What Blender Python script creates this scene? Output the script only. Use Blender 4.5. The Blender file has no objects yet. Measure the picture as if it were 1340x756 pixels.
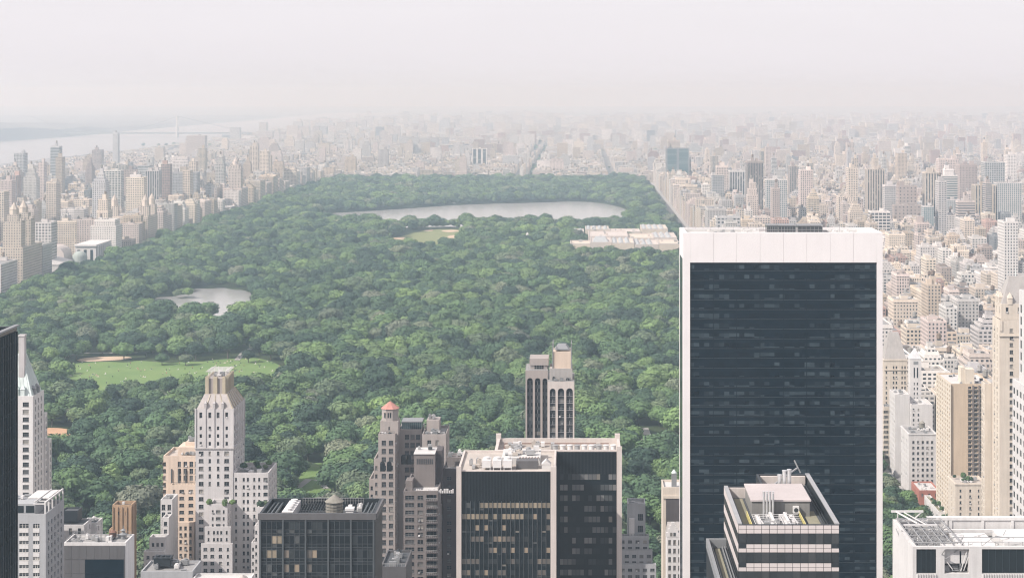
# Park and city seen from a tower deck: built object by object
HAZE, HAZE_COL, HAZE_G = 1.55e-4, (0.66, 0.85, 1.0), 0.55
SUN_AZ, SUN_EL, SUN_STR = 238.0, 41.0, 5.0
SKY_STR, AIR, DUST, VEIL, VEIL_COL, EXPO = 0.10, 1.3, 2.0, 0.86, (7.75, 7.45, 7.95, 1.0), 0.32
import bpy, math, random
import numpy as np
from mathutils import Vector

# ------------------------------------------------------------------ scene basics
SC = bpy.context.scene
COL = SC.collection
RN = random.Random(11)
F, VX, VY, HC = 2330.0, 757.0, 120.0, 240.0      # focal length in photo pixels, principal point, camera height


def WX(px, Y):
    return (px - VX) * Y / F


def WZ(py, Y):
    return HC - (py - VY) * Y / F


def PX(x, y):
    return VX + x * F / y


def PY(z, y):
    return VY + (HC - z) * F / y


def ground_pt(px, py):
    Y = HC * F / (py - VY)
    return (WX(px, Y), Y)


def tag(o, label=None, cat=None, group=None, kind=None):
    if label:
        o['label'] = label
    if cat:
        o['category'] = cat
    if group:
        o['group'] = group
    if kind:
        o['kind'] = kind
    return o


def empty(name, x, y, z=0.0):
    o = bpy.data.objects.new(name, None)
    o.empty_display_size = 2
    o.location = (x, y, z)
    COL.objects.link(o)
    return o


class MB:
    """collects faces in world coordinates and links them as one mesh object"""

    def __init__(s):
        s.v, s.f, s.m = [], [], []

    def quad(s, a, b, c, d, m=0):
        n = len(s.v)
        s.v += [a, b, c, d]
        s.f.append((n, n + 1, n + 2, n + 3))
        s.m.append(m)

    def poly(s, pts, m=0):
        n = len(s.v)
        s.v += list(pts)
        s.f.append(tuple(range(n, n + len(pts))))
        s.m.append(m)

    def box(s, x0, x1, y0, y1, z0, z1, m=0):
        n = len(s.v)
        s.v += [(x0, y0, z0), (x1, y0, z0), (x1, y1, z0), (x0, y1, z0), (x0, y0, z1), (x1, y0, z1), (x1, y1, z1), (x0, y1, z1)]
        for q in ((0, 1, 5, 4), (1, 2, 6, 5), (2, 3, 7, 6), (3, 0, 4, 7), (4, 5, 6, 7), (3, 2, 1, 0)):
            s.f.append(tuple(n + i for i in q))
            s.m.append(m)

    def frustum(s, a, za, b, zb, m=0):
        """a, b = (x0,x1,y0,y1) at heights za < zb"""
        def ring(r, z):
            return [(r[0], r[2], z), (r[1], r[2], z), (r[1], r[3], z), (r[0], r[3], z)]
        n = len(s.v)
        s.v += ring(a, za) + ring(b, zb)
        for q in ((0, 1, 5, 4), (1, 2, 6, 5), (2, 3, 7, 6), (3, 0, 4, 7), (4, 5, 6, 7), (3, 2, 1, 0)):
            s.f.append(tuple(n + i for i in q))
            s.m.append(m)

    def prism(s, pts, z0, z1, m=0):
        k = len(pts)
        n = len(s.v)
        s.v += [(p[0], p[1], z0) for p in pts] + [(p[0], p[1], z1) for p in pts]
        for i in range(k):
            j = (i + 1) % k
            s.f.append((n + i, n + j, n + k + j, n + k + i))
            s.m.append(m)
        s.f.append(tuple(n + k + i for i in range(k)))
        s.m.append(m)
        s.f.append(tuple(n + i for i in reversed(range(k))))
        s.m.append(m)

    def cyl(s, cx, cy, r, z0, z1, n=14, r2=None, m=0, rot=0.0):
        r2 = r if r2 is None else r2
        k = len(s.v)
        for z, q in ((z0, r), (z1, r2)):
            for i in range(n):
                a = 2 * math.pi * i / n + rot
                s.v.append((cx + q * math.cos(a), cy + q * math.sin(a), z))
        for i in range(n):
            j = (i + 1) % n
            s.f.append((k + i, k + j, k + n + j, k + n + i))
            s.m.append(m)
        s.f.append(tuple(k + n + i for i in range(n)))
        s.m.append(m)
        s.f.append(tuple(k + i for i in reversed(range(n))))
        s.m.append(m)

    def beam(s, p, q, w=0.2, m=0, h=None):
        p, q = Vector(p), Vector(q)
        d = q - p
        if d.length < 1e-6:
            return
        d.normalize()
        up = Vector((0, 0, 1)) if abs(d.z) < 0.95 else Vector((1, 0, 0))
        a = d.cross(up).normalized() * (w / 2)
        b = a.cross(d).normalized() * ((h or w) / 2)
        n = len(s.v)
        for c in (p, q):
            s.v += [tuple(c - a - b), tuple(c + a - b), tuple(c + a + b), tuple(c - a + b)]
        for f in ((0, 1, 5, 4), (1, 2, 6, 5), (2, 3, 7, 6), (3, 0, 4, 7), (4, 5, 6, 7), (3, 2, 1, 0)):
            s.f.append(tuple(n + i for i in f))
            s.m.append(m)

    def rail(s, pts, z, h=1.1, step=2.0, w=0.09, m=0):
        """railing with posts along a polyline of (x,y)"""
        for a, b in zip(pts[:-1], pts[1:]):
            L = math.hypot(b[0] - a[0], b[1] - a[1])
            k = max(1, int(L / step))
            for i in range(k + 1):
                t = i / k
                x, y = a[0] + (b[0] - a[0]) * t, a[1] + (b[1] - a[1]) * t
                s.box(x - w / 2, x + w / 2, y - w / 2, y + w / 2, z, z + h, m)
            s.beam((a[0], a[1], z + h), (b[0], b[1], z + h), w, m)
            s.beam((a[0], a[1], z + h * .55), (b[0], b[1], z + h * .55), w * .8, m)

    def build(s, name, mats, parent=None, org=None, smooth=False):
        if not s.f:
            return None
        if org is None:
            org = tuple(parent.location) if parent else (0, 0, 0)
        me = bpy.data.meshes.new(name)
        me.from_pydata([(v[0] - org[0], v[1] - org[1], v[2] - org[2]) for v in s.v], [], s.f)
        if not isinstance(mats, (list, tuple)):
            mats = [mats]
        for m in mats:
            me.materials.append(m)
        if max(s.m) > 0:
            me.polygons.foreach_set('material_index', s.m)
        if smooth:
            me.polygons.foreach_set('use_smooth', [True] * len(s.f))
        me.update()
        o = bpy.data.objects.new(name, me)
        COL.objects.link(o)
        if parent:
            o.parent = parent
        return o


# ------------------------------------------------------------------ materials
def new_mat(name):
    m = bpy.data.materials.new(name)
    m.use_nodes = True
    nt = m.node_tree
    b = nt.nodes['Principled BSDF']
    return m, nt, b


def nd(nt, t, **kw):
    n = nt.nodes.new(t)
    for k, v in kw.items():
        setattr(n, k, v)
    return n


def mth(nt, op, a, b=None, c=None):
    n = nt.nodes.new('ShaderNodeMath')
    n.operation = op
    for i, v in enumerate((a, b, c)):
        if v is None:
            continue
        if isinstance(v, (int, float)):
            n.inputs[i].default_value = v
        else:
            nt.links.new(v, n.inputs[i])
    return n.outputs[0]


def mixc(nt, fac, a, b, blend='MIX'):
    n = nt.nodes.new('ShaderNodeMix')
    n.data_type = 'RGBA'
    n.blend_type = blend
    for i, v in ((0, fac), (6, a), (7, b)):
        if isinstance(v, (int, float)):
            n.inputs[i].default_value = v
        elif isinstance(v, tuple):
            n.inputs[i].default_value = (v[0], v[1], v[2], 1)
        else:
            nt.links.new(v, n.inputs[i])
    return n.outputs[2]


def ramp(nt, fac, stops, const=False):
    n = nt.nodes.new('ShaderNodeValToRGB')
    cr = n.color_ramp
    if const:
        cr.interpolation = 'CONSTANT'
    while len(cr.elements) < len(stops):
        cr.elements.new(0.5)
    for e, (p, c) in zip(cr.elements, stops):
        e.position = p
        e.color = (c[0], c[1], c[2], 1) if isinstance(c, tuple) else (c, c, c, 1)
    nt.links.new(fac, n.inputs[0])
    return n.outputs[0]


def noise(nt, vec, scale, detail=3.0, rough=0.55):
    n = nt.nodes.new('ShaderNodeTexNoise')
    n.inputs['Scale'].default_value = scale
    n.inputs['Detail'].default_value = detail
    n.inputs['Roughness'].default_value = rough
    nt.links.new(vec, n.inputs['Vector'])
    return n.outputs['Fac']


def scaled(nt, vec, s):
    n = nt.nodes.new('ShaderNodeVectorMath')
    n.operation = 'MULTIPLY'
    nt.links.new(vec, n.inputs[0])
    n.inputs[1].default_value = s
    return n.outputs[0]


def stone(name, rgb, var=0.24, rough=0.85, spec=0.3, streak=0.42):
    """masonry / concrete / render: blotches, vertical weather streaks"""
    m, nt, b = new_mat(name)
    pos = nt.nodes.new('ShaderNodeNewGeometry').outputs['Position']
    n1 = noise(nt, pos, 0.12, 4)
    n2 = noise(nt, scaled(nt, pos, (0.9, 0.9, 0.05)), 1.0, 3)
    n3 = noise(nt, pos, 1.3, 2)
    f = mth(nt, 'MULTIPLY_ADD', mth(nt, 'SUBTRACT', n1, 0.5), var * 2.2, 1.0)
    f = mth(nt, 'MULTIPLY_ADD', mth(nt, 'SUBTRACT', n2, 0.5), streak, f)
    f = mth(nt, 'MULTIPLY_ADD', mth(nt, 'SUBTRACT', n3, 0.5), var * 0.7, f)
    c = nt.nodes.new('ShaderNodeVectorMath')
    c.operation = 'SCALE'
    c.inputs[0].default_value = rgb
    nt.links.new(f, c.inputs['Scale'])
    nt.links.new(c.outputs[0], b.inputs['Base Color'])
    b.inputs['Roughness'].default_value = rough
    b.inputs['Specular IOR Level'].default_value = spec
    return m


def plain(name, rgb, rough=0.5, metal=0.0, spec=0.5, var=0.12):
    m, nt, b = new_mat(name)
    pos = nt.nodes.new('ShaderNodeNewGeometry').outputs['Position']
    f = mth(nt, 'MULTIPLY_ADD', mth(nt, 'SUBTRACT', noise(nt, pos, 0.6, 4), 0.5), var * 2.5, 1.0)
    c = nt.nodes.new('ShaderNodeVectorMath')
    c.operation = 'SCALE'
    c.inputs[0].default_value = rgb
    nt.links.new(f, c.inputs['Scale'])
    nt.links.new(c.outputs[0], b.inputs['Base Color'])
    b.inputs['Roughness'].default_value = rough
    b.inputs['Metallic'].default_value = metal
    b.inputs['Specular IOR Level'].default_value = spec
    return m


def rand_unit(nt):
    a = nt.nodes.new('ShaderNodeObjectInfo').outputs['Random']
    b = nt.nodes.new('ShaderNodeNewGeometry').outputs['Random Per Island']
    return mth(nt, 'FRACT', mth(nt, 'ADD', a, b))


def pane_glass(name, stops, rough=0.12):
    """window glass whose inside (dark room, grey blind, pale curtain) differs from window to window"""
    m, nt, b = new_mat(name)
    c = ramp(nt, rand_unit(nt), stops, True)
    nt.links.new(c, b.inputs['Base Color'])
    b.inputs['Roughness'].default_value = rough
    b.inputs['Specular IOR Level'].default_value = 0.32
    return m


def band_glass(name, cw, base, blind, prob, rough=0.1, seed=0.0):
    """ribbon window glass with blinds drawn to different heights, cells cw metres wide (object space)"""
    m, nt, b = new_mat(name)
    geo = nt.nodes.new('ShaderNodeNewGeometry')
    sep = nt.nodes.new('ShaderNodeSeparateXYZ')
    nt.links.new(geo.outputs['Position'], sep.inputs[0])
    u = mth(nt, 'FLOOR', mth(nt, 'DIVIDE', mth(nt, 'ADD', sep.outputs[0], sep.outputs[1]), cw))
    u2 = mth(nt, 'FLOOR', mth(nt, 'DIVIDE', mth(nt, 'ADD', sep.outputs[0], sep.outputs[1]), cw * 5))
    z = mth(nt, 'FLOOR', mth(nt, 'DIVIDE', sep.outputs[2], 1.66))
    zb = mth(nt, 'FLOOR', mth(nt, 'DIVIDE', sep.outputs[2], 3.32))

    def wn(a, bb, s):
        cmb = nt.nodes.new('ShaderNodeCombineXYZ')
        nt.links.new(a, cmb.inputs[0])
        nt.links.new(bb, cmb.inputs[1])
        cmb.inputs[2].default_value = s + seed
        w = nt.nodes.new('ShaderNodeTexWhiteNoise')
        nt.links.new(cmb.outputs[0], w.inputs['Vector'])
        return w.outputs['Value']
    w1, w2, w3 = wn(u, z, 3.0), wn(u2, zb, 7.0), wn(u, zb, 11.0)
    on = mth(nt, 'GREATER_THAN', mth(nt, 'ADD', mth(nt, 'MULTIPLY', w1, 0.45), mth(nt, 'MULTIPLY', w2, 0.55)), 1.0 - prob)
    amt = mth(nt, 'MULTIPLY', on, mth(nt, 'MULTIPLY_ADD', w3, 0.9, 0.1))
    tone = mth(nt, 'MULTIPLY_ADD', wn(u, z, 19.0), 0.7, 0.65)
    cb = nt.nodes.new('ShaderNodeVectorMath')
    cb.operation = 'SCALE'
    cb.inputs[0].default_value = base
    nt.links.new(tone, cb.inputs['Scale'])
    c = mixc(nt, amt, cb.outputs[0], blind)
    nt.links.new(c, b.inputs['Base Color'])
    b.inputs['Roughness'].default_value = rough
    b.inputs['Specular IOR Level'].default_value = 0.15
    return m


M = {}
M['glass'] = pane_glass('window_glass', [(0.0, (0.012, 0.017, 0.022)), (0.25, (0.022, 0.029, 0.035)), (0.5, (0.045, 0.05, 0.055)),
                                         (0.7, (0.09, 0.093, 0.097)), (0.84, (0.17, 0.165, 0.155)), (0.94, (0.33, 0.31, 0.28))])
M['glass_teal'] = pane_glass('teal_glass', [(0.0, (0.02, 0.05, 0.055)), (0.4, (0.03, 0.075, 0.08)), (0.8, (0.05, 0.11, 0.11))])
M['glass_dark'] = pane_glass('dark_glass', [(0.0, (0.006, 0.010, 0.013)), (0.55, (0.01, 0.015, 0.018)), (0.8, (0.028, 0.034, 0.037)),
                                            (0.92, (0.07, 0.075, 0.075)), (0.98, (0.16, 0.15, 0.13))], 0.08)
M['glass_blind'] = pane_glass('tan_blind_glass', [(0.0, (0.23, 0.195, 0.145)), (0.45, (0.28, 0.235, 0.175)), (0.75, (0.17, 0.145, 0.11)),
                                                  (0.88, (0.015, 0.02, 0.02))], 0.3)
M['glass_mixed'] = pane_glass('half_blind_glass', [(0.0, (0.01, 0.015, 0.018)), (0.42, (0.03, 0.035, 0.036)), (0.6, (0.11, 0.10, 0.09)),
                                                   (0.76, (0.17, 0.145, 0.12)), (0.88, (0.26, 0.21, 0.155))], 0.25)
M['glass_grey'] = pane_glass('grey_blind_glass', [(0.0, (0.012, 0.016, 0.018)), (0.25, (0.06, 0.065, 0.067)), (0.5, (0.10, 0.104, 0.105)), (0.8, (0.145, 0.145, 0.143))], 0.2)
M['frame_white'] = plain('painted_window_frame', (0.6, 0.58, 0.55))
M['frame_grey'] = plain('grey_window_frame', (0.3, 0.3, 0.31))
M['frame_mid'] = plain('muted_window_frame', (0.13, 0.13, 0.13))
M['office_pier'] = plain('dark_office_steel', (0.06, 0.07, 0.075), 0.5)
M['frame_dark'] = plain('dark_window_frame', (0.06, 0.065, 0.07))
M['steel'] = plain('galvanised_steel', (0.36, 0.36, 0.36), 0.45, 0.35)
M['steel_white'] = plain('white_painted_metal', (0.58, 0.565, 0.555), 0.5)
M['steel_dark'] = plain('dark_painted_metal', (0.035, 0.04, 0.044), 0.5)
M['steel_grey'] = plain('grey_painted_metal', (0.2, 0.205, 0.21), 0.55)
M['yellow'] = plain('yellow_safety_paint', (0.55, 0.48, 0.2), 0.5)
M['wood'] = stone('weathered_tank_wood', (0.23, 0.215, 0.185), 0.3)
M['rust'] = stone('rusty_tank_wood', (0.17, 0.09, 0.065), 0.3)
M['roof_grey'] = stone('grey_roof_gravel', (0.26, 0.255, 0.25), 0.35, streak=0.0)
M['roof_dark'] = stone('dark_roof_felt', (0.07, 0.075, 0.08), 0.4, streak=0.0)
M['roof_tan'] = stone('tan_roof_paving', (0.42, 0.375, 0.335), 0.4, streak=0.0)
M['roof_pale'] = stone('pale_roof_membrane', (0.5, 0.485, 0.47), 0.22, streak=0.0)
M['roof_khaki'] = stone('khaki_roof_gravel', (0.23, 0.215, 0.155), 0.3, streak=0.0)

OCC = []        # (x0,x1,y0,y1,z1) of hand-placed buildings: no generated lot stands on them, and they hide what is behind
ANCH = []       # (phrase, px, py) landmarks used in the labels of the many ordinary buildings and trees
PANE_MESH = {}


def pane_mesh(face, w, h, style, gm, fm):
    key = (face, round(w, 2), round(h, 2), style, gm.name, fm.name)
    if key in PANE_MESH:
        return PANE_MESH[key]
    q = MB()
    pane_geom(q, (0, 0, 0), face, w, h, style)
    me = bpy.data.meshes.new('window')
    me.from_pydata(q.v, [], q.f)
    me.materials.append(gm)
    me.materials.append(fm)
    me.polygons.foreach_set('material_index', q.m)
    me.update()
    PANE_MESH[key] = me
    return me


DIRS = {'S': ((1, 0), (0, -1)), 'E': ((0, 1), (1, 0)), 'W': ((0, -1), (-1, 0)), 'N': ((-1, 0), (0, 1))}


def pane_geom(q, c, face, w, h, style):
    d, n = DIRS[face]

    def P(u, z, o):
        return (c[0] + d[0] * u + n[0] * o, c[1] + d[1] * u + n[1] * o, c[2] + z)

    def slab(u0, u1, z0, z1, o0, o1, m):
        k = len(q.v)
        q.v += [P(u0, z0, o0), P(u1, z0, o0), P(u1, z1, o0), P(u0, z1, o0), P(u0, z0, o1), P(u1, z0, o1), P(u1, z1, o1), P(u0, z1, o1)]
        for f in ((4, 5, 6, 7), (0, 4, 7, 3), (5, 1, 2, 6), (7, 6, 2, 3), (0, 1, 5, 4)):
            q.f.append(tuple(k + i for i in f))
            q.m.append(m)
    slab(-w / 2, w / 2, -h / 2, h / 2, -0.06, 0.0, 0)
    if style == 'plain':
        return
    b = 0.05
    nb = {'sash': 0, 'double': 1, 'triple': 2, 'strip': 1, 'quad': 3}[style]
    for i in range(nb):
        u = -w / 2 + w * (i + 1) / (nb + 1)
        slab(u - 0.07, u + 0.07, -h / 2, h / 2, 0.004, b, 1)
    if style != 'strip':
        slab(-w / 2, w / 2, -0.05, 0.05, 0.004, b * 0.8, 1)
        slab(-w / 2 - 0.1, w / 2 + 0.1, -h / 2 - 0.14, -h / 2 - 0.004, 0.0, 0.38, 1)


class Bld:
    """one building: an Empty that parents wall, roof, windows and whatever else belongs to it"""

    def __init__(s, name, label, cat, x, y, group=None, anchor=None):
        s.root = empty(name, x, y)
        tag(s.root, label, cat, group)
        s.wall, s.roof, s.trim = MB(), MB(), MB()
        s.panes = []
        s.anchor = anchor

    def part(s, name, mb, mat, smooth=False, label=None):
        o = mb.build(name, mat, s.root, smooth=smooth)
        if o and label:
            o['label'] = label
        return o

    def sub(s, name, mb, mat, parent, smooth=False):
        o = mb.build(name, mat, None, org=tuple(s.root.location), smooth=smooth)
        if o:
            o.parent = parent
        return o

    def face(s, face, x0, x1, y0, y1, z0, z1, specs, m=0, mb=None):
        mb = mb or s.wall
        d, n = DIRS[face]
        o = {'S': (x0, y0), 'E': (x1, y0), 'W': (x0, y1), 'N': (x1, y1)}[face]
        L = (x1 - x0) if face in 'SN' else (y1 - y0)

        def P(u, z, dep=0.0):
            return (o[0] + d[0] * u - n[0] * dep, o[1] + d[1] * u - n[1] * dep, z)

        def Q(ua, ub, za, zb):
            if ub - ua > 1e-4 and zb - za > 1e-4:
                mb.quad(P(ua, za), P(ub, za), P(ub, zb), P(ua, zb), m)
        if specs is None:
            Q(0, L, z0, z1)
            return
        if isinstance(specs, dict):
            specs = [specs]
        cur = 0.0
        for sp in specs:
            ua, ub = sp.get('seg', (0, 1))
            ua, ub = ua * L, ub * L
            Q(cur, ua, z0, z1)
            w, h, pitch = sp['w'], sp['h'], sp['pitch']
            cols = sp['cols']
            if isinstance(cols, int):
                mg = sp.get('mg', 0.0)
                a, bb = ua + mg, ub - mg
                cols = [a + (bb - a) * (i + 0.5) / cols for i in range(cols)]
            else:
                cols = [ua + (ub - ua) * c for c in cols]
            ww = w if isinstance(w, (list, tuple)) else [w] * len(cols)
            rows = []
            z = z1 - sp.get('top', 2.0)
            zmin = max(z0 + 0.5, sp.get('zmin', 5.0))
            k = 0
            while z - h > zmin and k < sp.get('n', 999):
                rows.append((z - h, z))
                z -= pitch
                k += 1
            rows.reverse()
            dep = sp.get('dep', 0.3)
            cz = z0
            for (za, zb) in rows:
                Q(ua, ub, cz, za)
                cu = ua
                for c, wi in zip(cols, ww):
                    a, bb = c - wi / 2, c + wi / 2
                    Q(cu, a, za, zb)
                    for (p1, p2) in (((a, za), (bb, za)), ((bb, za), (bb, zb)), ((bb, zb), (a, zb)), ((a, zb), (a, za))):
                        mb.quad(P(*p1), P(*p2), P(*p2, dep), P(*p1, dep), m)
                    cc = P(c, (za + zb) / 2, dep)
                    s.panes.append((cc, face, wi, zb - za, sp.get('style', 'sash'), sp.get('gl', 'glass'), sp.get('fr', 'frame_mid')))
                    cu = bb
                Q(cu, ub, za, zb)
                cz = zb
            Q(ua, ub, cz, z1)
            cur = ub
        Q(cur, L, z0, z1)

    def mass(s, x0, x1, y0, y1, z0, z1, S=None, E=None, W=None, par=0.9, m=0, rm=0, occ=True, t=0.45, cornice=0.0, cap=True):
        for fc, sp in (('S', S), ('E', E), ('W', W), ('N', None)):
            s.face(fc, x0, x1, y0, y1, z0, z1, sp, m)
        if cap:
            if par > 0:
                i0, i1, j0, j1 = x0 + t, x1 - t, y0 + t, y1 - t
                a = [(x0, y0, z1), (x1, y0, z1), (x1, y1, z1), (x0, y1, z1)]
                b = [(i0, j0, z1), (i1, j0, z1), (i1, j1, z1), (i0, j1, z1)]
                c = [(p[0], p[1], z1 - par) for p in b]
                for i in range(4):
                    j = (i + 1) % 4
                    s.wall.quad(a[i], a[j], b[j], b[i], m)
                    s.wall.quad(b[i], b[j], c[j], c[i], m)
                s.roof.quad(c[0], c[1], c[2], c[3], rm)
            else:
                s.roof.quad((x0, y0, z1), (x1, y0, z1), (x1, y1, z1), (x0, y1, z1), rm)
        if cornice:
            e = 0.35
            s.trim.box(x0 - e, x1 + e, y0 - e, y0 - 0.004, z1 - cornice, z1 - 0.25)
            s.trim.box(x1 + 0.004, x1 + e, y0, y1 + e, z1 - cornice, z1 - 0.25)
            s.trim.box(x0 - e, x0 - 0.004, y0, y1 + e, z1 - cornice, z1 - 0.25)
        if occ:
            OCC.append((x0, x1, y0, y1, z1))

    def finish(s, wallm, roofm, trimm=None):
        s.part('wall', s.wall, wallm)
        s.part('roof', s.roof, roofm)
        s.part('cornice', s.trim, trimm or (wallm[0] if isinstance(wallm, list) else wallm))
        add_panes(s.root, s.panes)
        s.air_conditioners()
        if s.anchor:
            b = [o for o in OCC if o[0] <= s.root.location.x + 0.1 and o[1] >= s.root.location.x - 0.1 and abs(o[2] - s.root.location.y) < 1.0]
            o = max(b, key=lambda q: q[4]) if b else None
            if o:
                ANCH.append((s.anchor, PX((o[0] + o[1]) / 2, o[2]), min(740, PY(o[4], o[2]) + 10)))
        return s.root


def _acs(s):
    r = random.Random(int(abs(s.root.location.x * 13 + s.root.location.y)))
    k = 0
    for c, face, w, h, style, gl, fr in s.panes:
        if style not in ('sash', 'double') or gl != 'glass' or r.random() > .13 or k >= 40:
            continue
        x, y = PX(c[0], c[1]), PY(c[2], c[1])
        d, n = DIRS[face]
        if not (0 < x < 1340 and y < 756) or n[0] * c[0] + n[1] * c[1] > 0:
            continue
        u = r.choice((-.22, .22)) * w if style == 'double' else 0
        cx, cy, cz = c[0] + d[0] * u + n[0] * .3, c[1] + d[1] * u + n[1] * .3, c[2] - h / 2 + .27
        q = MB()
        q.box(cx - .36, cx + .36, cy - .36, cy + .36, cz - .24, cz + .24)
        s.part('air_conditioner', q, M[r.choice(('steel', 'steel_white', 'steel_grey'))])
        k += 1


Bld.air_conditioners = _acs


def add_panes(root, panes, name='window', limit=100):
    org = root.location

    def rank(p):
        c, face, w, h = p[0], p[1], p[2], p[3]
        d, n = DIRS[face]
        x, y = PX(c[0], c[1]), PY(c[2], c[1])
        facing = -(n[0] * c[0] + n[1] * c[1]) / math.hypot(c[0], c[1])
        vis = -10 < x < 1350 and y < 760 and facing > 0
        return (0 if vis else 1, -w * h * max(facing, 0.01), c[2] * -1)
    ps = sorted(panes, key=rank)
    for p in ps[:limit]:
        me = pane_mesh(p[1], p[2], p[3], p[4], M[p[5]], M[p[6]])
        o = bpy.data.objects.new(name, me)
        o.location = (p[0][0] - org[0], p[0][1] - org[1], p[0][2] - org[2])
        o.parent = root
        COL.objects.link(o)
    rest = ps[limit:]
    if rest:
        mats, idx = [], {}
        q = MB()
        for p in rest:
            for k in (p[5], p[6]):
                if k not in idx:
                    idx[k] = len(mats)
                    mats.append(M[k])
            n0 = len(q.m)
            pane_geom(q, p[0], p[1], p[2], p[3], p[4])
            for i in range(n0, len(q.m)):
                q.m[i] = idx[p[5]] if q.m[i] == 0 else idx[p[6]]
        o = q.build(name, mats, root)
        o['kind'] = 'stuff'


def water_tank(b, x, y, z, r=2.0, h=3.2, mat='wood', legs=1.6):
    q = MB()
    for i in range(4):
        a = math.pi / 4 + i * math.pi / 2
        q.box(x + r * .7 * math.cos(a) - .12, x + r * .7 * math.cos(a) + .12, y + r * .7 * math.sin(a) - .12, y + r * .7 * math.sin(a) + .12, z, z + legs, 1)
    q.cyl(x, y, r, z + legs, z + legs + h, 16, r * .96)
    for k in range(4):
        zz = z + legs + h * (k + .5) / 4
        q.cyl(x, y, r * 1.015, zz - .05, zz + .05, 16, m=1)
    t = b.part('water_tank', q, [M[mat], M['steel_dark']])
    c = MB()
    c.cyl(x, y, r * 1.08, z + legs + h, z + legs + h + r * .75, 16, 0.12)
    b.sub('tank_roof', c, M[mat], t)


def vents(b, x0, x1, y0, y1, z, n, mats=('steel', 'steel_white', 'steel_grey'), smin=0.8, smax=2.6, name='ventilation_unit', rnd=None):
    rnd = rnd or RN
    for _ in range(n):
        w, d, h = rnd.uniform(smin, smax), rnd.uniform(smin, smax), rnd.uniform(0.6, 1.9)
        x, y = rnd.uniform(x0, max(x0, x1 - w)), rnd.uniform(y0, max(y0, y1 - d))
        q = MB()
        q.box(x, x + w, y, y + d, z + 0.25, z + h)
        for lx in (x + .1, x + w - .25):
            q.box(lx, lx + .15, y + .1, y + d - .1, z, z + .25)
        if rnd.random() < .5:
            q.cyl(x + w / 2, y + d / 2, min(w, d) * .36, z + h, z + h + .35, 10)
        b.part(name, q, M[rnd.choice(mats)])
# ------------------------------------------------------------------ hand-built buildings near the camera
def mk(name, rgb, **k):
    M[name] = stone(name, rgb, **k)
    return M[name]


mk('travertine', (0.65, 0.62, 0.615), var=0.06, streak=0.08, rough=0.6)
mk('pale_lime', (0.5, 0.48, 0.475), var=0.14)
mk('pale_lime_trim', (0.42, 0.40, 0.395))
mk('grey_concrete', (0.33, 0.335, 0.345), var=0.14)
mk('light_concrete', (0.56, 0.545, 0.535), var=0.12)
mk('peach_brick', (0.56, 0.455, 0.37), var=0.14)
mk('orange_brick', (0.35, 0.24, 0.155), var=0.2)
mk('white_render', (0.52, 0.505, 0.495), var=0.12)
mk('bright_white', (0.74, 0.735, 0.73), var=.08)
mk('warm_roof', (0.36, 0.33, 0.315), var=.15)
mk('brown_stone', (0.165, 0.145, 0.138), var=0.18)
mk('warm_grey_stone', (0.315, 0.28, 0.262), var=0.16)
mk('dark_brown_brick', (0.08, 0.07, 0.071), var=0.2)
mk('tan_brick', (0.47, 0.375, 0.28), var=0.1)
mk('sunlit_cream_brick', (0.55, 0.49, 0.41), var=0.12)  # lighter copy of the tan brick, sunlight put into its colour
mk('cream_stone', (0.53, 0.47, 0.40), var=0.14)
mk('pink_stone', (0.49, 0.44, 0.41), var=0.12)
mk('red_brick', (0.36, 0.15, 0.115), var=0.2)
mk('charcoal_panel', (0.02, 0.025, 0.029), var=0.14, rough=0.5)
mk('grey_rib_panel', (0.095, 0.092, 0.094), var=0.12, rough=0.5)
mk('copper_roof', (0.54, 0.60, 0.58), var=0.25, streak=0.5)
mk('clay_tile', (0.42, 0.205, 0.17), var=0.25)
mk('gilded_panel', (0.40, 0.35, 0.26), var=0.3, rough=0.5)
mk('slate_roof', (0.33, 0.31, 0.295), var=0.2)
mk('black_spandrel', (0.006, 0.011, 0.014), var=0.3, rough=0.12, spec=0.25)
mk('black_rib', (0.011, 0.017, 0.020), var=0.2, rough=0.3, spec=0.25)
M['tower_glass'] = band_glass('navy_band_glass', 1.72, (0.001, 0.006, 0.0115), (0.036, 0.052, 0.062), 0.45)
M['black_band'] = band_glass('black_band_glass', 1.2, (0.008, 0.012, 0.014), (0.085, 0.09, 0.09), 0.42, seed=31)
M['navy_glass'] = plain('navy_spandrel_glass', (0.002, 0.009, 0.0155), 0.12, 0, 0.12, 0.25)
M['navy_line'] = plain('navy_mullion', (0.022, 0.034, 0.043), 0.4)
M['strip_glass'] = plain('grey_strip_glass', (0.055, 0.06, 0.064), 0.15)


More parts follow.
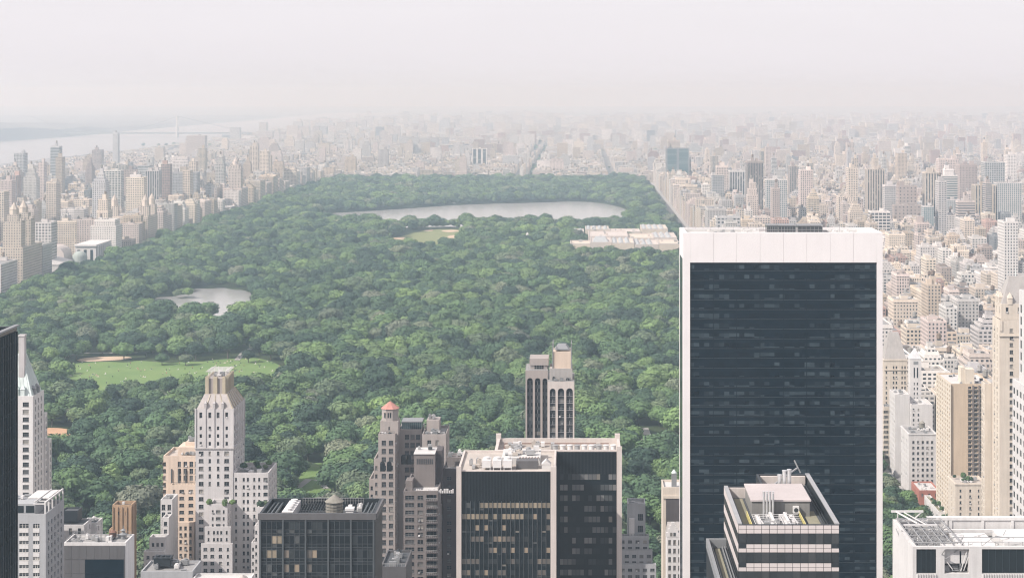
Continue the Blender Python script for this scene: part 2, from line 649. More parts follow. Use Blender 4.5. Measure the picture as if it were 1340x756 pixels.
# --- 1. black finned tower at the frame's edge
def black_tower():
    x0, x1, y0, y1, zt = -196.0, -151.4, 436.0, 480.0, 176.8
    b = Bld('office_tower', 'black glass tower with close vertical fins beside the copper-roofed stone tower', 'office tower', (x0 + x1) / 2, y0)
    b.mass(x0, x1, y0, y1, 0, zt, par=3.2, t=0.9)
    b.finish(M['black_spandrel'], M['roof_grey'])
    for k in range(22):
        y = y0 + 1.0 + k * 2.0
        q = MB()
        q.box(x1 + 0.003, x1 + 0.55, y - .14, y + .14, 0, zt - 1.2)
        b.part('fin', q, M['black_rib'] if k % 5 else M['navy_line'])
    for k in range(11):
        x = x1 - 1.0 - k * 4.0
        q = MB()
        q.box(x - .14, x + .14, y0 - .55, y0 - .003, 0, zt - 1.2)
        b.part('fin', q, M['black_rib'])
    q = MB()
    for k in range(46):
        z = 6 + k * 3.7
        q.box(x1 + .003, x1 + .12, y0 + .3, y1 - .3, z, z + .5)
    b.part('spandrel_line', q, M['black_rib'])
    q = MB()
    q.box(x0 - .3, x1 + .6, y0 - .6, y0 + 0.6, zt + .002, zt + .45)
    q.box(x1 - .6, x1 + .6, y0 + 0.61, y1 + .3, zt + .002, zt + .45)
    b.part('coping', q, M['steel_grey'])
    ANCH.append(('the black finned tower', 12, 560))


# --- 2. stone tower with steep copper roof
def copper_tower():
    x0, x1, y0, y1 = -240.0, -214.5, 700.0, 714.5
    b = Bld('apartment_tower', 'pale stone tower with steep pale-green copper roof and tall chimney', 'apartment tower', x1 - 12, y0)
    ze = 120.4
    b.mass(x0, x1, y0, y1, 0, ze, par=0.5,
           S=[dict(seg=(0, .3), cols=2, w=1.6, h=1.7, pitch=2.95, top=2.2, style='double'), dict(seg=(.78, 1), cols=[.5], w=2.4, h=1.75, pitch=2.95, top=2.4, style='triple')],
           E=dict(cols=3, mg=1.6, w=1.25, h=1.75, pitch=2.95, top=1.8))
    b.mass(x1 - 14, x1 + .4, y1 + .01, y1 + 3.2, 0, 111.0, par=.6, E=dict(cols=1, w=1.2, h=1.7, pitch=2.95, top=1.6))
    b.mass(x1 - 14, x1 + 1.1, y1 + 3.22, y1 + 6.6, 0, 100.0, par=.6, E=dict(cols=1, w=1.2, h=1.7, pitch=2.95, top=1.6))
    # bay window stack projecting from the front
    b.finish(M['light_concrete'], M['roof_grey'])
    q = MB()
    q.frustum((x0 + .8, x1 - .6, y0 + .8, y1 - .6), ze - .4, (x0 + 8, x1 - 5.6, y0 + 5.6, y1 - 4.4), ze + 15.3)
    r = b.part('roof', q, M['copper_roof'])
    s = MB()
    n = 14
    for k in range(n):      # standing seams on the two visible slopes
        t = (k + .5) / n
        xa, xb = x0 + .8 + (x1 - .6 - x0 - .8) * t, x0 + 8 + (x1 - 5.6 - x0 - 8) * t
        s.beam((xa, y0 + .76, ze - .4), (xb, y0 + 5.56, ze + 15.3), .13)
        ya, yb = y0 + .8 + (y1 - .6 - y0 - .8) * t, y0 + 5.6 + (y1 - 4.4 - y0 - 5.6) * t
        s.beam((x1 - .56, ya, ze - .4), (x1 - 5.56, yb, ze + 15.3), .13)
    b.sub('roof_seam', s, M['copper_roof'], r)
    c = MB()
    c.box(x1 - 6.6, x1 - 4.3, y0 + 3, y0 + 5.5, ze + 6, ze + 23.0)
    c.box(x1 - 6.8, x1 - 4.1, y0 + 2.8, y0 + 5.7, ze + 23.0, ze + 23.6)
    b.sub('chimney', c, M['pale_lime_trim'], r)
    for (dx, face) in ((-6.6, 'S'), (-4.2, 'S')):
        d = MB()
        cx = x1 + dx
        d.box(cx - .8, cx + .8, y0 + .3, y0 + 2.2, ze - .2, ze + 2.6)
        d.frustum((cx - 1, cx + 1, y0 + .1, y0 + 2.4), ze + 2.6, (cx - .1, cx + .1, y0 + 1.1, y0 + 1.3), ze + 4.0)
        o = b.sub('dormer', d, M['copper_roof'], r)
    for k in range(2):
        d = MB()
        cy = y0 + 4.5 + k * 4.6
        d.box(x1 - 2.4, x1 - .2, cy - .9, cy + .9, ze - .2, ze + 2.4)
        d.frustum((x1 - 2.6, x1, cy - 1.1, cy + 1.1), ze + 2.4, (x1 - 1.5, x1 - 1.3, cy - .1, cy + .1), ze + 3.6)
        b.sub('dormer', d, M['steel_grey'], r)
    ANCH.append(('the copper-roofed tower', 45, 575))


# --- 3. grey modern block with rooftop pergola
def grey_hotel():
    x0, x1, y0, y1, zt = -206.0, -185.5, 620.0, 642.0, 93.1
    b = Bld('hotel_block', 'grey modern block with white-banded windows and a rooftop pergola frame', 'hotel', x1 - 9, y0)
    b.mass(x0, x1, y0, y1, 0, zt, par=1.2,
           S=[dict(seg=(0, 1), cols=[.22, .45, .63, .84], w=[1.6, 1.9, 3.2, 2.2], h=1.45, pitch=2.8, top=3.4, style='triple', fr='frame_white')],
           E=dict(cols=5, mg=1.4, w=1.5, h=1.5, pitch=2.8, top=3.4, style='double'))
    b.finish(M['grey_concrete'], M['roof_grey'])
    q = MB()
    for k in range(18):
        z = zt - 5.75 - k * 2.8
        for cx, w in ((x0 + 20.5 * .45, 1.9), (x0 + 20.5 * .63, 3.2), (x0 + 20.5 * .84, 2.2), (x0 + 20.5 * .22, 1.6)):
            q.box(cx - w / 2, cx + w / 2, y0 - .09, y0 - .003, z - .72, z + .6)
    b.part('spandrel_panel', q, M['light_concrete'])
    p = MB()
    p.box(x0 + 1, x1 - 4.2, y0 + 1.6, y1 - 7, zt - 1.1, zt + 3.2)
    ph = b.part('penthouse', p, M['grey_concrete'])
    w = MB()
    for k in range(4):
        w.box(x0 + 2 + k * 3.7, x0 + 4.9 + k * 3.7, y0 + 1.5, y0 + 1.595, zt + .1, zt + 2.5)
    b.sub('window', w, M['glass_mixed'], ph)
    w = MB()
    w.box(x1 - 9, x1 - 1.6, y0 + 9, y1 - 1.5, zt + 3.3, zt + 3.7)
    b.sub('roof_slab', w, M['light_concrete'], ph)
    g = MB()
    for k in range(6):
        yy = y0 + .4 + k * (y1 - y0 - .8) / 5
        g.box(x1 - .55, x1 - .1, yy - .2, yy + .2, zt, zt + 3.6)
        g.box(x1 - 4.4, x1 - .1, yy - .14, yy + .14, zt + 3.25, zt + 3.6)
    g.box(x1 - .6, x1 - .1, y0 + .2, y1 - .2, zt + 3.6, zt + 4.1)
    g.box(x1 - 4.5, x1 - 4.2, y0 + 1.6, y1 - .2, zt + 3.6, zt + 4.0)
    b.part('pergola', g, M['light_concrete'])
    vents(b, x0 + 2, x1 - 9, y0 + 3, y1 - 8, zt + 3.2, 12)
    ANCH.append(('the pergola block', 50, 660))


# --- 4. dark windowless-looking grey block, white side wall
def dark_slab():
    x0, x1, y0, y1, zt = -173.4, -152.7, 600.0, 611.8, 88.2
    b = Bld('office_block', 'low grey ribbed block with a black glass panel and a white side wall', 'office block', (x0 + x1) / 2, y0)
    b.mass(x0, x1, y0, y1, 0, zt, par=1.0, m=0)
    b.wall.m = [0] * len(b.wall.m)
    o = b.finish([M['light_concrete']], M['roof_grey'])
    q = MB()
    q.box(x1 + .003, x1 + .08, y0, y1, 0, zt - .02)
    b.part('side_wall', q, M['bright_white'])
    q = MB()
    for r in range(9):
        for k in range(8):
            xa = x0 + .1 + k * 2.56
            q.box(xa + .03, xa + 2.53, y0 - .35, y0 - .003, zt - 1.0 - (r + 1) * 4.6 + .08, zt - 1.0 - r * 4.6)
    b.part('facade_panel', q, M['grey_rib_panel'])
    q = MB()
    for r in range(8):
        q.box(x0 + 7.2, x1 - .5, y0 - .47, y0 - .36, zt - 1.0 - (r + 2) * 4.6 + .1, zt - 1.0 - (r + 1) * 4.6)
    b.part('glass_panel', q, M['navy_glass'])
    vents(b, x0 + 1, x1 - 5, y0 + 1.5, y1 - 2, zt - 1, 16, smax=1.6)
    water_tank(b, x1 - 6.6, y1 - 2.6, zt - 1, 1.25, 1.5, 'rust', .8)
    q = MB()
    cx, cy = x1 - 3.0, y1 - 2.8
    q.cyl(cx, cy, .85, zt - 1, zt + .6, 8)
    q.cyl(cx, cy, 1.5, zt + .6, zt + 1.2, 8, .5)
    q.cyl(cx, cy, .55, zt + 1.2, zt + 2.0, 8)
    q.cyl(cx, cy, 1.0, zt + 2.0, zt + 2.5, 8, .3)
    q.cyl(cx, cy, .12, zt + 2.5, zt + 3.6, 6)
    b.part('roof_lantern', q, M['steel_grey'])
    q = MB()
    q.rail([(x0 + .6, y0 + .8), (x0 + .6, y1 - .6), (x1 - 1, y1 - .6)], zt - 1, 1.9, 1.6)
    q.cyl(x0 + 10.5, y1 - 4, .09, zt - 1, zt + 4.2, 6)
    q.beam((x0 + 8.5, y1 - 4, zt + 3.9), (x0 + 10.5, y1 - 4, zt + 4.1), .12)
    b.part('railing', q, M['steel'])
    ANCH.append(('the low grey ribbed block', 128, 725))


def orange_block():
    x0, x1, y0, y1, zt = -178.0, -170.6, 680.0, 687.0, 82.4
    b = Bld('brick_tower', 'small orange brick tower with vertical piers and two tiny windows', 'tower', (x0 + x1) / 2, y0)
    b.mass(x0, x1, y0, y1, 0, zt, par=1.2, S=dict(cols=[.3, .72], w=.7, h=1.2, pitch=3, top=2.6, n=1), E=None)
    b.mass(x0 - 1.4, x0 - .01, y0 + .5, y1, 0, zt - 9.5, par=.5)
    b.finish(M['orange_brick'], M['roof_dark'])
    for k in range(5):
        q = MB()
        x = x0 + .25 + k * 1.72
        q.box(x - .22, x + .22, y0 - .35, y0 - .003, 40, zt - .8)
        b.part('pier', q, M['orange_brick'])
    for k in range(3):
        q = MB()
        y = y0 + 1 + k * 2.4
        q.box(x1 + .003, x1 + .3, y - .25, y + .25, 40, zt - .8)
        b.part('pier', q, M['orange_brick'])
    vents(b, x0 + 1, x1 - 1, y0 + 1, y1 - 1, zt - 1.2, 2, smax=1.2)
    ANCH.append(('the small orange brick tower', 162, 678))


def arched_house():
    b = Bld('town_house', 'low house with dark upper storey and white arched front behind the low grey ribbed block', 'house', -186, 650)
    b.mass(-190.5, -180.5, 650, 660, 0, 82.0, par=.5, S=dict(cols=3, w=1.2, h=2.4, pitch=4, top=1.2, n=1, style='plain'), E=dict(cols=2, w=1, h=1.6, pitch=4, top=1.4, n=1))
    b.mass(-190.0, -184, 654, 660, 82.0, 86.2, par=.4, m=1)
    b.mass(-184.2, -178.5, 660.01, 668, 0, 80.4, par=.5, E=dict(cols=2, w=1, h=1.6, pitch=3, top=1.4, n=2))
    b.finish([M['white_render'], M['charcoal_panel']], M['roof_dark'])
    vents(b, -183, -179, 661, 667, 79.9, 3)


def stepped_white():
    Y = 690
    b = Bld('apartment_block', 'small white building stepping up in three terraces against the peach tower', 'apartment block', WX(205, Y), Y)
    b.mass(WX(199, Y), WX(214.6, Y), Y + 14, Y + 24, 0, WZ(664, Y), par=.8, S=dict(cols=2, w=1.4, h=2.2, pitch=3, top=2, style='double'))
    b.mass(WX(206, Y), WX(214.6, Y), Y + 8, Y + 13.98, 0, WZ(683, Y), par=.8, S=dict(cols=1, w=1.3, h=1.6, pitch=3, top=1.7))
    b.mass(WX(193, Y), WX(214.6, Y), Y + 3, Y + 7.98, 0, WZ(705, Y), par=.9, S=dict(cols=3, mg=.5, w=1.0, h=1.5, pitch=3, top=2.2, style='plain'))
    b.mass(WX(188, Y), WX(214.6, Y), Y, Y + 2.98, 0, WZ(721, Y), par=.9, S=dict(cols=3, mg=.5, w=1.2, h=1.3, pitch=2.9, top=1.7))
    b.finish(M['white_render'], M['roof_pale'])
    vents(b, WX(200, Y), WX(213, Y), Y + 15, Y + 22, WZ(664, Y) - .8, 3)


def low_roof():
    Y = 560
    b = Bld('office_block', 'low dark flat-roofed building carrying a large cooling unit below the peach tower', 'office block', WX(220, Y), Y)
    z = WZ(747, Y)
    b.mass(WX(184, Y), WX(252, Y), Y, Y + 13, 0, z, par=.6)
    b.finish(M['grey_concrete'], M['roof_grey'])
    q = MB()
    x = WX(196, Y)
    q.box(x, x + 5.2, Y + 5, Y + 9, z + .3, z + 2.6)
    q.box(x - .2, x + 5.4, Y + 4.8, Y + 9.2, z + 2.6, z + 2.9)
    for k in range(3):
        q.cyl(x + 1 + k * 1.6, Y + 7, .7, z + 2.9, z + 3.3, 12)
    b.part('cooling_unit', q, M['charcoal_panel'])
    vents(b, WX(190, Y), WX(248, Y), Y + 1.5, Y + 11, z - .6, 10)
    z3 = WZ(741, 600)
    b3 = Bld('office_block', 'low dark flat-roofed building with railings at the foot of the red-cupola hotel', 'office block', WX(514, 600), 600)
    b3.mass(WX(498, 600), WX(531, 600), 600, 622, 0, z3, par=.8)
    b3.finish(M['grey_rib_panel'], M['roof_dark'])
    vents(b3, WX(500, 600), WX(528, 600), 602, 619, z3 - .8, 9, mats=('steel_dark', 'steel', 'steel_grey'))
    q = MB()
    q.rail([(WX(498.6, 600), 600.3), (WX(530.5, 600), 600.3)], z3, 1.1, 1.2)
    b3.part('railing', q, M['steel'])
    q = MB()
    b2 = Bld('office_block', 'low flat-roofed building with a small round pale dome at the foot of the white tower', 'office block', WX(280, 560), 552)
    z2 = WZ(754, 560)
    b2.mass(WX(254, 560), WX(330, 560), 552, 564, 0, z2, par=.5)
    b2.finish(M['light_concrete'], M['roof_pale'])
    d = MB()
    cx, cy = WX(316, 556), 557.5
    for i in range(6):
        a0, a1 = i * math.pi / 12, (i + 1) * math.pi / 12
        d.cyl(cx, cy, 1.9 * math.cos(a0), z2 + 1.9 * math.sin(a0) * .8 - .4, z2 + 1.9 * math.sin(a1) * .8 - .4, 18, max(.02, 1.9 * math.cos(a1)))
    b2.part('dome', d, M['pink_stone'], smooth=True)


# --- 7. peach tower
def peach_tower():
    Y = 725.0
    x0, x1 = WX(213.8, Y), WX(258.5, Y)
    zt = WZ(596, Y)
    b = Bld('apartment_tower', 'peach brick apartment tower with a rooftop machine room beside the white gold-crowned tower', 'apartment tower', (x0 + x1) / 2, Y, anchor=None)
    b.mass(x0, x1, Y, Y + 18, 0, zt, par=1.0,
           S=[dict(seg=(0, .22), cols=[.12], w=1.3, h=1.6, pitch=2.8, top=2.6, style='double'),
              dict(seg=(.24, 1), cols=[.3, .53, .76, .95], w=[1.3, 1.5, 1.5, 1.2], h=2.1, pitch=2.8, top=2.4, n=4, style='double')],
           E=dict(cols=4, w=1.2, h=1.6, pitch=2.8, top=2.6))
    xb = WX(222.5, Y - 4)
    zb = WZ(634, Y - 4)
    b.mass(xb, x1, Y - 4, Y - .01, 0, zb, par=1.1,
           S=dict(cols=[.16, .46, .82], w=[.9, 1.9, 1.9], h=1.35, pitch=2.82, top=2.0, style='double'), W=dict(cols=1, w=.8, h=1.3, pitch=2.82, top=2))
    xc = WX(218.5, Y - 6)
    b.mass(xc, x1, Y - 6, Y - 4.01, 0, WZ(683, Y - 6), par=.3, S=dict(cols=5, mg=.6, w=1.0, h=1.5, pitch=2.75, top=1.6))
    b.finish(M['peach_brick'], M['roof_tan'])
    q = MB()
    q.box(x0 + 5.2, x1 - .5, Y + 3.0, Y + 14, zt - 1, zt + 2.9)
    q.box(x0 + 7.8, x1 - 1.5, Y + 5.5, Y + 12, zt + 2.9, zt + 4.5)
    b.part('machine_room', q, M['peach_brick'])
    vents(b, x0 + 4.5, x1 - 1, Y + 1, Y + 4, zt - .2, 7, smax=1.6)
    vents(b, x0 + 8, x1 - 2, Y + 6, Y + 11, zt + 4.5, 5, smax=1.4)
    q = MB()
    for k in range(3):
        x = x0 + 3.2 + k * 2.9
        q.box(x, x + .4, Y - .5, Y + .2, zb, zb + 5.6)
    q.rail([(xb + .3, Y - 3.7), (x1 - .3, Y - 3.7)], zb - .1, 1.1, 1.2)
    b.part('terrace_frame', q, M['frame_dark'])
    ANCH.append(('the peach tower', 236, 660))


# --- 8. white tower with gilded crown
def crown_tower():
    Y = 715.0
    x0, x1, y1 = -153.8, -138.7, 739.5
    zt = 112.6
    b = Bld('apartment_tower', 'tall off-white stone tower with sloping roof and gilded finned crown', 'apartment tower', (x0 + x1) / 2, Y)
    up = dict(cols=[.14, .38, .6, .83], w=[.95, .95, .95, .95], h=1.7, pitch=2.9, top=2.0, n=1, style='sash', dep=.4)
    arch = dict(cols=[.14, .38, .6, .83], w=.9, h=1.6, pitch=2.9, top=6.6, n=3, dep=.4)
    # the shaft in three height bands so that the window pattern can change
    def band(za, zb, S, E, cap=False):
        for fc, sp in (('S', S), ('E', E), ('W', None), ('N', None)):
            b.face(fc, x0, x1, Y, y1, za, zb, sp)
    e = lambda n, top: dict(cols=6, mg=1.0, w=1.1, h=1.65, pitch=3.0, top=top, n=n)
    band(zt - 6.2, zt, dict(cols=[.14, .38, .6, .83], w=1.15, h=2.3, pitch=9, top=1.3, n=1, dep=.45), e(1, 1.4))
    band(zt - 16.0, zt - 6.2, dict(cols=[.14, .38, .6, .83], w=.95, h=1.5, pitch=3.1, top=.7, n=3, dep=.4), e(3, .8))
    band(0, zt - 16.0, [dict(seg=(0, .3), cols=[.5], w=1.9, h=1.65, pitch=3.05, top=.9, style='double'),
                        dict(seg=(.3, .7), cols=[.2, .76], w=.95, h=1.65, pitch=3.05, top=.9, n=5),
                        dict(seg=(.7, 1.0), cols=[.43], w=1.9, h=1.65, pitch=3.05, top=.9, style='double')], dict(cols=6, mg=1.0, w=1.1, h=1.65, pitch=3.05, top=.9))
    OCC.append((x0, x1, Y, y1, zt))
    # right wing
    xw = WX(351, Y)
    zw = WZ(618.5, Y)
    b.mass(x1 + .01, xw, Y + .25, y1 - 4, 0, zw, par=1.2,
           S=dict(cols=[.08, .3, .42, .6, .74, .92], w=[.8, .85, .85, .8, .8, 1.7], h=1.45, pitch=2.95, top=2.0), E=dict(cols=5, w=1.1, h=1.5, pitch=2.95, top=2.0))
    # stepped front bay
    Yf = 704.0
    b.mass(WX(272, Yf), WX(296, Yf), Yf + 2.4, Y - .01, 0, WZ(661, Yf), par=1.0, S=dict(cols=[.2, .5, .8], w=[.7, 1.8, .7], h=1.3, pitch=2.75, top=2.4), W=dict(cols=1, w=.8, h=1.4, pitch=2.75, top=2.4), E=dict(cols=2, w=.8, h=1.4, pitch=2.75, top=2.4))
    b.mass(WX(267, Yf), WX(301, Yf), Yf + 1.2, Yf + 2.39, 0, WZ(690, Yf), par=.5, t=.25, S=dict(cols=[.15, .36, .5, .64, .85], w=[.7, .8, .8, .8, .7], h=1.3, pitch=2.75, top=1.6), E=dict(cols=1, w=.8, h=1.4, pitch=2.75, top=1.6))
    b.mass(WX(263, Yf), WX(304, Yf), Yf, Yf + 1.19, 0, WZ(711, Yf), par=.4, t=.25, S=dict(cols=[.14, .36, .62, .86], w=[1.5, 1.5, 1.3, .8], h=1.35, pitch=2.75, top=1.6, style='double'))
    # low wing beside the black office block
    b.mass(WX(337, Yf), WX(364, Yf), Yf, Y + .2, 0, WZ(663, Yf), par=.9, S=dict(cols=3, w=.9, h=1.4, pitch=2.85, top=2))
    b.mass(WX(332.5, Yf), WX(336.8, Yf), Yf + 1, Y + .2, 0, WZ(688, Yf), par=.6, S=dict(cols=1, w=.7, h=1.3, pitch=2.85, top=2))
    b.mass(WX(327.5, Yf), WX(332.3, Yf), Yf + 2, Y + .2, 0, WZ(711, Yf), par=.6, S=dict(cols=1, w=.7, h=1.3, pitch=2.85, top=2))
    b.finish(M['pale_lime'], M['roof_grey'])
    # pilaster ribs of the shaft
    for u in (.0, .26, .49, .715, 1.0):
        q = MB()
        x = x0 + (x1 - x0) * u
        q.box(x - .28, x + .28, Y - .3, Y - .003, zt - 16, zt + .3)
        b.part('pilaster', q, M['pale_lime'])
    for k in range(7):
        q = MB()
        y = Y + .3 + k * (y1 - Y - .6) / 6
        q.box(x1 + .003, x1 + .3, y - .28, y + .28, zt - 16, zt + .3)
        b.part('pilaster', q, M['pale_lime'])
    q = MB()
    q.box(x0 - .35, x1 + .35, Y - .4, y1 + .3, zt - 15.9, zt - 15.5)
    b.part('cornice', q, M['pale_lime_trim'])
    # sloping roof
    cx0, cx1, cy0, cy1, zc, zk = -150.6, -142.6, Y + 4.2, y1 - 3.6, 118.0, 124.9
    q = MB()
    q.frustum((x0 + .3, x1 - .3, Y + .3, y1 - .3), zt - .2, (cx0 - .4, cx1 + .4, cy0 - .4, cy1 + .4), zc)
    r = b.part('sloping_roof', q, M['warm_roof'])
    s = MB()
    for k in range(7):
        t = k / 6
        s.beam((x1 - .3, Y + .6 + (y1 - Y - 1.2) * t, zt - .1), (cx1 + .4, cy0 + (cy1 - cy0) * t, zc), .5, h=.6)
    for t in (.26, .5, .74):
        s.beam((x0 + (x1 - x0) * t, Y + .3, zt - .1), (cx0 + (cx1 - cx0) * t, cy0 - .4, zc), .3, h=.35)
    b.sub('roof_rib', s, M['gilded_panel'], r)
    for t in (.26, .49, .715):
        d = MB()
        x = x0 + (x1 - x0) * t
        d.box(x - .45, x + .45, Y + .1, Y + 2.2, zt, zt + 2.3)
        d.frustum((x - .55, x + .55, Y, Y + 2.3), zt + 2.3, (x - .05, x + .05, Y + .9, Y + 1.1), zt + 3.1)
        b.sub('dormer', d, M['pale_lime_trim'], r)
    # crown
    q = MB()
    q.box(cx0 + .5, cx1 - .5, cy0 + .5, cy1 - .5, zc - .3, zk - .7)
    c = b.part('crown', q, M['warm_grey_stone'])
    for (xa, xb) in ((cx0, cx0 + 1.25), (cx0 + 3.1, cx0 + 4.7), (cx1 - 1.25, cx1)):
        f = MB()
        f.box(xa, xb, cy0 - .1, cy0 + 1.0, zc - .2, zk)
        b.sub('crown_fin', f, M['gilded_panel'], c)
    for k in range(7):
        f = MB()
        y = cy0 + .6 + k * (cy1 - cy0 - 1.2) / 6
        f.box(cx1 - .6, cx1 + .25, y - .45, y + .45, zc - .2, zk)
        b.sub('crown_fin', f, M['gilded_panel'], c)
        f = MB()
        f.box(cx0 - .25, cx0 + .6, y - .45, y + .45, zc - .2, zk)
        b.sub('crown_fin', f, M['gilded_panel'], c)
    g = MB()
    for k in range(5):
        y = cy0 + 3 + k * 2.8
        g.beam((cx0 - .6, y, zk + 1.7), (cx1 + .9, y, zk + 1.9), .22)
        for x in (cx0 + .6, cx1 - .6, (cx0 + cx1) / 2):
            g.box(x - .1, x + .1, y - .1, y + .1, zk - .8, zk + 1.9)
    for x in (cx0 + .4, cx1 - .4):
        g.beam((x, cy0 + 2, zk + 1.8), (x, cy1 - 1, zk + 1.8), .22)
    g.cyl((cx0 + cx1) / 2, cy0 + 6, .09, zk, zk + 3.6, 6)
    b.part('antenna_frame', g, M['steel_white'])
    vents(b, cx0 + 1, cx1 - 1, cy0 + 1.5, cy1 - 2, zk - .7, 9, smax=1.7)
    vents(b, x1 + 2, xw - 2, Y + 4, y1 - 8, zw - 1.2, 5)
    ANCH.append(('the gold-crowned white tower', 288, 560))
    return b


# --- 9. black office block with water tank
def black_office():
    Y = 470.0
    x0, x1, y1 = -84.3, -53.7, 487.5
    zt = 128.8
    b = Bld('office_block', 'black steel office block with a round wooden water tank on its roof', 'office block', (x0 + x1) / 2, Y)
    b.mass(x0, x1, Y, y1, 0, zt, par=3.0, t=.7)
    b.finish(M['charcoal_panel'], M['roof_dark'])
    q = MB()
    q.box(x0 - .25, x1 + .25, Y - .5, Y - .003, zt - 1.6, zt + .05)
    q.box(x1 + .003, x1 + .5, Y - .2, y1 + .2, zt - 1.6, zt + .05)
    b.part('coping', q, M['grey_rib_panel'])
    L = x1 - x0
    for k in range(6):
        q = MB()
        x = x0 + .35 + k * (L - .7) / 5
        q.box(x - .22, x + .22, Y - .55, Y - .003, 60, zt - 1.65)
        b.part('pier', q, M['office_pier'])
    panes = []
    bay = (L - .7) / 5
    z = zt - 1.9
    fl = 0
    while z > 84:
        h = 2.0
        for k in range(5):
            for j in range(4):
                x = x0 + .35 + k * bay + .3 + (bay - .6) * (j + .5) / 4
                gl = 'glass_dark'
                if fl in (1, 2) and k == 0 and (j > 1 or fl == 2):
                    gl = 'glass_blind'
                elif fl in (2, 3) and k in (1, 2):
                    gl = 'glass_mixed'
                panes.append(((x, Y - .12, z - .25 - h / 2), 'S', (bay - .6) / 4 - .1, h, 'plain', gl, 'frame_dark'))
                panes.append(((x, Y - .12, z - .25 - h - .12 - .45), 'S', (bay - .6) / 4 - .1, .8, 'plain', 'glass_dark', 'frame_dark'))
        z -= 3.75
        fl += 1
    add_panes(b.root, panes)
    g = MB()
    z = zt - 1.9
    while z > 84:
        for zz in (z - .17, z - 2.36, z - 3.25):
            g.box(x0 + .3, x1 - .3, Y - .2, Y - .1, zz - .05, zz + .05)
        z -= 3.75
    for k in range(5):
        for j in range(1, 4):
            x = x0 + .35 + k * bay + .3 + (bay - .6) * j / 4
            g.box(x - .05, x + .05, Y - .26, Y - .21, 84, zt - 1.9)
    b.part('mullion', g, M['office_pier'])
    zr = zt - 3.0
    # louvre rails at both ends of the roof well
    g = MB()
    for k in range(3):
        g.box(x0 + 1.2 + k * 1.1, x0 + 1.6 + k * 1.1, Y + 1.2, y1 - 1.2, zr + 1.6, zr + 2.2)
        g.box(x1 - 1.6 - k * 1.1, x1 - 1.2 - k * 1.1, Y + 1.2, y1 - 1.2, zr + 1.6, zr + 2.2)
    for yy in (Y + 2, y1 - 2):
        g.box(x0 + .8, x0 + 4.4, yy, yy + .3, zr + 1.2, zr + 1.59)
        g.box(x1 - 4.4, x1 - .8, yy, yy + .3, zr + 1.2, zr + 1.59)
    b.part('louvre', g, M['office_pier'])
    q = MB()
    q.box(x0 + 5.6, x0 + 8.6, Y + 2.2, y1 - 2.0, zr + .6, zr + 2.9)
    q.box(x0 + 5.0, x0 + 5.6, Y + 2.5, y1 - 3.0, zr + .4, zr + 1.9)
    for k in range(5):
        q.cyl(x0 + 7.1, Y + 4 + k * 2.5, .95, zr + 2.9, zr + 3.5, 12)
    b.part('cooling_tower', q, M['steel_white'])
    g = MB()
    for k in range(9):
        x = x0 + 9.6 + k * .75
        g.beam((x, Y + 6, zr + 1.5), (x, y1 - 1.2, zr + 2.3), .12)
        g.box(x - .06, x + .06, y1 - 1.2, y1 - 1.08, zr, zr + 2.3)
        g.box(x - .06, x + .06, Y + 6, Y + 6.12, zr, zr + 1.5)
    for k in range(5):
        y = Y + 6.5 + k * 2.2
        g.beam((x0 + 9.4, y, zr + 1.7), (x0 + 16, y, zr + 1.7), .12)
    b.part('pipe_rack', g, M['steel_dark'])
    water_tank(b, x0 + 18.6, Y + 9.2, zr, 2.4, 3.2, 'wood', .9)
    q = MB()
    q.box(x0 + 22, x0 + 24, Y + 6.5, Y + 8.5, zr, zr + 2.2)
    q.box(x0 + 21.8, x0 + 24.2, Y + 6.3, Y + 8.7, zr + 2.2, zr + 2.8)
    q.box(x0 + 22.4, x0 + 23.4, Y + 8.7, Y + 9.8, zr, zr + 3.1)
    b.part('ventilation_unit', q, M['steel_white'])
    q = MB()
    q.box(x0 + 22.2, x1 - 4.6, Y + 2.2, y1 - 4.6, zr, zr + .35)
    b.part('roof_deck', q, M['grey_rib_panel'])
    q = MB()
    q.box(x0 + 22.2, x1 - 4.8, Y + 2.0, Y + 2.19, zr, zr + .9)
    b.part('roof_curb', q, M['roof_tan'])
    vents(b, x0 + 24, x1 - 5, y1 - 4, y1 - 1.4, zr, 11, mats=('steel_white', 'steel', 'steel_white'), smax=1.5)
    g = MB()
    g.rail([(x0 + 9, y1 - .9), (x1 - 5, y1 - .9)], zr + 1.6, 1.7, .7)
    b.part('railing', g, M['steel'])
    ANCH.append(('the black water-tank block', 420, 660))


